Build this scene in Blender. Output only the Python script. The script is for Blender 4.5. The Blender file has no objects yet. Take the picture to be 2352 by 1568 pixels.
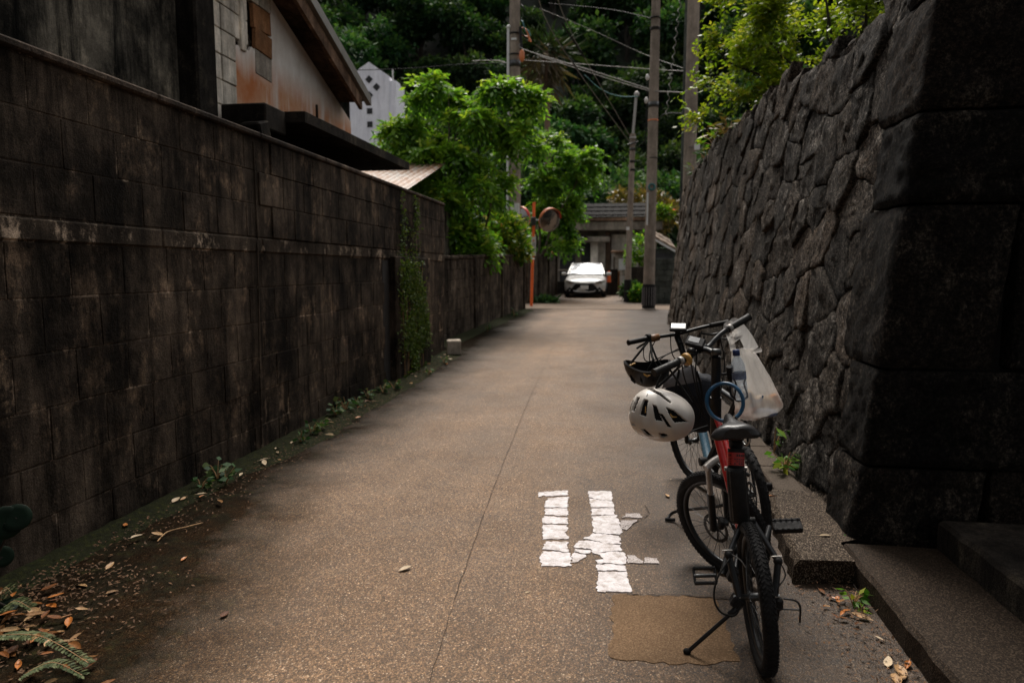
import bpy, math, random
import numpy as np
from mathutils import Vector, Matrix, noise as mnoise

random.seed(7)
RNG = np.random.default_rng(7)
sc = bpy.context.scene
COL = sc.collection
R = math.radians

# ------------------------------------------------------------------ camera, sky, sun, exposure
CAM_Z, YAW, PITCH = 1.62, R(8.85), R(5.97)
cam_d = bpy.data.cameras.new('camera')
cam = bpy.data.objects.new('camera', cam_d)
COL.objects.link(cam)
cam.location = (0, 0, CAM_Z)
cam.rotation_euler = (R(90) - PITCH, 0, YAW)
cam_d.sensor_width = 36.0
cam_d.lens = 24.0
cam_d.clip_start = 0.05
cam_d.clip_end = 600
cam_d.dof.use_dof = True
cam_d.dof.focus_distance = 3.7
cam_d.dof.aperture_fstop = 2.2
sc.camera = cam

SUN_EL, SUN_AZ = R(60), R(-5)          # azimuth measured from +Y towards +X
world = bpy.data.worlds.new('World')
sc.world = world
world.use_nodes = True
wn = world.node_tree
wn.nodes.clear()
w_out = wn.nodes.new('ShaderNodeOutputWorld')
w_bg = wn.nodes.new('ShaderNodeBackground')
w_sky = wn.nodes.new('ShaderNodeTexSky')
w_sky.sky_type = 'NISHITA'
w_sky.sun_disc = False
w_sky.sun_elevation = SUN_EL
w_sky.sun_rotation = SUN_AZ
w_sky.air_density = 1.4
w_sky.dust_density = 5.0
w_sky.ozone_density = 1.0
w_hsv = wn.nodes.new('ShaderNodeHueSaturation')
w_hsv.inputs['Saturation'].default_value = 0.10
w_bg.inputs['Strength'].default_value = 0.12
wn.links.new(w_sky.outputs[0], w_hsv.inputs['Color'])
wn.links.new(w_hsv.outputs[0], w_bg.inputs['Color'])
wn.links.new(w_bg.outputs[0], w_out.inputs['Surface'])

sun_d = bpy.data.lights.new('sun', 'SUN')
sun_d.energy = 2.6
sun_d.angle = R(22)
sun_d.color = (1.0, 0.93, 0.84)
sun = bpy.data.objects.new('sun', sun_d)
COL.objects.link(sun)
_sd = Vector((math.sin(SUN_AZ) * math.cos(SUN_EL), math.cos(SUN_AZ) * math.cos(SUN_EL), math.sin(SUN_EL)))
sun.rotation_euler = _sd.to_track_quat('Z', 'Y').to_euler()
sun.location = _sd * 60

sc.view_settings.view_transform = 'Standard'
sc.view_settings.look = 'None'
sc.view_settings.exposure = 0.42
sc.view_settings.gamma = 1.0
sc.view_settings.use_curve_mapping = False
sc.render.engine = 'CYCLES'
sc.cycles.max_bounces = 6
sc.cycles.transparent_max_bounces = 10
sc.cycles.use_denoising = True

# ------------------------------------------------------------------ helpers
_F = 1568.0
_fw = Vector((-math.sin(YAW) * math.cos(PITCH), math.cos(YAW) * math.cos(PITCH), -math.sin(PITCH)))
_rt = Vector((math.cos(YAW), math.sin(YAW), 0))
_up = _rt.cross(_fw)


def _ray(px, py):
    return (_fw * _F + _rt * (px - 1176) - _up * (py - 784)).normalized()


def at(px, py, y):
    """point of the photograph (2352 px wide) at the distance y along the lane"""
    d = _ray(px, py)
    return Vector((0, 0, CAM_Z)) + d * (y / d.y)


def ground_z(y):
    t = min(max((y - 5.0) / 19.0, 0), 1)
    a = 0.38 * (t * t * (3 - 2 * t))
    return a + max(0, y - 24) * 0.014


def gp(px, py, lift=0.0):
    """point on the lane surface"""
    d = _ray(px, py)
    z = 0.0
    for _ in range(30):
        t = (z - CAM_Z) / d.z
        p = Vector((0, 0, CAM_Z)) + d * t
        z = 0.6 * z + 0.4 * ground_z(p.y)
    return Vector((p.x, p.y, ground_z(p.y) + lift))


def origin_of(o):
    v = Vector((0, 0, 0))
    while o is not None:
        v += Vector(o.location)
        o = o.parent
    return v


def tag(o, label=None, cat=None, group=None, kind=None):
    if label: o['label'] = label
    if cat: o['category'] = cat
    if group: o['group'] = group
    if kind: o['kind'] = kind
    return o


def thing(name, label, cat, loc, group=None, kind=None):
    o = bpy.data.objects.new(name, None)
    o.empty_display_size = 0.2
    o.location = loc
    COL.objects.link(o)
    return tag(o, label, cat, group, kind)


def link_mesh(name, me, parent=None, loc=(0, 0, 0)):
    o = bpy.data.objects.new(name, me)
    COL.objects.link(o)
    o.parent = parent
    o.location = loc
    return o


class MB:
    """collects shapes given in world coordinates; build() links them as one mesh"""
    def __init__(self):
        self.v, self.f, self.s = [], [], []

    def add(self, vs, fs, smooth=False):
        n = len(self.v)
        self.v.extend([tuple(x) for x in vs])
        for f in fs:
            self.f.append(tuple(i + n for i in f))
            self.s.append(smooth)
        return self

    def box(self, c, s, rot=None, ch=0.0):
        hx, hy, hz = s[0] / 2, s[1] / 2, s[2] / 2
        c = Vector(c)
        if ch <= 0:
            vs = [Vector((x, y, z)) for x in (-hx, hx) for y in (-hy, hy) for z in (-hz, hz)]
            fs = [(0, 1, 3, 2), (4, 6, 7, 5), (0, 4, 5, 1), (2, 3, 7, 6), (0, 2, 6, 4), (1, 5, 7, 3)]
        else:
            vs, fs = chamfer_box(hx, hy, hz, ch)
        if rot is not None:
            vs = [rot @ v for v in vs]
        return self.add([v + c for v in vs], fs)

    def tube(self, pts, r, n=8, cap=True, smooth=True):
        pts = [Vector(p) for p in pts]
        k = len(pts)
        rs = [r] * k if not isinstance(r, (list, tuple)) else list(r)
        t0 = (pts[1] - pts[0]).normalized()
        ref = Vector((0, 0, 1)) if abs(t0.z) < 0.9 else Vector((1, 0, 0))
        nrm = t0.cross(ref).normalized()
        vs, fs = [], []
        for i in range(k):
            if i == 0: t = pts[1] - pts[0]
            elif i == k - 1: t = pts[-1] - pts[-2]
            else: t = (pts[i + 1] - pts[i]).normalized() + (pts[i] - pts[i - 1]).normalized()
            if t.length < 1e-9: t = Vector((0, 0, 1))
            t.normalize()
            nrm = (nrm - t * nrm.dot(t))
            if nrm.length < 1e-6: nrm = t.orthogonal()
            nrm.normalize()
            b = t.cross(nrm)
            for j in range(n):
                a = 2 * math.pi * j / n
                vs.append(pts[i] + (nrm * math.cos(a) + b * math.sin(a)) * rs[i])
        for i in range(k - 1):
            for j in range(n):
                fs.append((i * n + j, i * n + (j + 1) % n, (i + 1) * n + (j + 1) % n, (i + 1) * n + j))
        self.add(vs, fs, smooth)
        if cap:
            self.add(vs[:n], [tuple(range(n))[::-1]])
            self.add(vs[-n:], [tuple(range(n))])
        return self

    def lathe(self, prof, n, M, smooth=True):
        vs, fs = [], []
        for (r, z) in prof:
            for j in range(n):
                a = 2 * math.pi * j / n
                vs.append(M @ Vector((r * math.cos(a), r * math.sin(a), z)))
        for i in range(len(prof) - 1):
            for j in range(n):
                fs.append((i * n + j, i * n + (j + 1) % n, (i + 1) * n + (j + 1) % n, (i + 1) * n + j))
        return self.add(vs, fs, smooth)

    def torus(self, M, RR, r, n=48, m=10, sx=1.0):
        """ring in the local xy plane of M; sx stretches the section along the axis"""
        prof = [(RR + r * math.cos(2 * math.pi * i / m), r * sx * math.sin(2 * math.pi * i / m)) for i in range(m + 1)]
        return self.lathe(prof, n, M)

    def ball(self, c, rad, n=12, m=8, M=None):
        c = Vector(c)
        if not isinstance(rad, (list, tuple)): rad = (rad,) * 3
        vs, fs = [], []
        for i in range(m + 1):
            th = math.pi * i / m
            for j in range(n):
                a = 2 * math.pi * j / n
                p = Vector((rad[0] * math.sin(th) * math.cos(a), rad[1] * math.sin(th) * math.sin(a), rad[2] * math.cos(th)))
                if M is not None: p = M @ p
                vs.append(c + p)
        for i in range(m):
            for j in range(n):
                fs.append((i * n + j, (i + 1) * n + j, (i + 1) * n + (j + 1) % n, i * n + (j + 1) % n))
        return self.add(vs, fs, True)

    def prism(self, poly, ext):
        """closed polygon (world points, planar) extruded by the vector ext"""
        n = len(poly)
        ext = Vector(ext)
        a = [Vector(p) for p in poly]
        b = [p + ext for p in a]
        self.add(a, [tuple(range(n))[::-1]])
        self.add(b, [tuple(range(n))])
        for i in range(n):
            j = (i + 1) % n
            self.add([a[i], a[j], b[j], b[i]], [(0, 1, 2, 3)])
        return self

    def grid(self, rows, smooth=True, closed=False):
        n = len(rows[0])
        vs = [p for r in rows for p in r]
        fs = []
        for i in range(len(rows) - 1):
            for j in range(n if closed else n - 1):
                fs.append((i * n + j, i * n + (j + 1) % n, (i + 1) * n + (j + 1) % n, (i + 1) * n + j))
        return self.add(vs, fs, smooth)

    def build(self, name, mat, parent=None, kind=None, label=None, solid=False):
        o0 = origin_of(parent)
        me = bpy.data.meshes.new(name)
        vs = [(v[0] - o0.x, v[1] - o0.y, v[2] - o0.z) for v in self.v]
        me.from_pydata(vs, [], self.f)
        me.polygons.foreach_set('use_smooth', self.s)
        me.materials.append(mat)
        if solid:
            import bmesh
            bm = bmesh.new(); bm.from_mesh(me)
            bmesh.ops.remove_doubles(bm, verts=bm.verts, dist=1e-5)
            bmesh.ops.recalc_face_normals(bm, faces=bm.faces)
            bm.to_mesh(me); bm.free()
        me.update()
        o = link_mesh(name, me, parent)
        if kind: o['kind'] = kind
        if label: o['label'] = label
        return o

    def top(self, name, mat, label, cat, base=None, group=None, kind=None):
        """one-mesh thing with its origin at base"""
        if base is None:
            xs = [v[0] for v in self.v]; ys = [v[1] for v in self.v]; zs = [v[2] for v in self.v]
            base = Vector(((min(xs) + max(xs)) / 2, (min(ys) + max(ys)) / 2, min(zs)))
        base = Vector(base)
        self.v = [(v[0] - base.x, v[1] - base.y, v[2] - base.z) for v in self.v]
        o = self.build(name, mat)
        o.location = base
        return tag(o, label, cat, group, kind)


def chamfer_box(hx, hy, hz, c):
    vs, idx = [], {}
    for sx in (-1, 1):
        for sy in (-1, 1):
            for sz in (-1, 1):
                for ax in range(3):
                    p = [sx * hx, sy * hy, sz * hz]
                    for k in range(3):
                        if k != ax: p[k] -= (c if p[k] > 0 else -c)
                    idx[(sx, sy, sz, ax)] = len(vs)
                    vs.append(Vector(p))
    fs = []
    for ax in range(3):
        o = [k for k in range(3) if k != ax]
        for s in (-1, 1):
            q = []
            for a, b in ((-1, -1), (1, -1), (1, 1), (-1, 1)):
                k = [0, 0, 0]; k[ax] = s; k[o[0]] = a; k[o[1]] = b
                q.append(idx[(k[0], k[1], k[2], ax)])
            fs.append(tuple(q))
    for ax in range(3):
        o = [k for k in range(3) if k != ax]
        for a in (-1, 1):
            for b in (-1, 1):
                q = []
                for s, w in ((-1, 0), (1, 0), (1, 1), (-1, 1)):
                    k = [0, 0, 0]; k[ax] = s; k[o[0]] = a; k[o[1]] = b
                    q.append(idx[(k[0], k[1], k[2], o[w])])
                fs.append(tuple(q))
    for sx in (-1, 1):
        for sy in (-1, 1):
            for sz in (-1, 1):
                fs.append(tuple(idx[(sx, sy, sz, a)] for a in range(3)))
    # orient outwards
    out = []
    for f in fs:
        p = [vs[i] for i in f]
        nrm = (p[1] - p[0]).cross(p[2] - p[0])
        c0 = sum(p, Vector()) / len(p)
        out.append(f if nrm.dot(c0) > 0 else f[::-1])
    return vs, out


def smooth_path(pts, sub=6):
    pts = [Vector(p) for p in pts]
    out = []
    n = len(pts)
    for i in range(n - 1):
        p0 = pts[max(i - 1, 0)]; p1 = pts[i]; p2 = pts[i + 1]; p3 = pts[min(i + 2, n - 1)]
        for k in range(sub):
            t = k / sub
            out.append(0.5 * ((2 * p1) + (p2 - p0) * t + (2 * p0 - 5 * p1 + 4 * p2 - p3) * t * t + (3 * p1 - p0 - 3 * p2 + p3) * t ** 3))
    out.append(pts[-1])
    return out


def frame_matrix(origin, zaxis, xhint=(1, 0, 0)):
    z = Vector(zaxis).normalized()
    x = Vector(xhint); x = (x - z * x.dot(z)).normalized()
    y = z.cross(x)
    m = Matrix((x, y, z)).transposed().to_4x4()
    m.translation = Vector(origin)
    return m


# ------------------------------------------------------------------ materials
class NT:
    def __init__(self, name):
        self.m = bpy.data.materials.new(name)
        self.m.use_nodes = True
        self.t = self.m.node_tree
        self.t.nodes.clear()
        self.out = self.n('ShaderNodeOutputMaterial')
        self.b = self.n('ShaderNodeBsdfPrincipled')
        self.l(self.b.outputs[0], self.out.inputs['Surface'])
        self._pos = None

    def n(self, t, **kw):
        x = self.t.nodes.new(t)
        for k, v in kw.items(): setattr(x, k, v)
        return x

    def l(self, a, b): self.t.links.new(a, b)

    def pos(self):
        if self._pos is None: self._pos = self.n('ShaderNodeNewGeometry').outputs['Position']
        return self._pos

    def mapped(self, scale, loc=(0, 0, 0), src=None):
        m = self.n('ShaderNodeMapping')
        m.inputs['Scale'].default_value = scale
        m.inputs['Location'].default_value = loc
        self.l(src or self.pos(), m.inputs['Vector'])
        return m.outputs[0]

    def noise(self, scale, detail=4, rough=0.6, vec=None, dist=0.0):
        x = self.n('ShaderNodeTexNoise')
        x.inputs['Scale'].default_value = scale
        x.inputs['Detail'].default_value = detail
        x.inputs['Roughness'].default_value = rough
        x.inputs['Distortion'].default_value = dist
        self.l(vec or self.pos(), x.inputs['Vector'])
        return x.outputs['Fac']

    def voro(self, scale, vec=None, feature='F1', out='Distance'):
        x = self.n('ShaderNodeTexVoronoi', feature=feature)
        x.inputs['Scale'].default_value = scale
        self.l(vec or self.pos(), x.inputs['Vector'])
        return x.outputs[out]

    def ramp(self, fac, stops, interp='LINEAR'):
        x = self.n('ShaderNodeValToRGB')
        x.color_ramp.interpolation = interp
        e = x.color_ramp.elements
        while len(e) > 1: e.remove(e[-1])
        for i, (p, c) in enumerate(stops):
            if not isinstance(c, (tuple, list)): c = (c, c, c)
            if i == 0: q = e[0]; q.position = p
            else: q = e.new(p)
            q.color = (*c, 1)
        self.l(fac, x.inputs['Fac'])
        return x.outputs['Color']

    def mix(self, fac, a, b, mode='MIX'):
        x = self.n('ShaderNodeMix', data_type='RGBA', blend_type=mode)
        for s, v in ((x.inputs[0], fac), (x.inputs[6], a), (x.inputs[7], b)):
            if isinstance(v, (int, float)): s.default_value = v if s == x.inputs[0] else (v, v, v, 1)
            elif isinstance(v, (tuple, list)): s.default_value = (*v, 1)
            else: self.l(v, s)
        return x.outputs[2]

    def math(self, op, a, b=0.0, clamp=False):
        x = self.n('ShaderNodeMath', operation=op, use_clamp=clamp)
        for s, v in ((x.inputs[0], a), (x.inputs[1], b)):
            if isinstance(v, (int, float)): s.default_value = v
            else: self.l(v, s)
        return x.outputs[0]

    def rand(self): return self.n('ShaderNodeObjectInfo').outputs['Random']

    def sep(self, src=None):
        s = self.n('ShaderNodeSeparateXYZ'); self.l(src or self.pos(), s.inputs[0])
        return s.outputs

    def bump(self, h, strength=0.4, dist=0.01):
        x = self.n('ShaderNodeBump')
        x.inputs['Strength'].default_value = strength
        x.inputs['Distance'].default_value = dist
        self.l(h, x.inputs['Height'])
        self.l(x.outputs[0], self.b.inputs['Normal'])

    def set(self, color=None, rough=None, metal=None, spec=None, **kw):
        for k, v in (('Base Color', color), ('Roughness', rough), ('Metallic', metal), ('Specular IOR Level', spec), *kw.items()):
            if v is None: continue
            s = self.b.inputs[k]
            if isinstance(v, (int, float)): s.default_value = v
            elif isinstance(v, (tuple, list)): s.default_value = (*v, 1) if len(v) == 3 else v
            else: self.l(v, s)
        return self


def plain(name, color, rough=0.55, var=0.25, scale=14, bump=0.0, bscale=90, metal=0.0, spec=0.5, **kw):
    t = NT(name)
    nz = t.noise(scale, 5, 0.65)
    lo = tuple(c * (1 - var) for c in color); hi = tuple(min(1, c * (1 + var)) for c in color)
    t.set(color=t.ramp(nz, [(0.3, lo), (0.7, hi)]), metal=metal, spec=spec, **kw)
    r = t.ramp(t.noise(scale * 2.3, 3), [(0.3, max(0.02, rough - 0.1)), (0.7, min(1, rough + 0.1))])
    t.set(rough=r)
    if bump > 0: t.bump(t.noise(bscale, 4), bump, 0.01)
    return t.m


def m_block(name, lo, hi, patch, patch_amt=0.5, grain=1.0, drip=0.55, blot=0.6):
    t = NT(name)
    base = t.ramp(t.noise(1.9, 8, 0.72, t.mapped((1, 1, 0.75))), [(0.32, lo), (0.66, hi)])
    rnd = t.ramp(t.rand(), [(0, 0.85), (1, 1.18)])
    base = t.mix(1.0, base, rnd, 'MULTIPLY')
    pm = t.ramp(t.noise(2.6, 9, 0.8, t.mapped((1.3, 1.3, 0.9), (3.1, 7.7, 1.3))), [(0.53, 0.0), (0.63, patch_amt)])
    base = t.mix(pm, base, patch)
    if blot > 0:
        bl = t.ramp(t.noise(0.9, 9, 0.78, t.mapped((1, 1, 0.8), (9, 4, 2))), [(0.40, 1 - blot), (0.58, 1.3)])
        base = t.mix(1.0, base, bl, 'MULTIPLY')
    if drip > 0:
        dr = t.ramp(t.noise(1.0, 9, 0.8, t.mapped((4.5, 4.5, 0.45), (5, 2, 9)), 0.4), [(0.42, 1.12), (0.6, 1 - drip)])
        base = t.mix(1.0, base, dr, 'MULTIPLY')
    g = t.ramp(t.noise(150, 3, 0.75), [(0.34, 1 - 0.5 * grain), (0.62, 1 + 0.45 * grain), (0.78, 1 + 1.6 * grain)])
    base = t.mix(1.0, base, g, 'MULTIPLY')
    t.set(color=base, rough=0.95, spec=0.08)
    h = t.math('ADD', t.math('MULTIPLY', t.noise(60, 5, 0.75), 0.7), t.math('MULTIPLY', t.noise(9, 5, 0.7), 0.9))
    t.bump(h, 0.8, 0.018)
    return t.m


MAT = {}
MAT['block'] = m_block('weathered_block', (0.009, 0.007, 0.0055), (0.098, 0.073, 0.053), (0.30, 0.205, 0.135), 0.55, 1.0, 0.75, 0.75)
MAT['mortar'] = m_block('old_mortar', (0.010, 0.008, 0.006), (0.10, 0.075, 0.055), (0.60, 0.46, 0.34), 1.0, 0.8, 0.5, 0.6)
MAT['coping'] = m_block('wall_coping', (0.014, 0.010, 0.008), (0.085, 0.062, 0.046), (0.20, 0.145, 0.105), 0.5)
MAT['pale_plaster'] = m_block('pale_plaster', (0.46, 0.40, 0.34), (0.68, 0.61, 0.54), (0.7, 0.64, 0.57), 0.3, 0.3, 0.25, 0.2)
MAT['low_block'] = m_block('low_wall_block', (0.022, 0.017, 0.013), (0.13, 0.10, 0.075), (0.26, 0.20, 0.15), 0.55, 0.8, 0.7, 0.5)
MAT['house_dark'] = m_block('stained_house_wall', (0.010, 0.010, 0.009), (0.20, 0.17, 0.13), (0.38, 0.31, 0.22), 0.5, 0.5, 0.95, 0.75)
MAT['concrete'] = m_block('grey_concrete', (0.20, 0.165, 0.13), (0.42, 0.36, 0.30), (0.5, 0.43, 0.36), 0.4, 0.6, 0.25, 0.3)
MAT['slab'] = m_block('mossy_slab', (0.008, 0.007, 0.006), (0.04, 0.032, 0.025), (0.10, 0.08, 0.055), 0.5, 1.0, 0.5, 0.5)
MAT['pole'] = m_block('pole_concrete', (0.15, 0.12, 0.095), (0.27, 0.22, 0.18), (0.32, 0.27, 0.22), 0.3, 0.4, 0.2, 0.2)


def m_stone(name, lo, hi, pale):
    t = NT(name)
    a = t.noise(2.2, 6, 0.7)
    col = t.ramp(a, [(0.28, lo), (0.68, hi)])
    hue = t.ramp(t.rand(), [(0, (0.75, 0.74, 0.73)), (0.5, (1.0, 0.95, 0.9)), (0.8, (1.2, 1.08, 0.97)), (1, (1.8, 1.55, 1.35))])
    col = t.mix(1.0, col, hue, 'MULTIPLY')
    pm = t.ramp(t.noise(5, 9, 0.82, t.mapped((1, 1, 0.7))), [(0.52, 0.0), (0.66, 0.75)])
    col = t.mix(pm, col, pale)
    g = t.ramp(t.noise(42, 7, 0.9), [(0.42, 0.22), (0.495, 0.8), (0.55, 1.9), (0.62, 4.2)])
    col = t.mix(1.0, col, g, 'MULTIPLY')
    pit = t.ramp(t.noise(38, 5, 0.8), [(0.36, 0.25), (0.5, 1.0)])
    col = t.mix(1.0, col, pit, 'MULTIPLY')
    t.set(color=col, rough=0.9, spec=0.12)
    h = t.math('ADD', t.math('MULTIPLY', t.noise(34, 8, 0.88), 1.3), t.math('MULTIPLY', t.noise(7, 5, 0.7), 1.2))
    t.bump(h, 1.0, 0.055)
    return t.m


MAT['stone'] = m_stone('lava_stone', (0.020, 0.018, 0.016), (0.120, 0.105, 0.090), (0.42, 0.37, 0.32))
MAT['stone_core'] = plain('wall_core', (0.012, 0.010, 0.009), 0.95, 0.5, 6)
MAT['quoin'] = m_stone('corner_ashlar', (0.006, 0.005, 0.0045), (0.026, 0.0215, 0.0175), (0.13, 0.105, 0.082))


def m_asphalt():
    t = NT('worn_asphalt')
    s = t.sep()
    v = t.voro(150, out='Color')
    vd = t.voro(150)
    spk = t.ramp(v, [(0.0, (0.037, 0.018, 0.0075)), (0.5, (0.138, 0.076, 0.035)), (0.8, (0.215, 0.126, 0.064)), (1.0, (0.50, 0.375, 0.26))])
    gap = t.ramp(vd, [(0.25, 1.0), (0.62, 0.5)])
    col = t.mix(1.0, spk, gap, 'MULTIPLY')
    big = t.ramp(t.noise(0.55, 6, 0.65), [(0.3, 0.74), (0.7, 1.25)])
    col = t.mix(1.0, col, big, 'MULTIPLY')
    strk = t.ramp(t.noise(1.0, 5, 0.65, t.mapped((2.2, 0.12, 1))), [(0.3, 0.84), (0.7, 1.2)])
    col = t.mix(1.0, col, strk, 'MULTIPLY')
    # painted light: lane middle brighter, sides darker, as between the walls
    wc = t.math('MULTIPLY', t.math('ADD', s[0], 1.15), 0.62)
    wc = t.math('ADD', wc, t.math('MULTIPLY', t.math('SUBTRACT', t.noise(0.8, 4), 0.5), 0.6))
    lane_light = t.ramp(t.math('MULTIPLY', wc, wc), [(0.0, 1.5), (0.45, 1.02), (1.0, 0.48)])
    col = t.mix(1.0, col, lane_light, 'MULTIPLY')
    agg = t.ramp(t.voro(105, out='Color'), [(0.0, 0.45), (0.5, 0.9), (0.8, 1.25), (1.0, 2.3)])
    col = t.mix(0.85, col, t.mix(1.0, col, agg, 'MULTIPLY'))
    stain = t.ramp(t.noise(1.7, 7, 0.75), [(0.30, 0.62), (0.42, 1.0)])
    col = t.mix(1.0, col, stain, 'MULTIPLY')
    # mossy dirt along the left wall, spread wider nearby to paint corner shade
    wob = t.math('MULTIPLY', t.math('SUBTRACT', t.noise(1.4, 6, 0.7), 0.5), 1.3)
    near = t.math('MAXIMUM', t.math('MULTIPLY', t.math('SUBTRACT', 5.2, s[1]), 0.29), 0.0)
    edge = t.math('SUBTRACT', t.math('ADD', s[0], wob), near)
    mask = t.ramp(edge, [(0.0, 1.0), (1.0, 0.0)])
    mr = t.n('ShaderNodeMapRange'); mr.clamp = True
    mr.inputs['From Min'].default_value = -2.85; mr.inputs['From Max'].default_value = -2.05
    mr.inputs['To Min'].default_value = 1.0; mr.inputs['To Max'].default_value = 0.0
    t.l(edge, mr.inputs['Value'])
    damp_shade = t.mix(1.0, col, (0.24, 0.22, 0.19), 'MULTIPLY')
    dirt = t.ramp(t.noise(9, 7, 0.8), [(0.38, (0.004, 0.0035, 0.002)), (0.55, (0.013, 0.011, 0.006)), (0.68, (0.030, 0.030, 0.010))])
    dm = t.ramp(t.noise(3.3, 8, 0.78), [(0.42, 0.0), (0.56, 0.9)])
    damp_shade = t.mix(dm, damp_shade, dirt)
    col = t.mix(mr.outputs[0], col, damp_shade)
    t.set(color=col, rough=t.ramp(t.noise(2.0, 4), [(0.3, 0.50), (0.7, 0.66)]))
    t.set(spec=t.math('MULTIPLY', t.math('SUBTRACT', 1.05, mr.outputs[0]), 0.34))
    h = t.math('ADD', t.math('MULTIPLY', t.math('SUBTRACT', 1.0, vd), 1.0), t.math('MULTIPLY', t.noise(240, 2), 0.4))
    t.bump(h, 0.55, 0.006)
    return t.m


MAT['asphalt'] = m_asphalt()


def m_patch(name, c0, c1, c2):
    t = NT(name)
    v = t.voro(190, out='Color')
    col = t.ramp(v, [(0, c0), (0.6, c1), (1, c2)])
    big = t.ramp(t.noise(1.6, 5), [(0.3, 0.8), (0.7, 1.15)])
    col = t.mix(1.0, col, big, 'MULTIPLY')
    t.set(color=col, rough=0.75, spec=0.12)
    t.bump(t.voro(130), 0.4, 0.004)
    return t.m


MAT['patch'] = m_patch('asphalt_patch', (0.085, 0.049, 0.025), (0.140, 0.083, 0.043), (0.22, 0.145, 0.085))
MAT['cross'] = m_patch('pale_road', (0.10, 0.070, 0.048), (0.17, 0.125, 0.092), (0.25, 0.20, 0.155))
MAT['kerb'] = m_patch('exposed_aggregate', (0.009, 0.006, 0.0035), (0.030, 0.019, 0.011), (0.28, 0.215, 0.16))
MAT['lid'] = m_patch('gutter_concrete', (0.045, 0.033, 0.024), (0.075, 0.056, 0.041), (0.13, 0.10, 0.075))
MAT['step'] = m_patch('dark_step_concrete', (0.007, 0.005, 0.003), (0.024, 0.015, 0.009), (0.085, 0.06, 0.04))
MAT['earth'] = plain('earth', (0.035, 0.027, 0.018), 0.95, 0.4, 3, 0.5, 30)
MAT['hill'] = plain('hill_soil', (0.012, 0.016, 0.008), 0.95, 0.4, 0.6)


def m_paint():
    t = NT('road_paint')
    col = t.ramp(t.noise(22, 6, 0.75), [(0.32, (0.42, 0.375, 0.36)), (0.6, (0.63, 0.585, 0.59))])
    dots = t.ramp(t.voro(95, out='Color'), [(0.0, 0.72), (0.25, 1.0)])
    col = t.mix(1.0, col, dots, 'MULTIPLY')
    cr = t.ramp(t.voro(16, feature='DISTANCE_TO_EDGE'), [(0.0, 0.45), (0.018, 1.0)])
    col = t.mix(0.45, col, t.mix(1.0, col, cr, 'MULTIPLY'))
    wr_ = t.ramp(t.noise(14, 9, 0.82), [(0.50, 0.0), (0.62, 0.75)])
    col = t.mix(wr_, col, (0.20, 0.14, 0.095))
    t.set(color=col, rough=0.6)
    t.bump(t.voro(95), 0.3, 0.004)
    return t.m


MAT['paint'] = m_paint()
MAT['paint_worn'] = m_patch('worn_road_paint', (0.16, 0.125, 0.10), (0.42, 0.37, 0.35), (0.62, 0.57, 0.57))
MAT['crack'] = plain('crack_dirt', (0.035, 0.022, 0.014), 0.95, 0.4, 20)


def m_leaf(name, stops, trans=0.35, rough=0.38, objrand=0.0):
    t = NT(name)
    a = t.n('ShaderNodeAttribute', attribute_name='rnd')
    col = t.ramp(a.outputs['Fac'], stops)
    if objrand > 0:
        hv = t.n('ShaderNodeHueSaturation')
        t.l(col, hv.inputs['Color'])
        t.l(t.ramp(t.rand(), [(0, 1 - objrand), (1, 1 + objrand)]), hv.inputs['Value'])
        hue = t.ramp(t.rand(), [(0, 0.485), (1, 0.525)])
        t.l(hue, hv.inputs['Hue'])
        col = hv.outputs[0]
    t.set(color=col, rough=rough, spec=0.3)
    tr = t.n('ShaderNodeBsdfTranslucent')
    br = t.mix(1.0, col, (1.2, 1.35, 0.75), 'MULTIPLY')
    t.l(br, tr.inputs['Color'])
    mx = t.n('ShaderNodeMixShader')
    mx.inputs[0].default_value = trans
    t.l(t.b.outputs[0], mx.inputs[1]); t.l(tr.outputs[0], mx.inputs[2])
    t.l(mx.outputs[0], t.out.inputs['Surface'])
    return t.m


MAT['leaf_bright'] = m_leaf('leaf_bright_surface', [(0, (0.032, 0.088, 0.014)), (0.4, (0.095, 0.21, 0.024)), (0.75, (0.21, 0.34, 0.030)), (1, (0.33, 0.38, 0.04))], 0.52)
MAT['leaf_right'] = m_leaf('leaf_right_surface', [(0, (0.05, 0.09, 0.009)), (0.4, (0.13, 0.19, 0.012)), (0.75, (0.25, 0.29, 0.018)), (1, (0.42, 0.34, 0.05))], 0.52)
MAT['leaf_croton'] = m_leaf('croton_leaf', [(0, (0.03, 0.085, 0.012)), (0.45, (0.10, 0.2, 0.014)), (0.8, (0.32, 0.33, 0.03)), (0.95, (0.42, 0.4, 0.14)), (1, (0.6, 0.08, 0.02))], 0.4)
MAT['leaf_hill'] = m_leaf('leaf_hill_surface', [(0, (0.008, 0.028, 0.011)), (0.5, (0.026, 0.062, 0.018)), (1, (0.09, 0.135, 0.028))], 0.28, 0.75, 0.35)
MAT['leaf_brown'] = m_leaf('brownish_leaf', [(0, (0.06, 0.06, 0.015)), (0.6, (0.16, 0.11, 0.03)), (1, (0.26, 0.15, 0.04))], 0.35)
MAT['leaf_palm'] = m_leaf('leaf_palm_surface', [(0, (0.012, 0.03, 0.008)), (0.5, (0.035, 0.045, 0.013)), (0.75, (0.085, 0.062, 0.032)), (1, (0.13, 0.09, 0.05))], 0.25, 0.6)
MAT['leaf_ivy'] = m_leaf('leaf_ivy_surface', [(0, (0.03, 0.055, 0.010)), (0.6, (0.075, 0.12, 0.018)), (1, (0.17, 0.18, 0.03))], 0.3, 0.6)
MAT['leaf_weed'] = m_leaf('weed_leaf', [(0, (0.04, 0.12, 0.02)), (0.6, (0.09, 0.2, 0.02)), (1, (0.3, 0.3, 0.03))], 0.4)
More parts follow.
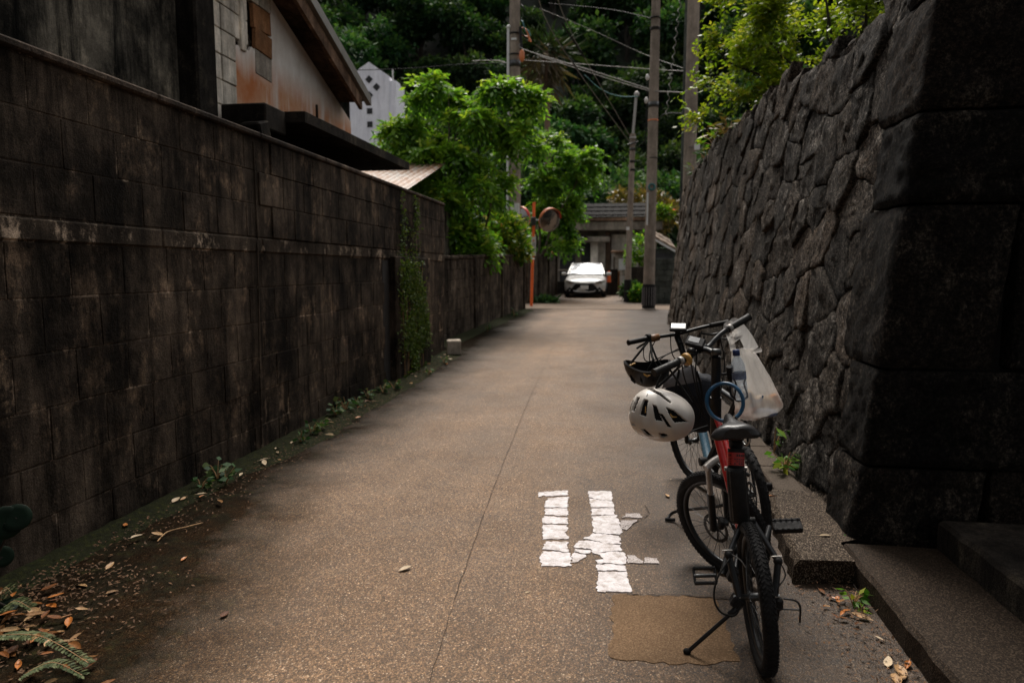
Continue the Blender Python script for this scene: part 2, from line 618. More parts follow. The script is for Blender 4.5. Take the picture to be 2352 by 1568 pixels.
MAT['leaf_weed_dull'] = m_leaf('dull_weed_leaf', [(0, (0.02, 0.055, 0.02)), (0.6, (0.045, 0.10, 0.03)), (1, (0.12, 0.15, 0.04))], 0.3, 0.65)
MAT['leaf_fern'] = m_leaf('leaf_fern_surface', [(0, (0.03, 0.05, 0.014)), (0.6, (0.075, 0.095, 0.035)), (1, (0.17, 0.18, 0.08))], 0.25, 0.6)
MAT['bark'] = plain('bark', (0.06, 0.045, 0.03), 0.9, 0.4, 12, 0.5, 40)
MAT['bark_dark'] = plain('dark_bark', (0.025, 0.018, 0.012), 0.9, 0.4, 12)
MAT['palm_bark'] = plain('palm_bark', (0.16, 0.10, 0.065), 0.9, 0.3, 6)


def m_dead():
    t = NT('dead_leaf')
    hue = t.ramp(t.rand(), [(0, (0.10, 0.035, 0.010)), (0.3, (0.30, 0.10, 0.02)), (0.6, (0.42, 0.18, 0.05)), (0.85, (0.5, 0.30, 0.13)), (1, (0.16, 0.06, 0.03))])
    v = t.ramp(t.noise(60, 5, 0.7), [(0.3, 0.45), (0.7, 1.15)])
    t.set(color=t.mix(1.0, t.mix(1.0, hue, v, 'MULTIPLY'), 0.6, 'MULTIPLY'), rough=0.6, spec=0.2)
    t.bump(t.noise(140, 3), 0.4, 0.004)
    return t.m


MAT['dead'] = m_dead()
MAT['dead_tan'] = plain('tan_leaf', (0.364, 0.21, 0.091), 0.55, 0.3, 40, 0.3)
MAT['dead_pale'] = plain('pale_leaf', (0.434, 0.322, 0.196), 0.6, 0.3, 40)
MAT['dead_orange'] = plain('orange_leaf', (0.358, 0.117, 0.019), 0.5, 0.3, 40)
MAT['litter'] = plain('leaf_crumbs', (0.091, 0.042, 0.015), 0.85, 0.7, 30)
MAT['twig'] = plain('dry_twig', (0.38, 0.22, 0.10), 0.8, 0.3, 30)


def m_moss():
    t = NT('moss')
    col = t.ramp(t.noise(26, 6, 0.75), [(0.3, (0.006, 0.006, 0.003)), (0.55, (0.018, 0.020, 0.005)), (0.75, (0.055, 0.06, 0.010))])
    t.set(color=col, rough=0.95, spec=0.15)
    t.bump(t.noise(90, 5, 0.8), 0.9, 0.02)
    return t.m


MAT['moss'] = m_moss()
# bicycles, car, fittings
MAT['black_metal'] = plain('black_paint', (0.010, 0.010, 0.011), 0.38, 0.3, 20, spec=0.3)
MAT['black_matt'] = plain('matt_black_plastic', (0.013, 0.012, 0.012), 0.62, 0.35, 30, 0.2, 150, spec=0.18)
MAT['rubber'] = plain('tyre_rubber', (0.012, 0.011, 0.011), 0.78, 0.4, 25, 0.25, 120, spec=0.18)
MAT['grip'] = plain('grip_rubber', (0.016, 0.014, 0.013), 0.55, 0.3, 40, spec=0.18)
MAT['silver'] = plain('brushed_silver', (0.42, 0.41, 0.40), 0.34, 0.2, 30, metal=0.9)
MAT['dull_silver'] = plain('dull_silver', (0.30, 0.28, 0.26), 0.5, 0.3, 30, metal=0.6)
MAT['dark_steel'] = plain('dark_steel', (0.07, 0.07, 0.07), 0.42, 0.4, 30, metal=0.8)
MAT['red_paint'] = plain('red_frame_paint', (0.46, 0.02, 0.018), 0.3, 0.15, 10)
MAT['blue_paint'] = plain('blue_frame_paint', (0.07, 0.14, 0.19), 0.28, 0.2, 10)
MAT['blue_lock'] = plain('blue_vinyl', (0.010, 0.075, 0.16), 0.4, 0.2, 20)
MAT['saddle'] = plain('saddle_vinyl', (0.020, 0.018, 0.018), 0.34, 0.25, 60, 0.12, 300, spec=0.4)
MAT['yellow'] = plain('amber_plastic', (0.36, 0.19, 0.04), 0.5, 0.25, 30)
MAT['brown_plastic'] = plain('brown_plastic', (0.16, 0.07, 0.025), 0.5, 0.3, 30)
MAT['screen'] = plain('grey_display', (0.27, 0.27, 0.27), 0.3, 0.15, 60)
MAT['helmet_white'] = plain('white_helmet_shell', (0.54, 0.49, 0.44), 0.36, 0.08, 12)
MAT['helmet_black'] = plain('black_helmet_shell', (0.013, 0.013, 0.014), 0.34, 0.3, 14, spec=0.3)
MAT['foam'] = plain('black_foam', (0.010, 0.009, 0.009), 0.9, 0.4, 40, 0.3, spec=0.18)
MAT['strap'] = plain('black_strap', (0.012, 0.012, 0.012), 0.8, 0.3, 60, spec=0.18)
MAT['bag_black'] = plain('navy_nylon', (0.014, 0.015, 0.020), 0.6, 0.35, 18, 0.5, 45, spec=0.18)
MAT['pale_trim'] = plain('grey_trim', (0.13, 0.12, 0.12), 0.6, 0.2, 30)
MAT['cap_blue'] = plain('blue_cap', (0.015, 0.035, 0.13), 0.4, 0.2, 30)
MAT['label_blue'] = plain('bottle_label', (0.16, 0.19, 0.28), 0.45, 0.5, 40)
MAT['sticker_red'] = plain('red_sticker', (0.42, 0.02, 0.015), 0.45, 0.2, 30)
MAT['ink'] = plain('black_print', (0.02, 0.008, 0.008), 0.6, 0.2, 30)


def m_film():
    t = NT('bag_film')
    t.set(color=(0.80, 0.77, 0.74), rough=0.35, spec=0.5)
    tr = t.n('ShaderNodeBsdfTranslucent'); tr.inputs['Color'].default_value = (0.85, 0.82, 0.79, 1)
    tp = t.n('ShaderNodeBsdfTransparent'); tp.inputs['Color'].default_value = (0.95, 0.93, 0.9, 1)
    m1 = t.n('ShaderNodeMixShader'); m1.inputs[0].default_value = 0.5
    t.l(t.b.outputs[0], m1.inputs[1]); t.l(tr.outputs[0], m1.inputs[2])
    m2 = t.n('ShaderNodeMixShader')
    f = t.ramp(t.noise(9, 4, 0.6, t.mapped((2.2, 2.2, 0.5))), [(0.3, 0.42), (0.7, 0.68)])
    t.l(f, m2.inputs[0])
    t.l(m1.outputs[0], m2.inputs[1]); t.l(tp.outputs[0], m2.inputs[2])
    t.l(m2.outputs[0], t.out.inputs['Surface'])
    t.bump(t.noise(14, 4, 0.6, t.mapped((2.5, 2.5, 0.6))), 0.7, 0.02)
    return t.m


MAT['film'] = m_film()


def m_clear(name, tint, mixf):
    t = NT(name)
    t.set(color=tint, rough=0.08, spec=0.6)
    tp = t.n('ShaderNodeBsdfTransparent'); tp.inputs['Color'].default_value = (*[min(1, c * 1.25) for c in tint], 1)
    m2 = t.n('ShaderNodeMixShader'); m2.inputs[0].default_value = mixf
    t.l(t.b.outputs[0], m2.inputs[1]); t.l(tp.outputs[0], m2.inputs[2])
    t.l(m2.outputs[0], t.out.inputs['Surface'])
    return t.m


MAT['pet'] = m_clear('clear_plastic', (0.72, 0.76, 0.8), 0.72)
MAT['food_orange'] = plain('orange_snack', (0.55, 0.22, 0.05), 0.5, 0.5, 40)
MAT['food_pink'] = plain('wrapped_food', (0.50, 0.27, 0.2), 0.5, 0.4, 30)
MAT['food_tan'] = plain('bread_wrap', (0.5, 0.36, 0.24), 0.5, 0.4, 30)
MAT['print_blue'] = plain('blue_print', (0.10, 0.17, 0.28), 0.5, 0.2, 30)
MAT['car_white'] = plain('white_car_paint', (0.60, 0.58, 0.56), 0.25, 0.05, 3, **{'Coat Weight': 0.6, 'Coat Roughness': 0.08})
MAT['car_glass'] = plain('windscreen', (0.30, 0.31, 0.33), 0.2, 0.1, 3, metal=0.3, spec=0.7, **{'Coat Weight': 1.0, 'Coat Roughness': 0.04})
MAT['lamp_glass'] = plain('headlamp', (0.16, 0.14, 0.11), 0.12, 0.3, 20)
MAT['plate_white'] = plain('number_plate', (0.62, 0.62, 0.60), 0.5, 0.1, 10)
MAT['orange_paint'] = plain('orange_pole_paint', (0.78, 0.13, 0.02), 0.45, 0.15, 6)
MAT['hood_orange'] = plain('mirror_hood', (0.60, 0.17, 0.05), 0.45, 0.2, 6)
MAT['hood_red'] = plain('mirror_hood_red', (0.62, 0.035, 0.025), 0.4, 0.15, 6)
MAT['mirror'] = plain('convex_mirror', (0.20, 0.19, 0.18), 0.08, 0.05, 6, metal=1.0)
MAT['sign_white'] = plain('sign_white', (0.60, 0.59, 0.57), 0.5, 0.1, 6)
MAT['white_wall'] = m_block('white_render', (0.74, 0.73, 0.79), (0.84, 0.83, 0.88), (0.76, 0.72, 0.74), 0.4, 0.1, 0.10, 0.0)
MAT['hole'] = plain('dark_opening', (0.02, 0.02, 0.022), 0.7, 0.3, 3)
MAT['wood_orange'] = m_block('weathered_board', (0.16, 0.075, 0.035), (0.38, 0.18, 0.085), (0.42, 0.25, 0.14), 0.4, 0.4, 0.3, 0.3)
MAT['wood_dark'] = m_block('dark_timber', (0.04, 0.026, 0.018), (0.12, 0.075, 0.05), (0.17, 0.11, 0.07), 0.4, 0.4)
MAT['wood_brown'] = m_block('brown_bargeboard', (0.10, 0.06, 0.04), (0.24, 0.15, 0.10), (0.30, 0.2, 0.14), 0.4, 0.4)
MAT['roof_metal'] = plain('grey_roof_metal', (0.20, 0.185, 0.165), 0.5, 0.2, 5, metal=0.2)
MAT['tile_dark'] = plain('dark_roof_tile', (0.009, 0.0075, 0.0065), 0.85, 0.3, 3, spec=0.1)
MAT['tile_brown'] = plain('brown_roof_tile', (0.17, 0.115, 0.075), 0.7, 0.3, 3)
MAT['house_grey'] = m_block('old_house_concrete', (0.12, 0.10, 0.08), (0.27, 0.23, 0.19), (0.36, 0.30, 0.25), 0.4, 0.3, 0.35, 0.3)
MAT['green_wall'] = m_block('greenish_block', (0.03, 0.035, 0.03), (0.085, 0.09, 0.08), (0.12, 0.13, 0.115), 0.4, 0.3, 0.3, 0.3)
MAT['cable_black'] = plain('black_cable', (0.012, 0.011, 0.010), 0.6, 0.2, 10, spec=0.18)
MAT['cable_grey'] = plain('grey_cable', (0.20, 0.18, 0.16), 0.6, 0.2, 10)
MAT['cable_teal'] = plain('teal_cable', (0.02, 0.12, 0.12), 0.5, 0.2, 10)
MAT['ceramic'] = plain('white_insulator', (0.6, 0.58, 0.55), 0.3, 0.1, 10)
MAT['round_leaf'] = plain('dark_round_leaf', (0.003, 0.011, 0.005), 0.6, 0.3, 12, spec=0.12)


def m_rust():
    t = NT('rust_stained_render')
    s = t.sep()
    base = t.ramp(t.noise(1.4, 6, 0.7, t.mapped((1, 1.3, 0.6))), [(0.3, (0.50, 0.43, 0.37)), (0.7, (0.84, 0.79, 0.75))])
    streak = t.noise(1.0, 6, 0.7, t.mapped((1, 4.5, 0.35), (0, 1.7, 0)))
    mr = t.n('ShaderNodeMapRange'); mr.clamp = True
    mr.inputs['From Min'].default_value = 4.42; mr.inputs['From Max'].default_value = 4.05
    t.l(t.math('ADD', s[2], t.math('MULTIPLY', streak, 0.5)), mr.inputs['Value'])
    rm = t.math('MULTIPLY', mr.outputs[0], t.ramp(streak, [(0.36, 0.25), (0.5, 1.0)]), True)
    col = t.mix(rm, base, t.ramp(t.noise(3, 4), [(0.3, (0.42, 0.14, 0.05)), (0.7, (0.52, 0.31, 0.19))]))
    t.set(color=col, rough=0.9, spec=0.2)
    t.bump(t.noise(40, 5), 0.3, 0.01)
    return t.m


MAT['rust'] = m_rust()
MAT['gable_block'] = m_block('pale_gable_block', (0.40, 0.34, 0.27), (0.76, 0.68, 0.58), (0.8, 0.73, 0.65), 0.4, 0.25, 0.4, 0.35)


def m_corr():
    t = NT('rusty_corrugated_iron')
    a = t.ramp(t.noise(1.8, 6, 0.75), [(0.40, (0.40, 0.35, 0.31)), (0.55, (0.30, 0.16, 0.09)), (0.7, (0.17, 0.07, 0.035))])
    t.set(color=a, rough=0.55)
    return t.m


MAT['corr'] = m_corr()


def leaf_mesh(name, V, rnd, mat, smooth=False):
    """V: (n,4,3) quads, rnd: (n,)"""
    n = V.shape[0]
    me = bpy.data.meshes.new(name)
    me.vertices.add(n * 4)
    me.vertices.foreach_set('co', V.reshape(-1).astype(np.float32))
    me.loops.add(n * 4)
    me.loops.foreach_set('vertex_index', np.arange(n * 4, dtype=np.int32))
    me.polygons.add(n)
    me.polygons.foreach_set('loop_start', np.arange(0, n * 4, 4, dtype=np.int32))
    a = me.attributes.new('rnd', 'FLOAT', 'FACE')
    a.data.foreach_set('value', rnd.astype(np.float32))
    me.materials.append(mat)
    me.update(calc_edges=True)
    return me


def norm(a): return a / np.maximum(np.linalg.norm(a, axis=-1, keepdims=True), 1e-9)


def leaves_at(P, D, length, width, upness=0.6, fold=0.15):
    """one four-sided leaf at each point P along D"""
    n = len(P)
    D = norm(D)
    U = norm(RNG.normal(size=(n, 3)) * (1 - upness) + np.array([0, 0, 1.0]) * upness)
    S = norm(np.cross(D, U))
    N = np.cross(S, D)
    L = (length * RNG.uniform(0.7, 1.25, n))[:, None]
    W = (width * RNG.uniform(0.75, 1.2, n))[:, None]
    v0 = P
    v1 = P + D * L * 0.45 + S * W - N * W * fold
    v2 = P + D * L - N * L * 0.12
    v3 = P + D * L * 0.45 - S * W - N * W * fold
    return np.stack([v0, v1, v2, v3], 1)


def sprays(P, D, k, rach, length, width, droop=0.5, upness=0.6):
    """pinnate sprays: k leaflets along a drooping stalk"""
    n = len(P)
    D = norm(D)
    U = norm(np.array([0, 0, 1.0]) + RNG.normal(size=(n, 3)) * 0.25)
    S = norm(np.cross(D, U))
    out, r = [], []
    base = RNG.uniform(0, 1, n)
    rl = (rach * RNG.uniform(0.6, 1.3, n))[:, None]
    for i in range(k):
        t = (i + 1) / k
        Q = P + D * rl * t - np.array([0, 0, 1.0]) * rl * droop * t * t
        sd = 1 if i % 2 else -1
        LD = D * 0.55 + S * sd * (0.9 if i < k - 1 else 0.0) - np.array([0, 0, 1.0]) * droop * t * 0.8 + RNG.normal(size=(n, 3)) * 0.14
        out.append(leaves_at(Q, LD, length, width, upness))
        r.append(np.clip(base * 0.75 + RNG.uniform(0, 0.3, n), 0, 1))
    return np.concatenate(out), np.concatenate(r)


def blob_points(blobs, n, inner=0.45):
    """points in ellipsoids, thicker towards their skins; returns points and outward directions"""
    vol = np.array([b[3] * b[4] * b[5] for b in blobs]) ** 0.7
    w = RNG.choice(len(blobs), n, p=vol / vol.sum())
    B = np.array(blobs)[w]
    d = norm(RNG.normal(size=(n, 3)))
    rr = inner + (1 - inner) * RNG.uniform(0, 1, n) ** 0.6
    wob = 0.8 + 0.28 * np.sin(d[:, 0] * 5 + w * 1.7) * np.cos(d[:, 2] * 4 + d[:, 1] * 6 + w)
    P = B[:, :3] + d * B[:, 3:6] * (rr * wob)[:, None]
    return P, d


def branches(mb, root, tops, r0, kink=0.2, n=7, seed=0):
    rn = random.Random(seed)
    root = Vector(root)
    for tp in tops:
        tp = Vector(tp)
        pts = [root.lerp(tp, i / 6) + Vector((rn.uniform(-1, 1), rn.uniform(-1, 1), rn.uniform(-0.3, 0.3))) * kink * (0 if i in (0,) else 1) * (tp - root).length * 0.12 for i in range(7)]
        pts = smooth_path(pts, 3)
        rs = [r0 * (1 - 0.85 * i / (len(pts) - 1)) for i in range(len(pts))]
        mb.tube(pts, rs, n)

# ================================================================== LARGE STRUCTURE
# ------------------------------------------------------------------ ground and road
def sheet(name, xs, ys, zf, mat, kind='structure', label=None):
    mb = MB()
    mb.grid([[(x, y, zf(x, y)) for x in xs] for y in ys], smooth=True)
    o = mb.build(name, mat)
    return tag(o, label, None, None, kind)


def hill_h(x, y):
    base = ground_z(y)
    foot = 42 + 3.0 * math.sin(x * 0.06 + 1.0)
    d = max(0.0, y - foot)
    s = min(d / 58.0, 1.0)
    return base + 43 * (s * s * (3 - 2 * s)) * (1 - 0.06 * math.sin(x * 0.05))


lin = lambda a, b, n: [a + (b - a) * i / (n - 1) for i in range(n)]
sheet('ground', lin(-90, 90, 31), lin(-30, 42, 40), lambda x, y: ground_z(y) - 0.03, MAT['earth'])
sheet('hill', lin(-110, 110, 45), lin(41, 150, 34), lambda x, y: hill_h(x, y) - 0.08, MAT['hill'])


def undul(x, y):
    return 0.006 * math.sin(x * 1.7 + 0.6 * y) + 0.004 * math.sin(2.3 * y - x)


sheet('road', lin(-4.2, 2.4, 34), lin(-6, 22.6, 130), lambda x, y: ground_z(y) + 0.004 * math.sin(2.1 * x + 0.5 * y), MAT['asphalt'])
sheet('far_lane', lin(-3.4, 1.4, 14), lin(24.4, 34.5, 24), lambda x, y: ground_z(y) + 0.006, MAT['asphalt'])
sheet('cross_street', lin(-26, 26, 60), lin(21.9, 24.8, 8), lambda x, y: ground_z(y) + 0.012, MAT['cross'])


# resurfaced patch of asphalt, cracks, worn lettering: each its own sheet a few millimetres up
def ragged(poly, step=0.03, amp=0.008, rn=random):
    out = []
    n = len(poly)
    for i in range(n):
        a, b = Vector(poly[i]), Vector(poly[(i + 1) % n])
        k = max(1, int((b - a).length / step))
        for j in range(k):
            p = a.lerp(b, j / k)
            if j: p = p + Vector((rn.uniform(-amp, amp), rn.uniform(-amp, amp), 0))
            out.append(p)
    return out


def flat_poly(mb, pts, lift):
    vs = [Vector((p.x, p.y, ground_z(p.y) + 0.004 * math.sin(2.1 * p.x + 0.5 * p.y) + lift)) for p in pts]
    low = [v - Vector((0, 0, lift + 0.001)) for v in vs]
    n = len(vs)
    mb.add(vs, [tuple(range(n))])
    for i in range(n):
        j = (i + 1) % n
        mb.add([vs[i], low[i], low[j], vs[j]], [(0, 1, 2, 3)])


pm = MB()
flat_poly(pm, ragged([gp(*p) for p in ((1402, 1512), (1560, 1528), (1700, 1520), (1640, 1372), (1408, 1368))][::1], 0.03, 0.014), 0.003)
tag(pm.build('asphalt_patch', MAT['patch']), 'slightly paler square repair in the lane asphalt', None, None, 'structure')


def crack(pts, w, seed):
    rn = random.Random(seed)
    mb = MB()
    path = smooth_path(pts, 10)
    L, Rr = [], []
    for i, p in enumerate(path):
        t = (path[min(i + 1, len(path) - 1)] - path[max(i - 1, 0)]).normalized()
        s = Vector((t.y, -t.x, 0))
        j = s * rn.uniform(-1, 1) * w * 1.1
        ww = w * rn.uniform(0.35, 1.2)
        z = ground_z(p.y) + 0.004 * math.sin(2.1 * p.x + 0.5 * p.y) + 0.0065
        a = p + j + s * ww / 2; b = p + j - s * ww / 2
        L.append(Vector((a.x, a.y, z))); Rr.append(Vector((b.x, b.y, z)))
    mb.grid([L, Rr], smooth=False)
    return mb


cr = [crack([gp(x, y) for x, y in ((1288, 760), (1255, 830), (1215, 920), (1170, 1030), (1135, 1120), (1095, 1230), (1050, 1360), (985, 1568))], 0.0038, 1),
      crack([gp(x, y) for x, y in ((1440, 1366), (1530, 1369), (1620, 1372), (1700, 1378))], 0.012, 2),
      crack([gp(x, y) for x, y in ((1430, 1215), (1470, 1195), (1490, 1180), (1478, 1160))], 0.006, 3)]
for c in cr:
    tag(c.build('road_crack', MAT['crack']), None, None, None, 'structure')

# worn white road lettering (seen upside down), broken by cracks
mk = thing('road_marking', 'worn white stop lettering painted on the lane, cracked into slabs', None, gp(1340, 1240), None, 'structure')
PZ = lambda q: gp((2000 + q[0] / 2.851) / 1.7415, (1900 + q[1] / 2.851) / 1.7415)
marks = [
    [(435, 205), (770, 185), (768, 238), (520, 252), (500, 240), (440, 258)],
    [(540, 276), (780, 258), (770, 380), (515, 378), (520, 330)],
    [(515, 392), (765, 390), (772, 480), (508, 458)],
    [(500, 478), (768, 496), (770, 570), (486, 560), (480, 525)],
    [(486, 580), (765, 582), (770, 640), (735, 668), (790, 715), (782, 738), (486, 745)],
    [(520, 772), (775, 775), (768, 850), (785, 890), (478, 856)],
    [(480, 882), (650, 888), (806, 905), (806, 1052), (470, 1050), (455, 940)],
    [(1005, 192), (1262, 190), (1280, 245), (1275, 300), (1165, 298), (1015, 262)],
    [(1022, 275), (1180, 300), (1275, 308), (1298, 378), (1035, 376)],
    [(1040, 392), (1300, 384), (1310, 460), (1040, 466)],
    [(1050, 480), (1330, 466), (1352, 540), (1400, 660), (1368, 690), (1150, 675), (1060, 660), (1055, 560)],
    [(1050, 672), (1360, 702), (1378, 800), (1250, 792), (1060, 756), (950, 738), (1030, 705)],
    [(895, 765), (1060, 762), (1250, 800), (1376, 808), (1380, 880), (1300, 876), (1060, 900), (1035, 855), (850, 838), (868, 790)],
    [(850, 850), (985, 868), (1035, 870), (1020, 905), (960, 908), (845, 880)],
    [(850, 895), (970, 918), (985, 935), (880, 1005), (815, 1012), (820, 930)],
    [(1060, 905), (1300, 885), (1400, 890), (1445, 960), (1440, 1020), (1400, 1030), (1270, 1018), (1110, 1020), (1085, 985), (1180, 972), (1110, 915)],
    [(1100, 1036), (1260, 1026), (1420, 1046), (1440, 1105), (1220, 1098), (1110, 1100)],
    [(1115, 1116), (1440, 1112), (1455, 1190), (1495, 1300), (1490, 1350), (1390, 1348), (1105, 1340), (1110, 1230)],
]
rn = random.Random(4)
for q in marks:
    mb = MB()
    flat_poly(mb, ragged([PZ(p) for p in q], 0.016, 0.008, rn), 0.0055)
    mb.build('paint_slab', MAT['paint'], mk)
for q in ([(1450, 925), (1540, 930), (1640, 1000), (1625, 1020), (1460, 1018)], [(1650, 955), (1790, 960), (1815, 1020), (1640, 1018)],
          [(1430, 448), (1600, 450), (1610, 500), (1430, 490), (1385, 500)], [(1370, 530), (1560, 520), (1500, 590), (1440, 640), (1385, 620)]):
    mb = MB()
    flat_poly(mb, ragged([PZ(p) for p in q], 0.02, 0.010, rn), 0.0065)
    mb.build('worn_paint', MAT['paint_worn'], mk, label='half worn away white paint')

# ------------------------------------------------------------------ high block wall on the left
def shared_block(sx, sy, sz, ch=0.008, seed=0, amp=0.004):
    rn = random.Random(seed)
    vs, fs = chamfer_box(sx / 2, sy / 2, sz / 2, ch)
    vs = [v + Vector((rn.uniform(-amp, amp), rn.uniform(-amp, amp), rn.uniform(-amp, amp))) for v in vs]
    me = bpy.data.meshes.new('block')
    me.from_pydata([tuple(v) for v in vs], [], fs)
    return me


def wall_lines(thing_obj, x0, y0, x1, y1, courses, width, face_mat, thick=0.16, seed=0, setback=None, name='block', zoff=None, stagger=True, gap=0.007, skip=None):
    """rows of separate blocks along a straight wall; courses = list of (z_bottom, z_top)"""
    rn = random.Random(seed)
    base = origin_of(thing_obj)
    L = math.hypot(x1 - x0, y1 - y0)
    ux, uy = (x1 - x0) / L, (y1 - y0) / L
    ang = math.atan2(-ux, uy)
    cache = {}
    n = 0
    for ci, (zb, zt) in enumerate(courses):
        u = -(width / 2 if (stagger and ci % 2) else 0) + 0.0
        while u < L - 0.02:
            w = width
            a, b = max(u, 0), min(u + w, L)
            u += w
            if b - a < 0.06: continue
            if skip and skip((a + b) / 2, (zb + zt) / 2): continue
            key = (ci, round(b - a, 2), rn.randint(0, 2))
            if key not in cache:
                me = shared_block(thick, b - a - gap, zt - zb - gap, 0.005, len(cache), 0.0025)
                me.materials.append(face_mat)
                cache[key] = me
            mid = (a + b) / 2
            sb = (setback(mid, (zb + zt) / 2) if setback else 0) + rn.uniform(-0.002, 0.002)
            yy = y0 + uy * mid
            px = x0 + ux * mid - uy * (thick / 2 + sb)
            py = yy + ux * (thick / 2 + sb)
            zz = (zb + zt) / 2 + (zoff(yy) if zoff else 0)
            o = link_mesh(name, cache[key], thing_obj, (px - base.x, py - base.y, zz - base.z))
            o.rotation_euler = (rn.uniform(-0.004, 0.004), rn.uniform(-0.003, 0.003), ang + rn.uniform(-0.003, 0.003))
            n += 1
    return n


WX = -3.14
wl = thing('block_wall', 'tall stained concrete block wall along the left side of the lane', 'wall', (WX - 0.1, 6.6, 0))
# lower courses, tie beam, upper courses, coping
low_c = [(-0.06 + 0.305 * i, -0.06 + 0.305 * (i + 1)) for i in range(6)]
up_c = [(1.905, 2.19), (2.19, 2.475), (2.475, 2.76)]
slot = lambda u, z: (8.80 < u + 0.31 < 9.14) and z < 1.8
n1 = wall_lines(wl, WX, 0.31, WX, 12.15, low_c, 0.43, MAT['block'], seed=3, skip=slot)
n2 = wall_lines(wl, WX, 0.31, WX, 12.15, up_c, 0.43, MAT['block'], seed=8, setback=lambda u, z: 0.0 if u + 0.31 < 5.7 else -0.014)
mb = MB()
yy = 0.31
k = 0
while yy < 12.1:
    ln = min(1.35, 12.15 - yy)
    b = MB().box((WX - 0.075, yy + ln / 2, 1.8375), (0.17, ln - 0.006, 0.123), ch=0.01)
    b.build('tie_beam', MAT['mortar'], wl)
    c = MB().box((WX - 0.07, yy + ln / 2, 2.787), (0.21, ln - 0.008, 0.05), ch=0.012)
    c.build('coping', MAT['coping'], wl)
    yy += ln
MB().box((WX - 0.0995, 6.23, 1.36), (0.19, 11.80, 2.82)).build('mortar', MAT['mortar'], wl)
MB().box((WX - 0.30, 6.23, 1.36), (0.15, 11.82, 2.8)).build('wall_back', MAT['stone_core'], wl)
# stub pier just past the slot that carries the ivy
MB().box((WX + 0.03, 10.0, 0.88), (0.12, 1.76, 1.86), ch=0.012).build('pier', MAT['block'], wl)
MB().box((WX - 0.005, 8.98, 0.88), (0.004, 0.26, 1.74)).build('slot', MAT['stone_core'], wl)
d = MB()
d.tube(smooth_path([(WX + 0.004, 5.62, 2.72), (WX + 0.006, 5.63, 1.9), (WX + 0.02, 5.6, 1.8), (WX + 0.012, 5.58, 0.9), (WX + 0.012, 5.56, 0.06)], 4), 0.008, 6)
d.build('mortar_seam', MAT['mortar'], wl)

# ------------------------------------------------------------------ low block wall beyond it
LW0, LW1 = (-3.52, 12.3), (-2.93, 21.4)
lw = thing('block_wall', 'lower block wall beyond the tall one, below the bright leafy tree', 'wall', (-3.3, 16.8, 0.2))
cs = [(0.0 + 0.215 * i, 0.0 + 0.215 * (i + 1)) for i in range(8)]
wall_lines(lw, *LW0, *LW1, cs, 0.42, MAT['low_block'], thick=0.14, seed=21, zoff=lambda y: ground_z(y) - 0.05)
L = math.hypot(LW1[0] - LW0[0], LW1[1] - LW0[1]); ang = math.atan2(-(LW1[0] - LW0[0]), LW1[1] - LW0[1])
nx, ny = -math.cos(ang), -math.sin(ang)
rows = []
core = MB()
A = Vector((*LW0, 0)); B = Vector((*LW1, 0)); nv = Vector((nx, ny, 0))
for t in lin(0, 1, 14):
    p = A.lerp(B, t); g = ground_z(p.y)
    q0 = p + nv * 0.018; q1 = p + nv * 0.145
    rows.append([Vector((q0.x, q0.y, g - 0.1)), Vector((q0.x, q0.y, g + 1.665)), Vector((q1.x, q1.y, g + 1.665)), Vector((q1.x, q1.y, g - 0.1))])
core.grid(rows, smooth=False, closed=True)
core.add(rows[-1], [(0, 1, 2, 3)]); core.add(rows[0], [(3, 2, 1, 0)])
core.build('mortar', MAT['mortar'], lw)
for i in range(9):
    p = A.lerp(B, (i + 0.5) / 9); g = ground_z(p.y)
    MB().box((p.x + nx * 0.07, p.y + ny * 0.07, g + 1.705), (0.19, L / 9 - 0.01, 0.07), Matrix.Rotation(ang, 3, 'Z'), 0.012).build('coping', MAT['low_block'], lw)
for t in (0.02, 0.36, 0.66, 0.985):
    p = A.lerp(B, t); g = ground_z(p.y)
    MB().box((p.x + nx * 0.05, p.y + ny * 0.05, g + 0.83), (0.2, 0.13, 1.72), Matrix.Rotation(ang, 3, 'Z'), 0.01).build('post', MAT['low_block'], lw)

# ------------------------------------------------------------------ third wall, past the crossing on the left
tw = thing('block_wall', 'short block wall past the crossing, behind the orange mirror pole', 'wall', (-3.0, 27.5, 0.4))
wall_lines(tw, -3.35, 25.0, -2.85, 31.5, [(0.2 * i, 0.2 * i + 0.2) for i in range(9)], 0.42, MAT['low_block'], thick=0.14, seed=31, zoff=lambda y: ground_z(y) - 0.05)
MB().box((-3.25, 28.2, 1.25), (0.1, 6.4, 1.8), Matrix.Rotation(-0.077, 3, 'Z')).build('mortar', MAT['mortar'], tw)
for y in (25.05, 27.2, 29.4, 31.4):
    MB().box((-3.35 + 0.5 * (y - 25) / 6.5 - 0.02, y, ground_z(y) + 0.9), (0.2, 0.14, 1.9), ch=0.01).build('post', MAT['low_block'], tw)
MB().box((-3.7, 24.97, 1.2), (0.62, 0.14, 1.75), ch=0.01).build('end_panel', MAT['low_block'], tw)

# ------------------------------------------------------------------ dry stone wall on the right
SW0 = Vector((1.345, 3.93, 0)); SW1 = Vector((1.22, 17.7, 0))
eu = (SW1 - SW0).normalized(); SWL = (SW1 - SW0).length
bat = R(5.4)
nrm0 = Vector((-eu.y, eu.x, 0))                    # points to the lane (-X)
ev = (Vector((0, 0, 1)) * math.cos(bat) - nrm0 * math.sin(bat)).normalized()
nw = (nrm0 * math.cos(bat) + Vector((0, 0, 1)) * math.sin(bat)).normalized()


def swp(u, v, d=0.0): return SW0 + eu * u + ev * v + nw * d


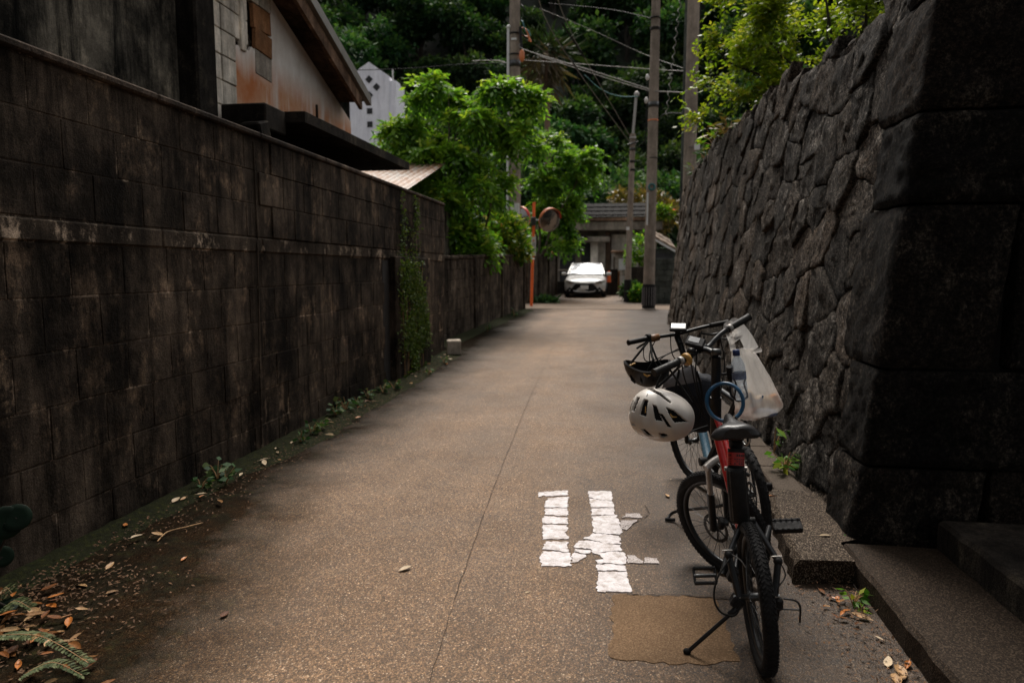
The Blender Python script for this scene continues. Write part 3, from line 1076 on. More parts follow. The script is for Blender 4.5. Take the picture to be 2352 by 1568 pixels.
def top_v(u):
    pts = [(-0.2, 3.62), (0.7, 3.24), (3.5, 3.58), (8.8, 3.84), (12.2, 3.78), (13.8, 3.66)]
    for (a, b), (c, d2) in zip(pts, pts[1:]):
        if u <= c: return b + (d2 - b) * (u - a) / (c - a)
    return pts[-1][1]


def bot_v(u): return ground_z(SW0.y + u) - 0.08


sw = thing('stone_wall', 'high dark wall of irregular dry stones leaning back on the right', 'wall', (1.6, 10.8, 0.0))
rn = random.Random(12)
seeds = []
u = 0.45
tries = 0
while tries < 26000 and len(seeds) < 330:
    tries += 1
    u = rn.uniform(0.3, SWL + 0.15)
    v = rn.uniform(bot_v(u) - 0.1, top_v(u) + 0.1)
    hi = (v > 2.2)
    rad = 0.30 if hi else (0.265 if v < 0.8 else 0.315)
    if rn.random() < 0.25: rad *= 0.72
    ok = True
    for (a, b, r2) in seeds:
        du = (u - a) / 1.12; dv = (v - b) * 1.12
        if du * du + dv * dv < (0.5 * (rad + r2) * 1.12) ** 2: ok = False; break
    if ok: seeds.append((u, v, rad))


def clip(poly, nx_, ny_, c):
    out = []
    n = len(poly)
    for i in range(n):
        a, b = poly[i], poly[(i + 1) % n]
        da = a[0] * nx_ + a[1] * ny_ - c; db = b[0] * nx_ + b[1] * ny_ - c
        if da <= 0: out.append(a)
        if da * db < 0:
            t = da / (da - db)
            out.append((a[0] + (b[0] - a[0]) * t, a[1] + (b[1] - a[1]) * t))
    return out


cells = []
for i, (u, v, r_) in enumerate(seeds):
    poly = [(u - 1, v - 1), (u + 1, v - 1), (u + 1, v + 1), (u - 1, v + 1)]
    for j, (a, b, r2) in enumerate(seeds):
        if j == i or abs(a - u) > 1.6 or abs(b - v) > 1.6: continue
        dx, dy = a - u, (b - v) * 1.25
        w = 0.5 + 0.18 * (r_ - r2) / (r_ + r2)
        nx_, ny_ = dx, dy * 1.25
        c = nx_ * (u + (a - u) * w) + ny_ * (v + (b - v) * w)
        poly = clip(poly, nx_, ny_, c)
        if len(poly) < 3: break
    if len(poly) < 3: continue
    poly = clip(poly, -1, 0, -0.36); poly = clip(poly, 1, 0, SWL)
    if len(poly) < 3: continue
    poly = clip(poly, 0, -1, -bot_v(u)); poly = clip(poly, 0, 1, top_v(u) + rn.uniform(-0.10, 0.09))
    if len(poly) < 3: continue
    ar = 0.5 * abs(sum(poly[k][0] * poly[(k + 1) % len(poly)][1] - poly[(k + 1) % len(poly)][0] * poly[k][1] for k in range(len(poly))))
    if ar < 0.004: continue
    cells.append((u, v, poly, ar))


def stone_mesh(poly, u, v, place, near, seed, bulge=1.0):
    """rounded, chipped stone over a polygon of the wall face"""
    rn = random.Random(seed)
    n = 22 if near else 14
    per = [math.dist(poly[k], poly[(k + 1) % len(poly)]) for k in range(len(poly))]
    tot = sum(per)
    ring = []
    for k in range(n):
        s = tot * k / n
        j = 0
        while s > per[j]: s -= per[j]; j += 1
        a, b = poly[j], poly[(j + 1) % len(poly)]
        t = s / per[j] if per[j] else 0
        qx_, qy_ = a[0] + (b[0] - a[0]) * t, a[1] + (b[1] - a[1]) * t
        ring.append((qx_ + 0.035 * mnoise.noise(Vector((qx_ * 9, qy_ * 9, 3))), qy_ + 0.035 * mnoise.noise(Vector((qx_ * 9, qy_ * 9, 8)))))
    cx = sum(p[0] for p in ring) / n; cy = sum(p[1] for p in ring) / n
    size = math.sqrt(abs(sum(ring[k][0] * ring[(k + 1) % n][1] - ring[(k + 1) % n][0] * ring[k][1] for k in range(n)) * 0.5))
    proud = rn.uniform(-0.018, 0.02) * bulge
    tu, tv = rn.uniform(-0.05, 0.05), rn.uniform(-0.08, 0.04)
    off = rn.uniform(0, 50)
    lay = [(-0.002, -0.10), (-0.003, -0.010), (-0.006, 0.005), (-0.014, 0.012), (-0.06, 0.013)] + ([(-0.10, 0.014), (-0.15, 0.014)] if near else [])
    vs, fs = [], []
    for (ins, dep) in lay:
        for (a, b) in ring:
            dx, dy = cx - a, cy - b
            dl = max(1e-4, math.hypot(dx, dy))
            q = min(0.8, -ins / dl * (1 + 0.35 * mnoise.noise(Vector((a * 5, b * 5, off)))))
            x, y = a + dx * q, b + dy * q
            dd = dep if dep < -0.05 else dep + proud + tu * (x - cx) + tv * (y - cy)
            if dep > -0.05:
                dd += 0.015 * bulge * mnoise.noise(Vector((x * 5, y * 5, off))) + 0.018 * mnoise.noise(Vector((x * 13, y * 13, off))) + 0.010 * mnoise.noise(Vector((x * 29, y * 29, off)))
            vs.append(place(x, y, dd))
    m = len(lay)
    cdd = lay[-1][1] + proud + 0.004 + 0.03 * mnoise.noise(Vector((cx * 6, cy * 6, off)))
    vs.append(place(cx, cy, cdd))
    for i in range(m - 1):
        for k in range(n):
            fs.append((i * n + k, i * n + (k + 1) % n, (i + 1) * n + (k + 1) % n, (i + 1) * n + k))
    for k in range(n):
        fs.append(((m - 1) * n + k, (m - 1) * n + (k + 1) % n, m * n))
    return vs, fs


cells.sort(key=lambda c: c[0])
for i, (u, v, poly, ar) in enumerate(cells):
    vs, fs = stone_mesh(poly, u, v, swp, u < 4.5, i)
    mb = MB(); mb.add(vs, fs, True)
    if i < 288: mb.build('stone', MAT['stone'], sw)
    else:
        if i == 288: rest = MB()
        rest.add(vs, fs, True)
if len(cells) > 288: rest.build('stones', MAT['stone'], sw, kind='stuff')

# corner stones: dressed blocks that show a lane face and an end face
qv = [(-0.1, 0.545), (0.545, 1.09), (1.09, 1.97), (1.97, 2.45), (2.45, 3.07), (3.07, 3.62)]
qu = [0.44, 0.40, 0.58, 0.46, 0.52, 0.40]
qx = [0.62, 0.85, 0.55, 0.82, 0.95, 0.7]
eback = Vector((eu.y, -eu.x, 0))                    # into the wall (+X)
for i, ((a, b), uu, xx) in enumerate(zip(qv, qu, qx)):
    rn = random.Random(90 + i)
    mb = MB()
    nu, nv_, nd = 13, 17, 14
    rows = []
    for kv in range(nv_):
        v = a + 0.008 + (b - a - 0.016) * kv / (nv_ - 1)
        row = []
        edge_v = 0.016 * (1 if kv in (0, nv_ - 1) else 0)
        path = []
        for ku in range(nu): path.append((uu * (1 - ku / (nu - 1)), 0.0))
        for kd in range(1, nd): path.append((0.0, xx * kd / (nd - 1)))
        for (u, dd) in path:
            wob = 0.012 * mnoise.noise(Vector((u * 5 + i, v * 5, dd * 5))) + 0.014 * mnoise.noise(Vector((u * 14, v * 14 + i, dd * 14))) + 0.008 * mnoise.noise(Vector((u * 33, v * 33 + i, dd * 33)))
            round_ = 0.012 if (u < 0.02 and dd < 0.02) else 0
            p = swp(u + 0.0, v, 0.055 - edge_v + wob - round_) + eback * dd
            if dd > 0: p = p - eu * (0.02 - edge_v + wob)
            if round_: p = p + eu * 0.006
            row.append(p)
        rows.append(row)
    mb.grid(rows, True)
    # closing top, bottom, ends towards the inside
    inn = [swp(uu, a + 0.02, -0.2), swp(uu, b - 0.02, -0.2)]
    mb.grid([[r[0] for r in rows], [swp(uu, a + (b - a) * k / (nv_ - 1), -0.25) for k in range(nv_)]], False)
    mb.grid([[rows[-1][k] for k in range(len(rows[-1]))], [swp(0.3, b - 0.02, -0.3)] * len(rows[-1])], False)
    mb.grid([[rows[0][k] for k in range(len(rows[0]))], [swp(0.3, a + 0.02, -0.3)] * len(rows[0])], False)
    mb.build('corner_stone', MAT['quoin'], sw)
# ashlar end face behind the corner stones (faces the steps)
for i, ((a, b), xx) in enumerate(zip(qv, qx)):
    x = xx + 0.012
    k = 0
    rn = random.Random(40 + i)
    while x < 3.6:
        w = rn.uniform(0.55, 1.05)
        c = swp(0.14, (a + b) / 2, 0) + eback * (x + w / 2)
        mb = MB()
        rot = Matrix.Rotation(math.atan2(eback.y, eback.x), 3, 'Z')
        mb.box(c, (w - 0.014, 0.30, b - a - 0.014), rot, 0.02)
        mb.build('end_stone', MAT['quoin'], sw)
        x += w
core = MB()
rows = []
for t in lin(0.12, SWL - 0.02, 26):
    tv = top_v(t) - 0.16
    rows.append([swp(t, bot_v(t) - 0.1, -0.06), swp(t, tv, -0.06), swp(t, tv, -0.06) + eback * 0.9, swp(t, bot_v(t) - 0.1, -0.06) + eback * 1.2])
core.grid(rows, False, True)
core.add(rows[-1], [(0, 1, 2, 3)]); core.add(rows[0], [(3, 2, 1, 0)])
core.build('wall_core', MAT['stone_core'], sw)
core = MB().box((3.0, 4.42, 1.75), (2.2, 0.4, 3.6)); core.build('end_core', MAT['stone_core'], sw)

# raised garden behind the stone wall
g = MB()
g.grid([[(x, y, top_v(y - 3.9) - 0.35 + 0.1 * math.sin(x * 2 + y)) for x in lin(2.45, 14, 10)] for y in lin(4.7, 17.5, 14)], True)
tag(g.build('terrace_ground', MAT['earth']), None, None, None, 'structure')
MB().box((8.2, 17.6, 1.7), (12.0, 0.2, 3.3)).top('terrace_wall', MAT['stone_core'], 'plain dark retaining wall closing the raised garden', 'wall')

# ------------------------------------------------------------------ ledge, steps on the right
lg = thing('concrete_ledge', 'low exposed aggregate ledge at the foot of the stone wall beside the bicycles', 'ledge', (1.15, 4.4, 0))
mb = MB()
rows = []
rn = random.Random(3)
for y in lin(3.585, 4.75, 18):
    e = 0.93 + (y - 3.58) * 0.075 + rn.uniform(-0.012, 0.012)
    h = 0.125 + rn.uniform(-0.005, 0.005)
    yy = y + (0.02 * rn.random() if y < 3.6 else 0)
    rows.append([(e - 0.01, yy, -0.02), (e, yy, h - 0.03), (e + 0.03, yy + 0.005, h), (1.1, yy + 0.01, h + 0.004), (1.19, yy + 0.02 * (y < 3.6), h + 0.003), (1.345 if y > 3.88 else 1.231, yy + 0.03 * (y < 3.6), h)])
mb.grid(rows, False)
mb.add(rows[0], [(0, 1, 2, 3, 4, 5)])
mb.add([rows[0][0], rows[0][5], (1.231, 3.63, -0.02)], [(0, 1, 2)])
mb.build('slab', MAT['kerb'], lg)
for i, (y0, y1) in enumerate(((4.77, 5.37), (5.38, 5.98), (5.99, 6.6))):
    MB().box((1.19, (y0 + y1) / 2, 0.06), (0.20, y1 - y0, 0.12), ch=0.01).build('gutter_lid', MAT['lid'], lg)
    MB().box((1.32, (y0 + y1) / 2, 0.05), (0.05, y1 - y0, 0.10), ch=0.006).build('gutter_edge', MAT['kerb'], lg)

st = thing('stone_steps', 'two broad dark concrete steps leading off to the right of the lane', 'steps', (2.2, 2.6, 0))
for (x0, x1, z, nm, y1) in ((1.236, 1.72, 0.125, 'step', 3.86), (1.725, 3.6, 0.285, 'step', 3.86)):
    mb = MB()
    rows = []
    rn = random.Random(int(x0 * 100))
    for y in lin(-1.0, y1, 40):
        j = rn.uniform(-0.006, 0.006)
        rows.append([(x0 + j, y, -0.02), (x0 + j * 1.5, y, z - 0.02), (x0 + 0.02 + j, y, z + j * 0.4), ((x0 + x1) / 2, y, z + 0.003 + j * 0.3), (x1 + 0.01, y, z)])
    mb.grid(rows, False)
    mb.add(rows[-1], [(0, 1, 2, 3, 4)])
    mb.build(nm, MAT['step'] if z < 0.2 else MAT['slab'], st)

# ------------------------------------------------------------------ old house behind the tall wall on the left
hs = thing('old_house', 'stained old house with a rusty gable rising behind the tall block wall', 'house', (-5.5, 6.5, 0))
HX = -4.2
MB().box((HX - 0.2, 3.0, 3.4), (0.3, 6.55, 6.8)).build('side_wall', MAT['house_dark'], hs)
MB().box((HX - 0.1, 3.0, 3.02), (0.45, 6.5, 0.16), ch=0.02).build('base_course', MAT['slab'], hs)
MB().box((HX - 0.02, 6.48, 3.3), (0.3, 0.34, 6.2), ch=0.02).build('corner_column', MAT['slab'], hs)
# gable core
SL = math.tan(R(21.1))
gz = lambda y: 4.80 - (y - 8.3) * SL
core = MB().prism([(HX - 0.06, 6.66, 2.2), (HX - 0.06, 10.5, 2.2), (HX - 0.06, 10.5, gz(10.5)), (HX - 0.06, 6.66, gz(6.66))], (-0.2, 0, 0))
core.build('gable_core', MAT['mortar'], hs)
# pale blocks of the gable, row by row, cut where the rusty render and the boards are
rn = random.Random(6)
bh, bw = 0.262, 0.275
for r in range(10):
    zb = 3.10 + r * bh
    for c in range(10):
        y0 = 6.67 + c * bw
        ymid, zmid = y0 + bw / 2, zb + bh / 2
        if zmid > gz(y0 + bw) - 0.05: continue
        render = (y0 > 7.20 and zmid < 4.12 - 0.05 * math.sin(c * 2.1)) or y0 > 7.93
        board = 7.55 < ymid < 8.0 and 4.02 < zmid < 4.55
        if render or board: continue
        d = rn.uniform(-0.006, 0.008)
        MB().box((HX - 0.03 + d, ymid, zmid), (0.08, bw - 0.012, bh - 0.012), ch=0.006).build('block', MAT['gable_block'], hs)
MB().box((HX + 0.006, 7.365, 4.55), (0.06, 0.10, 1.0), ch=0.008).build('window_post', MAT['gable_block'], hs)
# rusty render panel with a ragged top
pl = [(HX - 0.028, 7.19, 2.9), (HX - 0.028, 10.49, 2.9), (HX - 0.028, 10.49, gz(10.49) - 0.02), (HX - 0.028, 7.97, gz(7.97) - 0.02)]
rn = random.Random(16)
for y in lin(7.95, 7.22, 14):
    z = 4.14 + 0.07 * math.sin(y * 5.0) + rn.uniform(-0.035, 0.035)
    pl.append((HX - 0.028, y, min(z, gz(y) - 0.03)))
pl.append((HX - 0.028, 7.19, 3.62))
MB().prism(pl, (0.035, 0, 0)).build('rusty_render', MAT['rust'], hs)
MB().prism([(HX - 0.02, 9.22, 2.9), (HX - 0.02, 9.26, 2.9), (HX - 0.02, 9.26, 3.9), (HX - 0.02, 9.22, 3.9)], (0.045, 0, 0)).build('render_joint', MAT['slab'], hs)
MB().box((HX - 0.0, 7.80, 4.53), (0.05, 0.40, 0.26), Matrix.Rotation(0.05, 3, 'X'), 0.004).build('board', MAT['wood_orange'], hs)
MB().box((HX + 0.006, 7.81, 4.27), (0.05, 0.38, 0.24), Matrix.Rotation(-0.06, 3, 'X'), 0.004).build('board', MAT['wood_orange'], hs)
MB().box((HX - 0.004, 7.82, 4.02), (0.04, 0.37, 0.28), Matrix.Rotation(-0.04, 3, 'X'), 0.004).build('board', MAT['concrete'], hs, label='grey-brown lower board')
# roof: sheet, brown barge board, metal verge
yr = 5.3
zr = lambda y: gz(y) + 0.03 if y >= yr else gz(yr) + 0.03 - (yr - y) * SL
rf = MB()
for (ya, yb) in ((10.26, yr), (yr, 0.6)):
    a = [(-3.84, ya, zr(ya) + 0.10), (-3.84, yb, zr(yb) + 0.10), (-9.5, yb, zr(yb) + 0.10), (-9.5, ya, zr(ya) + 0.10)]
    rf.prism(a, (0, 0, 0.05))
rf.build('roof', MAT['tile_dark'], hs)
bb = MB().prism([(-3.88, 10.05, zr(10.05) - 0.15), (-3.88, 10.05, zr(10.05) + 0.03), (-3.88, yr, zr(yr) + 0.03), (-3.88, yr, zr(yr) - 0.15)], (0.05, 0, 0))
bb.build('barge_board', MAT['wood_brown'], hs)
vg = MB().prism([(-3.86, 10.30, zr(10.30) + 0.06), (-3.86, 10.30, zr(10.30) + 0.20), (-3.86, yr, zr(yr) + 0.20), (-3.86, yr, zr(yr) + 0.06)], (0.08, 0, 0))
vg.build('roof_verge', MAT['roof_metal'], hs)
so = MB().prism([(-3.9, 10.08, zr(10.08) - 0.02), (-3.9, yr, zr(yr) - 0.02), (-4.3, yr, zr(yr) - 0.02), (-4.3, 10.08, zr(10.08) - 0.02)], (0, 0, 0.04))
so.build('soffit', MAT['wood_dark'], hs)
cn = MB()
cn.prism([(-4.24, 7.15, 3.22), (-3.40, 7.20, 3.22), (-3.36, 10.84, 3.22), (-4.24, 10.84, 3.22)], (0, 0, 0.115))
cn.build('canopy_slab', MAT['slab'], hs)
MB().box((-3.86, 6.96, 3.20), (0.5, 0.44, 0.26), ch=0.015).build('canopy_beam', MAT['slab'], hs)
MB().box((-3.7, 6.70, 3.02), (0.22, 0.22, 0.22), Matrix.Rotation(0.3, 3, 'X'), 0.02).build('pipe_stub', MAT['slab'], hs)
MB().box((-6.8, 10.5, 1.9), (5.0, 0.14, 3.4)).build('back_wall', MAT['house_dark'], hs)
MB().box((-6.8, -0.3, 3.2), (5.0, 0.14, 6.2)).build('back_wall', MAT['house_dark'], hs)

# corrugated shed roof past the house
sh = thing('shed', 'shed with a rusty white corrugated iron roof behind the tall wall', 'shed', (-5.2, 15.0, ground_z(15)))
mb = MB()
rows = []
for y in lin(13.0, 16.6, 5):
    rows.append([(x, y, 3.12 + (y - 13.0) * 0.31 + 0.022 * math.sin(x * 2 * math.pi / 0.16)) for x in lin(-6.6, -4.2, 130)])
mb.grid(rows, True)
mb.build('corrugated_roof', MAT['corr'], sh)
MB().box((-5.25, 15.0, 1.5), (2.4, 3.4, 3.0)).build('shed_wall', MAT['house_dark'], sh)

# ------------------------------------------------------------------ white tower on the slope
twr = thing('white_tower', 'white pointed tower with diamond-shaped openings rising above the trees', 'tower', (-16.2, 45.6, hill_h(-16, 45)))
cx_, w_ = -16.27, 2.72
pent = [(cx_ - w_ / 2, 44, 0), (cx_ + w_ / 2, 44, 0), (cx_ + w_ / 2, 44, 14.1), (cx_ + 0.0, 44, 15.05), (cx_ - w_ / 2, 44, 14.22)]
MB().prism(pent, (0.0, 3.2, 0)).build('tower_wall', MAT['white_wall'], twr)
MB().box((cx_ + w_ / 2 + 0.2, 44.6, 7.0), (0.4, 0.9, 13.7)).build('side_buttress', MAT['white_wall'], twr)
for (dx, z, rot) in ((0, 13.95, 1), (-0.55, 13.45, 1), (0.5, 13.45, 1), (0, 12.95, 1), (0, 11.95, 0), (0, 11.1, 0)):
    m = Matrix.Rotation(R(45) if rot else 0, 3, 'Y')
    f = MB().box((cx_ + dx, 43.985, z), (0.36, 0.04, 0.36), m).build('diamond_opening' if rot else 'square_opening', MAT['hole'], twr)
tag(MB().tube([(-14.75, 44.2, 9), (-14.72, 44.2, 14.6)], 0.05, 6).top('thin_mast', MAT['sign_white'], 'thin white mast standing beside the white tower', 'mast'))

# ------------------------------------------------------------------ house at the end of the lane
eh = thing('end_house', 'old grey concrete house with a porch facing down the lane behind the car', 'house', (-1.0, 36, ground_z(34)))
HY = 34.0
P = lambda px, py, y=HY: at(px, py, y)
MB().box((-1.0, 37.0, 2.3), (5.6, 5.2, 3.8)).build('wall', MAT['house_grey'], eh)
rows = []
for t in lin(0, 1, 9):
    y = 33.2 + 3.4 * t; z = 4.12 + 0.95 * t
    rows.append([(x, y, z + 0.02 * abs(math.sin(x * 9))) for x in lin(-4.4, 2.2, 120)])
mb = MB(); mb.grid(rows, True); mb.build('roof', MAT['tile_dark'], eh)
for t in range(3):
    z = 4.22 + 0.28 * t; y = 33.55 + 1.0 * t
    MB().box((-1.1, y, z + 0.02), (6.6, 0.12, 0.05), ch=0.01).build('tile_course', MAT['tile_dark'], eh)
MB().box((-1.1, 33.35, 4.02), (6.5, 0.3, 0.14), ch=0.01).build('eave_board', MAT['wood_brown'], eh)
MB().box((-1.1, 33.6, 3.72), (6.2, 0.6, 0.42), ch=0.03).build('fascia_beam', MAT['house_grey'], eh)
ped = MB().prism([P(1300, 547, 33.3), P(1352, 547, 33.3), P(1326, 529, 33.3)], (0, 0.3, 0)); ped.build('pediment', MAT['slab'], eh)
MB().box((-1.9, 33.6, 3.08), (2.9, 0.5, 0.26), ch=0.03).build('porch_beam', MAT['house_grey'], eh)
MB().box((-2.19, 34.36, 1.75), (1.5, 0.06, 2.4)).build('dark_doorway', MAT['hole'], eh)
for x in (-2.95, -2.1):
    MB().box((x, 34.3, 1.75), (0.06, 0.06, 2.4)).build('door_post', MAT['house_grey'], eh)
MB().box((-2.2, 34.28, 1.62), (1.6, 0.08, 0.07)).build('sill', MAT['concrete'], eh)
MB().box((-2.0, 34.31, 2.25), (0.3, 0.03, 0.5)).build('window_pane', MAT['lamp_glass'], eh)
MB().box((-1.2, 34.0, 1.7), (0.36, 0.3, 2.8), ch=0.02).build('pillar', MAT['pale_plaster'], eh)
dr = MB().box((-0.83, 34.25, 1.75), (0.42, 0.07, 2.5), ch=0.01).build('door_panel', MAT['sign_white'], eh)
dr.data.materials[0] = MAT['pale_plaster']
MB().box((-0.83, 34.2, 1.75), (0.40, 0.02, 0.03)).build('rail', MAT['house_grey'], dr)
MB().box((-0.55, 33.8, 1.95), (0.24, 0.3, 3.0), ch=0.02).build('timber_column', MAT['wood_dark'], eh)
MB().box((0.28, 34.28, 1.9), (1.3, 0.1, 2.9)).build('side_wall', MAT['pale_plaster'], eh)

nb = thing('notice_board', 'roofed notice board with a white paper, right of the house porch', 'notice board', P(1425, 690, 32.6))
MB().box(P(1425, 606, 32.6), (0.62, 0.06, 1.1), ch=0.01).build('board', MAT['concrete'], nb)
MB().box(P(1430, 607, 32.54), (0.36, 0.02, 0.52)).build('paper', MAT['sign_white'], nb)
MB().box(P(1425, 578, 32.5), (0.86, 0.3, 0.10), Matrix.Rotation(0.2, 3, 'X'), 0.01).build('roof', MAT['wood_brown'], nb)
for px in (1410, 1437):
    MB().box(P(px, 640, 32.6), (0.06, 0.06, 2.0)).build('post', MAT['wood_brown'], nb)
MB().box(P(1407, 652, 31.6), (0.46, 0.4, 1.35), ch=0.02).top('gate_pier', MAT['slab'], 'dark square gate pier beside the white car', 'pier')
MB().box(P(1421, 655, 31.8), (0.10, 0.12, 1.3), ch=0.01).top('gate_post', MAT['wood_orange'], 'rusty orange gate post right of the dark pier', 'post')
MB().box(P(1320, 664, 33.0), (3.2, 0.3, 0.75), ch=0.03).top('garden_wall', MAT['slab'], 'low dark garden wall behind the parked car', 'wall')
MB().tube([P(1399, 648, 30.8), P(1399, 622, 30.8)], [0.09, 0.05], 10).top('reflector_post', MAT['orange_paint'], 'small orange reflector post by the car door mirror', 'post')
MB().box(P(1272, 590, 31.9), (0.22, 0.2, 0.5), ch=0.02).top('letter_box', MAT['hood_red'], 'small red letter box under the hedge left of the car', 'letter box')

# building and wall on the right, past the end of the stone wall
rb = thing('side_house', 'low house with a brown tiled roof beyond the end of the stone wall', 'house', (2.6, 29.0, ground_z(28)))
mb = MB()
a0, a1 = P(1497, 543, 27.5), P(1552, 574, 27.5)
for k in range(6):
    t0, t1 = k / 6, (k + 1) / 6
    p0, p1 = a0.lerp(a1, t0), a0.lerp(a1, t1)
    MB().prism([p0, p1, p1 + Vector((0.0, 3.6, 0.5)), p0 + Vector((0.0, 3.6, 0.5))], (0, 0, 0.07 + 0.02 * (k % 2))).build('tile_row', MAT['tile_brown'], rb)
e = (a1 - a0)
MB().prism([a0 - Vector((0, 0, 0.1)), a1 - Vector((0, 0, 0.1)), a1 - Vector((0, 0, 0.01)), a0 - Vector((0, 0, 0.01))], (0, 0.1, 0)).build('verge_board', MAT['sign_white'], rb)
MB().box((1.9, 28.4, 1.6), (1.3, 1.2, 1.7)).build('wall', MAT['green_wall'], rb)
MB().box((1.75, 27.78, 2.1), (0.7, 0.04, 0.35)).build('window', MAT['hole'], rb)
gw = thing('greenish_wall', 'greenish block wall between the thick pole and the stone wall end', 'wall', (1.7, 25.2, ground_z(25)))
for r in range(8):
    for c in range(4):
        x = 1.02 + c * 0.42 + (0.21 if r % 2 else 0)
        MB().box((x + 0.2, 25.2, ground_z(25) + 0.1 + r * 0.205), (0.41, 0.15, 0.195), ch=0.006).build('block', MAT['green_wall'], gw)
MB().box((1.75, 25.24, ground_z(25) + 0.82), (1.75, 0.1, 1.6)).build('mortar', MAT['mortar'], gw)
MB().box((0.72, 27.4, ground_z(27) + 0.65), (0.9, 0.14, 1.35), ch=0.02).top('dark_gate', MAT['slab'], 'dark gate panel between the thin pole and the thick pole', 'gate')

# ================================================================== TREES AND PLANTS
def leafy(name, V, r, mat, root):
    o0 = np.array(origin_of(root))
    me = leaf_mesh(name, V - o0, r, mat)
    return link_mesh(name, me, root)


# --- forest on the hill: five crown shapes, copied
protos = []
for k in range(5):
    rng = random.Random(50 + k)
    blobs = []
    for i in range(9):
        a = rng.uniform(0, 6.28); rr = rng.uniform(0.2, 2.2)
        s = rng.uniform(1.0, 1.7)
        blobs.append((rr * math.cos(a), rr * math.sin(a), 4.2 + rng.uniform(-1.5, 1.7), s * 1.15, s * 1.15, s * 0.8))
    Pp, Dd = blob_points(blobs, 3000, 0.55)
    D2 = norm(Dd + RNG.normal(size=Dd.shape) * 0.7)
    V = leaves_at(Pp - D2 * 0.1, D2, 0.42, 0.13, 0.7)
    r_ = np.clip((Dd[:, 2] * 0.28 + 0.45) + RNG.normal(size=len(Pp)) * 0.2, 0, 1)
    crown = leaf_mesh('crown', V, r_, MAT['leaf_hill'])
    mb = MB()
    branches(mb, (0, 0, -0.8), [(0, 0, 3.6), (0.9, 0.4, 4.2), (-0.9, -0.3, 4.4)], 0.2, 0.3, 6, k)
    trunk = bpy.data.meshes.new('trunk'); trunk.from_pydata(mb.v, [], mb.f); trunk.materials.append(MAT['bark_dark'])
    protos.append((crown, trunk))
rn = random.Random(99)
LBL = 'dark evergreen tree in the dense forest on the hillside'
n = 0
for row in range(13):
    y = 43.5 + row * 4.2
    half = 0.55 * y + 8
    x = -half - 4
    while x < half * 0.62:
        px = x + rn.uniform(-1.4, 1.4); py = y + rn.uniform(-1.6, 1.6)
        x += rn.uniform(3.6, 4.8) * (1 + 0.01 * row)
        if -19.0 < px < -13.2 and py < 50: continue
        t = thing('forest_tree', LBL, 'tree', (px, py, hill_h(px, py) - 0.2), 'trees of the forest on the hillside')
        s = rn.uniform(0.75, 1.35)
        t.scale = (s, s, s * rn.uniform(0.85, 1.15)); t.rotation_euler = (0, 0, rn.uniform(0, 6.28))
        cr_, tr_ = protos[rn.randrange(5)]
        link_mesh('crown', cr_, t); link_mesh('trunk', tr_, t)
        n += 1
ft = [o for o in COL.objects if o.get('category') == 'tree' and o.name.startswith('forest_tree')]
used_ = set()
for (px, py, lab) in ((845, 95, 'broad rounded evergreen whose crown rises directly behind the tip of the white tower'), (745, 60, 'wide spreading evergreen on the slope just above the metal roof verge of the old house'),
                      (1120, 60, 'dark evergreen on the slope immediately left of the utility pole with the orange clamp'), (1400, 90, 'evergreen crown seen through the crossing cables between the two tall poles'), (1390, 330, 'low evergreen at the hill foot, behind the slanting cables and above the end house roof')):
    best = None
    for o in ft:
        if o.name in used_: continue
        v = Vector((o.location.x, o.location.y, o.location.z + 4.4 * o.scale[2])) - Vector((0, 0, CAM_Z))
        w = v.dot(_fw); qx = 1176 + _F * v.dot(_rt) / w; qy = 784 - _F * v.dot(_up) / w
        e_ = math.hypot(qx - px, qy - py) + w * 0.9
        if best is None or e_ < best[0]: best = (e_, o)
    best[1]['label'] = lab; used_.add(best[1].name)
# undergrowth that closes the gaps at the foot of the hill
Pp = np.stack([RNG.uniform(-34, 26, 9000), RNG.uniform(39.5, 44.5, 9000), RNG.uniform(0.4, 3.4, 9000)], 1)
keep = ~((Pp[:, 0] > -18.2) & (Pp[:, 0] < -14.0) & (Pp[:, 1] > 43.2))
Pp = Pp[keep]
D2 = norm(RNG.normal(size=Pp.shape) + np.array([0, -0.4, 0.4]))
me = leaf_mesh('undergrowth', leaves_at(Pp, D2, 0.5, 0.16, 0.6), RNG.uniform(0, 0.8, len(Pp)), MAT['leaf_hill'])
tag(link_mesh('undergrowth', me), 'dark tangled undergrowth at the foot of the wooded hill', 'undergrowth', None, 'stuff')


def palm(px, py, y, scale, label, seed):
    c = at(px, py, y)
    base = Vector((c.x, y, hill_h(c.x, y) - 0.3))
    t = thing('palm_tree', label, 'palm', base, None)
    rng = random.Random(seed)
    mb = MB()
    mb.tube(smooth_path([base, base.lerp(c, 0.5) + Vector((0.2, 0, 0)), c], 5), [0.16] * 11, 8)
    mb.build('trunk', MAT['palm_bark'], t)
    VV, rr = [], []
    for k in range(34):
        a = rng.uniform(0, 6.28); el = rng.uniform(-1.25, 1.0)
        d = np.array([math.cos(a) * math.cos(el), math.sin(a) * math.cos(el), math.sin(el)])
        Lr = scale * rng.uniform(0.7, 1.1)
        nseg = 14
        ts = np.linspace(0.35, 1, nseg)
        Q = np.array(c) + d * Lr * 0.55 * ts[:, None] - np.array([0, 0, 1.0]) * (Lr * 0.28 * ts[:, None] ** 2)
        DD = d + RNG.normal(size=(nseg, 3)) * 0.55 - np.array([0, 0, 0.5])
        VV.append(leaves_at(Q, DD, Lr * 0.5, Lr * 0.035, 0.4))
        base_r = 0.25 if el > 0.1 else 0.85
        rr.append(np.clip(base_r + RNG.normal(size=nseg) * 0.13, 0, 1))
    leafy('crown', np.concatenate(VV), np.concatenate(rr), MAT['leaf_palm'], t)


palm(1252, 118, 39.5, 2.6, 'shaggy palm with hanging dry fronds left of the slanting cables', 1)

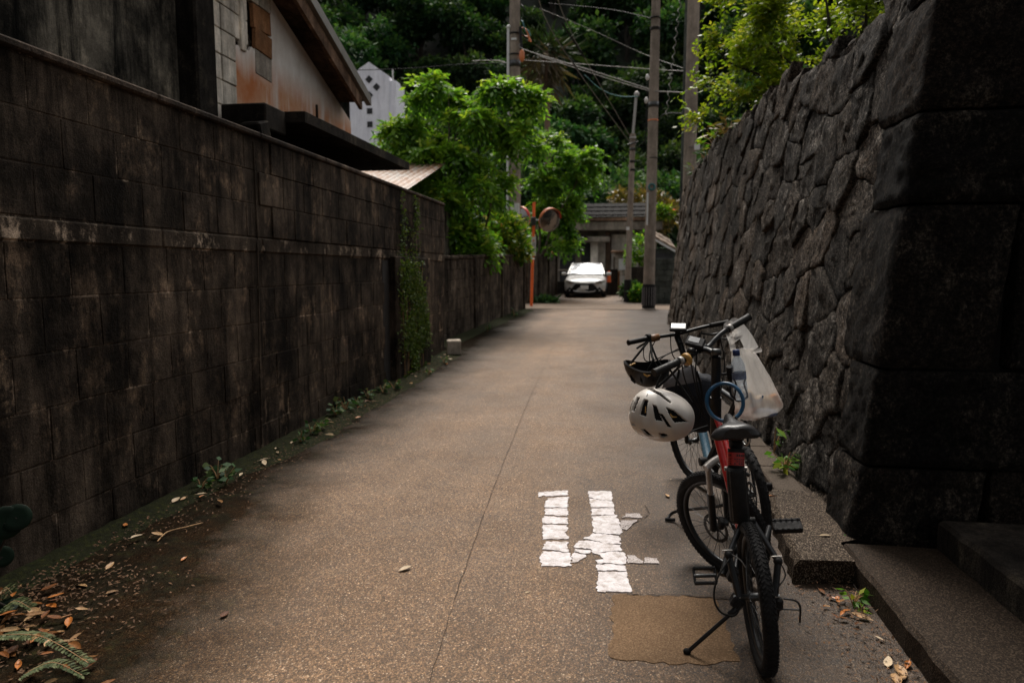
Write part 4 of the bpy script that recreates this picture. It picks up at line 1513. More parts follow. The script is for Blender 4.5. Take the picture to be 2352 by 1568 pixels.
def split(bl, k, f, seed):
    rng = random.Random(seed)
    out = []
    for (x, y, z, a, b_, c_) in bl:
        for _ in range(k):
            d_ = Vector((rng.gauss(0, 1), rng.gauss(0, 1), rng.gauss(0, 1))).normalized() * rng.uniform(0.35, 0.95)
            s = rng.uniform(0.7, 1.25) * f
            out.append((x + d_.x * a, y + d_.y * b_, z + d_.z * c_, a * s, b_ * s, c_ * s))
    return out


# --- bright tree over the low wall
tb = Vector((-4.25, 17.2, ground_z(17)))
t = thing('bright_tree', 'bright green leafy tree growing behind the low block wall, its crown over the lane', 'tree', tb)
bl = [(-4.15, 17.0, 6.1, 1.15, 1.1, 0.75), (-4.9, 17.1, 5.35, 1.2, 1.1, 0.8), (-5.9, 17.3, 4.8, 0.85, 0.9, 0.55), (-3.3, 17.0, 5.6, 1.2, 1.1, 0.85),
      (-2.55, 17.1, 5.95, 0.62, 0.7, 0.42), (-2.9, 17.2, 4.9, 0.95, 1.0, 0.75), (-4.2, 16.8, 4.7, 1.3, 1.2, 0.9), (-4.3, 16.9, 3.8, 1.0, 1.1, 0.85),
      (-3.5, 17.0, 3.5, 1.0, 1.0, 0.8), (-4.9, 17.0, 3.9, 0.75, 0.9, 0.5), (-4.2, 17.0, 2.8, 1.0, 0.9, 0.8), (-3.6, 16.9, 2.5, 0.75, 0.8, 0.6), (-6.4, 17.2, 4.55, 0.4, 0.5, 0.25)]
Pp, Dd = blob_points(split(bl, 5, 0.40, 4), 3300, 0.15)
V, r_ = sprays(Pp - Dd * 0.25, Dd * 0.9 + np.array([0, 0, 0.15]) + RNG.normal(size=Dd.shape) * 0.45, 8, 0.46, 0.18, 0.040, 0.5, 0.6)
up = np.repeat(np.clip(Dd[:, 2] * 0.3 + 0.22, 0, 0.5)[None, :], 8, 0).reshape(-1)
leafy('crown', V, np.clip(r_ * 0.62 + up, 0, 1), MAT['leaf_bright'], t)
mb = MB()
branches(mb, tb, [(-4.2, 17, 6.3), (-5.2, 17.2, 5.2), (-3.1, 17, 5.8), (-4.0, 16.9, 5.2), (-5.9, 17.3, 4.9), (-2.8, 17.1, 4.8), (-3.6, 16.6, 4.0)], 0.055, 0.35, 7, 5)
mb.build('trunk', MAT['bark'], t)

# second, hanging foliage behind the mirror
tb = Vector((-4.0, 28.6, ground_z(28)))
K = 1.11
t = thing('leafy_tree', 'rounded green tree behind the round traffic mirrors, left of the end house', 'tree', tb)
bl = [(-2.2, 25.4, 6.1, 1.0, 1.0, 0.7), (-1.35, 25.4, 5.6, 0.75, 0.8, 0.5), (-1.7, 25.6, 4.9, 0.8, 0.9, 0.6), (-2.6, 25.5, 5.0, 1.1, 1.1, 0.8), (-2.9, 25.7, 3.9, 1.2, 1.0, 0.9),
      (-2.0, 25.7, 3.9, 0.75, 0.8, 0.7), (-2.2, 25.9, 2.8, 0.75, 0.8, 0.6), (-3.3, 25.8, 2.7, 0.9, 0.8, 0.7), (-0.95, 25.5, 5.0, 0.45, 0.5, 0.3)]
bl = [(x * K, y * K, CAM_Z + (z - CAM_Z) * K, p * K, q * K, r * K) for (x, y, z, p, q, r) in bl]
Pp, Dd = blob_points(split(bl, 5, 0.42, 5), 2100, 0.2)
V, r_ = sprays(Pp - Dd * 0.2, Dd + RNG.normal(size=Dd.shape) * 0.5, 7, 0.4, 0.2, 0.05, 0.45, 0.65)
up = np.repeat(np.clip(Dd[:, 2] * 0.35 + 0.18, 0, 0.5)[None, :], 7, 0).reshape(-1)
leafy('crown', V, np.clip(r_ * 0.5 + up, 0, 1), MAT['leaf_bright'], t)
mb = MB(); branches(mb, tb, [(-2.5, 28.2, 6.7), (-1.6, 28.2, 6.0), (-3.1, 28.4, 5.1), (-2.1, 28.5, 4.2)], 0.07, 0.3, 7, 8); mb.build('trunk', MAT['bark'], t)

# croton shrub spilling over the low wall
tb = Vector((-3.55, 20.0, ground_z(20)))
t = thing('croton_shrub', 'yellow and red leaved shrub spilling over the end of the low wall', 'shrub', tb)
bl = [(-3.3, 19.9, 2.75, 0.65, 0.8, 0.55), (-2.95, 20.2, 2.3, 0.42, 0.6, 0.36), (-3.7, 19.6, 2.4, 0.7, 0.7, 0.5), (-2.85, 20.5, 2.05, 0.22, 0.4, 0.2)]
Pp, Dd = blob_points(bl, 1500, 0.45)
V = leaves_at(Pp, Dd + RNG.normal(size=Dd.shape) * 0.5, 0.19, 0.055, 0.55)
V2 = leaves_at(Pp + RNG.normal(size=Dd.shape) * 0.05, Dd + RNG.normal(size=Dd.shape) * 0.7, 0.17, 0.05, 0.55)
leafy('crown', np.concatenate([V, V2]), np.clip(RNG.beta(1.6, 1.6, 3000) * 0.98 + 0.02, 0, 1), MAT['leaf_croton'], t)
mb = MB(); branches(mb, tb, [(-3.3, 19.9, 2.9), (-3.0, 20.2, 2.3), (-3.7, 19.6, 2.4)], 0.03, 0.3, 6, 3); mb.build('trunk', MAT['bark'], t)

# fine-leaved tree on the terrace behind the stone wall
tb = Vector((3.6, 11.2, 3.4))
t = thing('terrace_tree', 'airy fine leaved tree on the terrace above the dark stone wall', 'tree', tb)
bl = [(2.0, 11.0, 5.2, 0.9, 0.9, 0.75), (2.7, 11.0, 6.0, 1.2, 1.1, 0.9), (3.7, 11.0, 6.3, 1.3, 1.2, 0.9), (3.1, 11.1, 5.1, 1.2, 1.1, 0.9), (4.6, 11.2, 6.2, 1.3, 1.2, 1.0),
      (2.0, 11.2, 4.4, 0.7, 0.8, 0.5), (2.6, 11.3, 4.2, 0.8, 0.9, 0.5), (1.25, 11.0, 5.0, 0.3, 0.4, 0.25), (1.15, 11.2, 4.45, 0.28, 0.4, 0.2), (1.2, 11.2, 3.95, 0.2, 0.3, 0.15),
      (4.0, 11.0, 5.3, 1.1, 1.1, 0.8), (5.6, 11.3, 6.6, 1.2, 1.2, 1.0), (3.2, 11.0, 7.2, 1.4, 1.2, 0.7)]
Pp, Dd = blob_points(split(bl, 6, 0.40, 6), 4300, 0.1)
V, r_ = sprays(Pp - Dd * 0.15, Dd * 0.8 + np.array([-0.25, 0, 0.35]) + RNG.normal(size=Dd.shape) * 0.45, 8, 0.30, 0.085, 0.024, 0.3, 0.65)
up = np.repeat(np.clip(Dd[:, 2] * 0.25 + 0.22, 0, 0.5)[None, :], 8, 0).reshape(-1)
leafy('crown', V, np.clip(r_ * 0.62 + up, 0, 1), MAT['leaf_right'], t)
mb = MB()
branches(mb, tb, [(2.0, 11, 5.4), (2.6, 11, 6.3), (3.6, 11, 6.9), (2.9, 11, 5.3), (4.6, 11.2, 6.6), (1.3, 11, 5.1), (2.1, 11.2, 4.5), (1.2, 11.2, 4.5), (3.3, 10.7, 6.0), (4.1, 10.8, 5.8)], 0.045, 0.4, 6, 11)
mb.build('trunk', MAT['bark_dark'], t)

# brownish tree behind the two poles
tb = Vector((1.3, 38.5, ground_z(38)))
t = thing('brownish_tree', 'round brownish yellow tree behind the two poles and the end house', 'tree', tb)
c0 = at(1478, 470, 38.5)
bl = [(c0.x, 38.5, c0.z, 1.5, 1.2, 1.2), (c0.x + 1.2, 38.6, c0.z - 0.4, 1.1, 1.0, 1.0), (c0.x - 1.1, 38.5, c0.z + 0.2, 0.9, 1.0, 0.8), (c0.x + 0.4, 38.5, c0.z - 1.3, 1.4, 1.0, 0.9)]
Pp, Dd = blob_points(bl, 2600, 0.4)
leafy('crown', leaves_at(Pp, Dd + RNG.normal(size=Dd.shape) * 0.6, 0.26, 0.075, 0.6), np.clip(RNG.normal(size=len(Pp)) * 0.25 + 0.5, 0, 1), MAT['leaf_brown'], t)
mb = MB(); branches(mb, tb, [(c0.x, 38.5, c0.z), (c0.x + 1, 38.5, c0.z - 0.3), (c0.x - 1, 38.5, c0.z)], 0.09, 0.2, 6, 2); mb.build('trunk', MAT['bark'], t)

for (px, py, y, rx, rz, mat, lab, nm) in (
        (1468, 572, 28.6, 0.55, 0.75, 'leaf_bright', 'yellow green shrub between the thin pole and the thick pole', 'shrub'),
        (1522, 485, 30.0, 0.45, 0.3, 'leaf_croton', 'pale yellow green sprig beside the end of the stone wall', 'shrub'),
        (1448, 662, 26.9, 0.38, 0.28, 'leaf_weed_dull', 'leafy pot plant at the foot of the thin pole', 'pot plant'),
        (1466, 672, 26.0, 0.28, 0.3, 'leaf_weed', 'light green weed left of the striped pole guard', 'weed'),
        (1250, 690, 25.4, 0.55, 0.14, 'leaf_weed_dull', 'low weedy verge under the short wall past the crossing', 'weed')):
    c = at(px, py, y)
    base = Vector((c.x, y, ground_z(y)))
    t = thing(nm.replace(' ', '_'), lab, nm, base)
    Pp, Dd = blob_points([(c.x, y, c.z, rx, rx, rz), (c.x + rx * 0.5, y, c.z - rz * 0.4, rx * 0.6, rx * 0.6, rz * 0.6), (c.x - rx * 0.5, y, c.z - rz * 0.5, rx * 0.6, rx * 0.6, rz * 0.6)], 520, 0.3)
    leafy('foliage', leaves_at(Pp, Dd + RNG.normal(size=Dd.shape) * 0.5, 0.2, 0.055, 0.6), np.clip(RNG.normal(size=len(Pp)) * 0.25 + 0.45, 0, 1), MAT[mat], t)
    mb = MB(); branches(mb, base, [(c.x, y, c.z), (c.x + rx * 0.5, y, c.z - rz * 0.3)], 0.02, 0.2, 5, 2); mb.build('stem', MAT['bark'], t)

# unseen trees added behind the viewer to shade the near end of the lane
for (x, y, s, lab) in ((4.6, -1.2, 1.25, 'large broad tree added unseen over the steps behind the viewer, for shade'), (-5.4, -4.5, 1.3, 'large broad tree added unseen over the wall behind the viewer, for shade'), (0.8, -9.5, 1.4, 'large broad tree added unseen across the lane behind the viewer, for shade')):
    t = thing('added_shade_tree', lab, 'tree', (x, y, 0))
    bl = []
    rng = random.Random(int(x * 10))
    for i in range(16):
        a = rng.uniform(0, 6.28); q = rng.uniform(0, 3.0)
        bl.append((x + q * math.cos(a), y + q * math.sin(a), 5.6 + rng.uniform(-1.8, 2.2), 1.6, 1.6, 1.1))
    Pp, Dd = blob_points(bl, 14000, 0.3)
    leafy('crown', leaves_at(Pp, Dd + RNG.normal(size=Dd.shape) * 0.7, 0.42, 0.15, 0.6), RNG.uniform(0, 0.8, len(Pp)), MAT['leaf_hill'], t)
    mb = MB(); branches(mb, (x, y, -0.2), [(x, y, 5), (x + 1.2, y, 5.6), (x - 1.2, y + 0.8, 5.6), (x, y - 1.2, 6)], 0.25, 0.3, 9, 4); mb.build('trunk', MAT['bark'], t)

# --- ivy on the pier and a second wisp
iv = thing('ivy', 'narrow sheet of ivy climbing the pier of the tall block wall', 'ivy', (WX + 0.1, 9.5, 0.1))
n_ = 26000
yy = RNG.uniform(9.1, 11.0, n_); zz = RNG.uniform(0.1, 2.75, n_)
dens = np.exp(-((yy - 9.92 - 0.10 * np.sin(zz * 3.1)) / (0.68 - 0.10 * zz)) ** 4)
dens *= np.where(zz > 1.75, np.exp(-((yy - (9.62 + 0.66 * (RNG.uniform(size=n_) > 0.5))) / (0.24 - 0.14 * (zz - 1.75))) ** 2), 1.0)
clump = np.array([mnoise.noise(Vector((a * 3.0, b * 2.2, 0))) for a, b in zip(yy, zz)])
keep = RNG.uniform(size=n_) < dens * np.clip(0.62 + clump * 1.4, 0, 1)
yy, zz = yy[keep], zz[keep]
xx = np.where((zz < 1.8) & (yy < 10.87), WX + 0.10, np.where(zz > 1.8, WX + 0.03, WX + 0.02)) + RNG.uniform(0, 0.022, len(yy))
Pp = np.stack([xx, yy, zz], 1)
D2 = np.stack([RNG.uniform(0.1, 0.7, len(yy)), RNG.normal(size=len(yy)) * 0.8, RNG.normal(size=len(yy)) * 0.6 - 0.35], 1)
leafy('leaves', leaves_at(Pp, D2, 0.040, 0.014, 0.2), np.clip(RNG.normal(size=len(yy)) * 0.25 + 0.45, 0, 1), MAT['leaf_ivy'], iv)
mb = MB()
for k in range(7):
    y0 = 9.45 + 0.16 * k
    mb.tube(smooth_path([(WX + 0.095, y0, 0.03), (WX + 0.097, y0 + 0.06 * math.sin(k), 0.6), (WX + 0.096, y0 - 0.05, 1.2), (WX + 0.094, y0 + 0.04, 1.75)], 4), 0.004, 4)
mb.build('stems', MAT['twig'], iv)

# --- moss strip along the wall foot
rng = random.Random(8)
mb = MB(); rows = []
for y in lin(2.6, 12.0, 110):
    w = 0.22 + 0.16 * (0.5 + 0.5 * mnoise.noise(Vector((y * 0.9, 3, 1)))) + 0.05 * mnoise.noise(Vector((y * 5, 1, 1)))
    if y < 5: w *= 0.55 + 0.09 * (y - 2.6)
    row = []
    for k in range(7):
        t_ = k / 6
        x = WX + 0.0 + w * 1.35 * t_
        z = ground_z(y) + (0.035 * (1 - t_) ** 1.2 + 0.014 * mnoise.noise(Vector((x * 14, y * 9, 0)))) * (1 - t_ ** 3) + 0.005 - 0.012 * (t_ ** 4)
        row.append((x, y, z))
    rows.append(row)
mb.grid(rows, True)
tag(mb.build('moss', MAT['moss']), 'dark green moss along the foot of the tall block wall', 'moss', None, 'stuff')
mb = MB(); rows = []
for y in lin(12.6, 21.2, 60):
    x0 = LW0[0] + (LW1[0] - LW0[0]) * (y - LW0[1]) / (LW1[1] - LW0[1])
    w = 0.34 + 0.12 * mnoise.noise(Vector((y * 1.3, 3, 7)))
    rows.append([(x0 + w * k / 5, y, ground_z(y) + 0.05 * (1 - k / 5) + 0.02 * mnoise.noise(Vector((k, y * 4, 2))) * (1 - k / 5) + 0.006 - 0.014 * (k == 5)) for k in range(6)])
mb.grid(rows, True)
tag(mb.build('moss', MAT['moss']), 'moss and dirt along the foot of the low wall', 'moss', None, 'stuff')


def weed(p, h, n, mat, label, group=None, seed=0, lw=0.30, cat='weed', spread=1.0):
    rng = random.Random(seed)
    p = Vector(p)
    t = thing('weed', label, cat, p, group)
    VV, mb = [], MB()
    for k in range(n):
        a = rng.uniform(0, 6.28); q = rng.uniform(0.2, 1.0) * spread
        tip = p + Vector((math.cos(a) * h * 0.55 * q, math.sin(a) * h * 0.55 * q, h * rng.uniform(0.35, 1.0)))
        mb.tube(smooth_path([p, p.lerp(tip, 0.55) + Vector((0, 0, h * 0.12)), tip], 3), [0.004 * (1 - 0.1 * j) * (h / 0.15) ** 0.5 for j in range(7)], 4)
        m_ = 3
        Q = np.array([tuple(p.lerp(tip, 0.45 + 0.55 * j / (m_ - 1))) for j in range(m_)])
        DD = np.array([(math.cos(a + rng.uniform(-1, 1)), math.sin(a + rng.uniform(-1, 1)), rng.uniform(-0.45, 0.5)) for _ in range(m_)])
        VV.append(leaves_at(Q, DD, h * 0.5, h * 0.5 * lw, 0.6))
    V = np.concatenate(VV)
    leafy('foliage', V, RNG.uniform(0, 1, len(V)), mat, t)
    mb.build('stem', MAT['twig'], t)
    return t


# weeds along the left wall (positions read off the photograph)
WG = 'weeds along the foot of the block wall'
for i, (px, py, h) in enumerate(((1020, 835, .12), (985, 862, .10), (905, 895, .16), (880, 905, .14), (845, 920, .15), (820, 935, .12), (785, 945, .20), (770, 958, .15), (715, 1000, .13), (735, 990, .11),
                                 (690, 1018, .12), (520, 1112, .13), (500, 1105, .15), (462, 1128, .12), (1180, 728, .2), (1120, 762, .16))):
    p = gp(px, py)
    weed((max(p.x, WX + 0.09), p.y, ground_z(p.y) + 0.01), h, 6, MAT['leaf_weed_dull'], 'small dull green weed in the row along the foot of the block walls', WG, 100 + i, 0.32)
weed(gp(1782, 1122) + Vector((0.06, 0.0, 0.12)), 0.19, 15, MAT['leaf_weed'], 'bright lime green weed sprouting at the foot of the stone wall behind the pedal', None, 4, 0.2)
weed(gp(1762, 1085) + Vector((0.1, 0.25, 0.10)), 0.34, 3, MAT['leaf_weed'], 'tall thin yellowing weed against the stone wall behind the saddle', None, 6, 0.2)
weed(at(1920, 1262, 3.95) + Vector((0.0, 0, -0.04)), 0.12, 5, MAT['leaf_weed'], 'small green weed at the corner of the stone wall on the ledge', None, 9, 0.45)
weed(gp(1965, 1392) + Vector((-0.01, 0, 0)), 0.10, 8, MAT['leaf_weed'], 'small fern-like weed at the foot of the lower step among dead leaves', None, 12, 0.3)
weed(gp(1985, 1412) + Vector((-0.01, 0, 0)), 0.05, 5, MAT['leaf_weed'], 'tiny green sprout beside the fern-like weed by the step', None, 13, 0.4)
for i, (u, h, lab, m_) in enumerate(((7.9, 0.42, 'reddish dry tuft growing on top of the stone wall', 'leaf_brown'), (10.6, 0.3, 'small grassy tuft on the far top of the stone wall', 'leaf_weed_dull'), (9.3, 0.45, 'spiky tuft with orange stalks on top of the stone wall', 'leaf_croton'),
                                     (12.4, 0.3, 'green tuft at the far top corner of the stone wall', 'leaf_weed_dull'))):
    weed(swp(u, top_v(u) - 0.02, -0.1), h, 12, MAT[m_], lab, None, 30 + i, 0.16, 'tuft')

# ferns and the dark round-leaved plant in the near left corner
def fern(p0, p1, n, w, label, seed):
    rng = random.Random(seed)
    p0, p1 = Vector(p0), Vector(p1)
    t = thing('fern', label, 'fern', p0)
    path = smooth_path([p0, p0.lerp(p1, 0.5) + Vector((0, 0, 0.05)), p1], n // 2)
    MB().tube(path, 0.002, 4).build('stem', MAT['twig'], t)
    d = (p1 - p0).normalized(); s = Vector((d.y, -d.x, 0)).normalized()
    Q, DD = [], []
    for i, p in enumerate(path):
        f = i / (len(path) - 1)
        for sd in (-1, 1):
            for q in range(3):
                Q.append(tuple(p + s * sd * w * (1 - f * 0.8) * q * 0.3)); DD.append(tuple(s * sd + d * (0.4 + 0.5 * q) + Vector((0, 0, rng.uniform(-0.1, 0.25)))))
    V = leaves_at(np.array(Q), np.array(DD), w * 0.5, w * 0.13, 0.85)
    leafy('fronds', V, RNG.uniform(0.1, 1, len(V)), MAT['leaf_fern'], t)


G = lambda px, py, l=0.0: gp(px, py) + Vector((0, 0, l))
fern(G(5, 1472, .03), G(205, 1548, .05), 34, 0.050, 'pale green fern frond lying along the near left corner litter', 1)
fern(G(0, 1435, .05), G(72, 1438, .09), 16, 0.06, 'dark fern frond at the left edge above the brown leaves', 2)
fern(G(60, 1562, .03), G(190, 1566, .03), 20, 0.05, 'yellow green mossy fern at the bottom edge', 3)
fern(G(0, 1400, .04), G(30, 1398, .08), 10, 0.05, 'small fern tip at the left edge under the round leaves', 4)
tb = Vector((-2.98, 2.62, 0))
t = thing('round_leaved_plant', 'dark plant with thick round leaves at the left edge against the wall', 'plant', tb)
for i, (px, py, rr, ax) in enumerate(((12, 1200, 0.075, (0.8, -0.5, 0.2)), (38, 1188, 0.062, (0.5, -0.7, 0.4)), (15, 1392, 0.05, (0.2, -0.3, 0.9)), (4, 1278, 0.05, (0.7, -0.6, 0.3)), (-30, 1240, 0.07, (0.6, -0.7, 0.2)))):
    c = at(px, py, 2.62 + 0.03 * i)
    M4 = frame_matrix(c, ax, (0, 0, 1))
    mb = MB()
    mb.lathe([(0.0, 0.002), (rr * 0.6, 0.002), (rr * 0.97, 0.003), (rr, 0.001), (rr * 0.97, -0.001), (0.0, -0.002)], 18, M4)
    mb.build('leaf', MAT['round_leaf'], t)
    MB().tube(smooth_path([tb + Vector((0, 0, 0.0)), (tb + c) / 2 + Vector((0.02, 0, 0.05)), c], 4), 0.006, 6).build('stem', MAT['bark_dark'], t)

# ================================================================== POLES, CABLES, MIRROR
def pole(name, label, x, y, z0, z1, r0, r1, lean=(0, 0), mat='pole', seg=20):
    t = thing(name, label, 'pole', (x, y, z0))
    MB().tube([(x, y, z0 - 0.2), (x + lean[0] * 0.5, y + lean[1] * 0.5, (z0 + z1) / 2), (x + lean[0], y + lean[1], z1)], [r0, (r0 + r1) / 2, r1], seg).build('shaft', MAT[mat], t)
    return t


def band(t, x, y, z, r, h, mat):
    M4 = Matrix.Translation((x, y, z))
    MB().lathe([(r, -h / 2), (r + 0.012, -h / 2), (r + 0.012, h / 2), (r, h / 2)], 20, M4).build('band', MAT[mat], t)


lp = pole('utility_pole', 'concrete utility pole rising behind the bright green tree with an orange cable clamp', -3.43, 22.6, ground_z(22), 12.6, 0.22, 0.155)
for z, m_, h in ((9.15, 'cable_black', 0.05), (8.5, 'cable_black', 0.05), (8.22, 'dark_steel', 0.2), (7.6, 'dark_steel', 0.12), (7.1, 'sign_white', 0.05)):
    band(lp, -3.43, 22.6, z, 0.185 + (8 - z) * 0.005, h, m_)
MB().tube([(-3.66, 22.5, 0.5), (-3.62, 22.5, 9.3)], 0.045, 8).build('conduit', MAT['sign_white'], lp)
MB().ball((-3.61, 22.5, 9.35), 0.07).build('conduit_cap', MAT['sign_white'], lp)
MB().tube([(-3.22, 22.4, 9.3), (-3.19, 22.4, 8.55)], 0.05, 7).build('bracket', MAT['cable_black'], lp)
MB().ball((-3.16, 22.35, 8.4), (0.09, 0.08, 0.2)).build('insulator', MAT['hood_orange'], lp)
for q in range(6):
    mb = MB()
    rng = random.Random(q)
    c = at(1203 + rng.uniform(-6, 12), 30 + rng.uniform(-22, 60), 22.4)
    mb.tube(smooth_path([Vector((-3.2, 22.5, c.z + 0.1)), c, c + Vector((rng.uniform(0, .2), 0, -rng.uniform(0.1, 0.4)))], 4), 0.022, 6)
    mb.build('wire_tail', MAT[('cable_teal', 'cable_black', 'hood_orange')[q % 3]], lp)
MB().box((-3.43, 22.42, 8.95), (0.17, 0.02, 0.06)).build('number_tag', MAT['sign_white'], lp)
MB().box(at(1183, 490, 22.2), (0.28, 0.14, 0.62), ch=0.01).build('meter_box', MAT['sign_white'], lp)

pa = pole('utility_pole', 'tapering concrete pole with a black striped guard round its foot', 0.955, 22.3, ground_z(22.3), 12.4, 0.185, 0.12, (0.05, 0))
for z, m_, h in ((6.72, 'dark_steel', 0.16), (6.25, 'hood_orange', 0.04), (9.3, 'cable_black', 0.04), (9.0, 'cable_black', 0.04), (8.95, 'cable_black', 0.03), (5.1, 'cable_black', 0.03)):
    band(pa, 0.98, 22.3, z, 0.15, h, m_)
M4 = frame_matrix((0.975, 22.12, 4.2), (0, -1, 0.05), (1, 0, 0))
MB().torus(M4, 0.09, 0.03, 16, 6).build('teal_ring', MAT['cable_teal'], pa)
gd = MB(); gd.tube([(0.957, 22.3, ground_z(22) + 0.02), (0.957, 22.3, ground_z(22) + 0.80)], 0.205, 20); gg = gd.build('pole_guard', MAT['black_matt'], pa)
for k in range(9):
    a = -math.pi + math.pi * k / 8
    MB().box((0.957 + 0.212 * math.cos(a), 22.3 + 0.212 * math.sin(a), ground_z(22) + 0.42), (0.026, 0.02, 0.58), Matrix.Rotation(a + math.pi / 2, 3, 'Z')).build('pale_stripe', MAT['pale_trim'], gg)
MB().box((0.957, 22.3, ground_z(22) - 0.02), (0.5, 0.5, 0.1), ch=0.01).build('footing', MAT['concrete'], pa)
MB().box(at(1487, 480, 22.1), (0.05, 0.05, 1.0)).build('conduit', MAT['sign_white'], pa)

pb = pole('utility_pole', 'thick concrete pole standing just past the end of the stone wall', 1.78, 18.6, ground_z(18.6), 12.0, 0.175, 0.14, (-0.02, 0))
MB().box(at(1601, 338, 18.35), (0.14, 0.05, 0.15), ch=0.006).build('small_plate', MAT['sign_white'], pb)
MB().tube([at(1582, 338, 18.38), at(1600, 338, 18.38)], 0.012, 6).build('plate_clip', MAT['dark_steel'], pb)
pd = pole('utility_pole', 'darker slim pole half hidden behind the thick pole', 1.88, 21.0, ground_z(21), 12.0, 0.15, 0.12, (0.0, 0), 'green_wall')
pc = pole('service_pole', 'thin grey service pole with cable fittings right of the white car', 0.33, 26.2, ground_z(26), 6.6, 0.12, 0.10, (0.10, 0))
MB().tube([(0.43, 26.2, 6.5), (0.53, 26.2, 8.0)], 0.05, 8).build('top_pipe', MAT['dull_silver'], pc)
MB().ball((0.545, 26.18, 8.0), (0.10, 0.09, 0.12)).build('service_head', MAT['dull_silver'], pc)
for z, m_ in ((6.45, 'dull_silver'), (6.25, 'dull_silver'), (6.05, 'dark_steel'), (5.6, 'cable_black'), (5.3, 'cable_black')):
    band(pc, 0.43, 26.2, z, 0.105, 0.08, m_)
MB().tube([(0.25, 26.1, 6.2), (0.62, 26.1, 6.3)], 0.03, 6).build('cross_arm', MAT['dark_steel'], pc)
MB().box(at(1442, 525, 26.0), (0.12, 0.03, 0.12)).build('number_tag', MAT['sign_white'], pc)
MB().tube([(0.328, 26.2, ground_z(26)), (0.335, 26.2, ground_z(26) + 0.85)], 0.135, 14).build('pole_guard', MAT['black_matt'], pc)


def cable(name, pts, r, mat, label, sag=0.0, sub=8):
    pts = [Vector(p) for p in pts]
    if len(pts) == 2 and sag:
        pts = [pts[0].lerp(pts[1], k / 8) - Vector((0, 0, sag * 4 * (k / 8) * (1 - k / 8))) for k in range(9)]
    mb = MB(); mb.tube(smooth_path(pts, sub), r * 0.8, 5)
    return mb.top(name, MAT[mat], label, 'cable')


cable('power_cable', [at(1194, 100, 22.3), at(1208, 116, 22.3), at(1350, 160, 22.3), at(1503, 209, 22.2)], 0.022, 'cable_grey', 'grey cable running from the orange clamp down to the striped pole')
cable('power_cable', [at(1240, 130, 22.4), at(1400, 182, 22.3), at(1503, 213, 22.2)], 0.018, 'cable_grey', 'second grey cable twisted just under the one from the orange clamp')
cable('power_cable', [at(1503, 210, 22.2), at(1572, 213, 21.0)], 0.022, 'cable_grey', 'short grey cable between the striped pole and the thick pole')
cable('power_cable', [at(1225, -60, 18), at(1275, 85, 20.5), at(1447, 328, 26.1)], 0.016, 'cable_grey', 'left one of two cables slanting down to the thin service pole')
cable('power_cable', [at(1268, -40, 18), at(1322, 95, 21), at(1452, 322, 26.1)], 0.016, 'cable_grey', 'right one of two cables slanting down to the thin service pole')
cable('cable_sleeve', [at(1277, 88, 20.6), at(1340, 180, 22.6)], 0.034, 'cable_black', 'thick black sleeve on the left slanting cable')
cable('cable_sleeve', [at(1290, 52, 19.9), at(1342, 132, 21.7)], 0.034, 'cable_black', 'thick black sleeve on the right slanting cable')
cable('power_cable', [at(1342, 172, 22.7), at(1380, 205, 23.8), at(1420, 221, 25), at(1466, 222, 26.1)], 0.02, 'cable_teal', 'teal cable hanging in a curve to the top of the thin service pole')
cable('power_cable', [at(1179, 145, 22.4), at(1060, 148, 24), at(930, 158, 26), at(790, 162, 28)], 0.02, 'cable_black', 'dark cable crossing in front of the white tower')
cable('power_cable', [at(1190, 138, 22.5), at(1340, 148, 22.5), at(1506, 160, 22.3), at(1580, 164, 21.5)], 0.014, 'cable_grey', 'thin pale cable running level between the poles')
cable('power_cable', [at(1240, 20, 24), at(1360, 70, 24), at(1480, 125, 24), at(1578, 160, 22)], 0.010, 'cable_grey', 'very thin cable falling towards the thick pole')
cable('power_cable', [at(1260, 8, 25), at(1400, 22, 24), at(1507, 45, 22.3)], 0.012, 'cable_black', 'thin dark cable meeting the striped pole near the top edge')
cable('power_cable', [at(1452, 345, 26.1), at(1475, 330, 25.5), at(1500, 300, 24), at(1523, 264, 22.6), at(1570, 261, 21.2)], 0.022, 'cable_black', 'black cable looping from the service pole past the striped pole')
cable('power_cable', [at(1326, 165, 23), at(1330, 195, 23), at(1345, 212, 23), at(1350, 222, 23)], 0.016, 'cable_black', 'loose black cable end dangling from the slanting cables')
cable('power_cable', [at(1170, 150, 22.6), at(1145, 140, 23), at(1085, 140, 23)], 0.02, 'cable_grey', 'pale cable tied off behind the pole above the bright tree')
pts = []
c0, c1 = at(1566, -30, 20.4), at(1530, 268, 20.4)
for k in range(150):
    f = k / 149; a = f * 2 * math.pi * 14
    p = c0.lerp(c1, f)
    pts.append(p + Vector((0.032 * math.cos(a), 0.032 * math.sin(a), 0)))
MB().tube(pts, 0.008, 4).top('cable_spiral', MAT['dull_silver'], 'grey spiral guard hanging between the striped pole and the thick pole', 'cable')
si = thing('insulator_string', 'thin wire with two white insulators beside the striped pole', 'insulator', at(1485, 300, 22.8))
MB().tube([at(1489, 145, 22.8), at(1482, 330, 22.8)], 0.012, 5).build('wire', MAT['cable_black'], si)
for py in (178, 231):
    MB().ball(at(1487 - (py - 178) * 0.05, py, 22.8), (0.06, 0.06, 0.10)).build('insulator', MAT['ceramic'], si)

# --- traffic mirror
tm = thing('traffic_mirror', 'orange pole with two round convex traffic mirrors at the crossing', 'traffic mirror', (-2.95, 23.3, ground_z(23.3)))
MB().tube([(-2.955, 23.3, ground_z(23) - 0.1), (-2.87, 23.3, 3.9)], 0.05, 14).build('pole', MAT['orange_paint'], tm)
MB().box((-2.885, 23.28, 3.26), (0.17, 0.16, 0.28), ch=0.02).build('clamp', MAT['dark_steel'], tm)


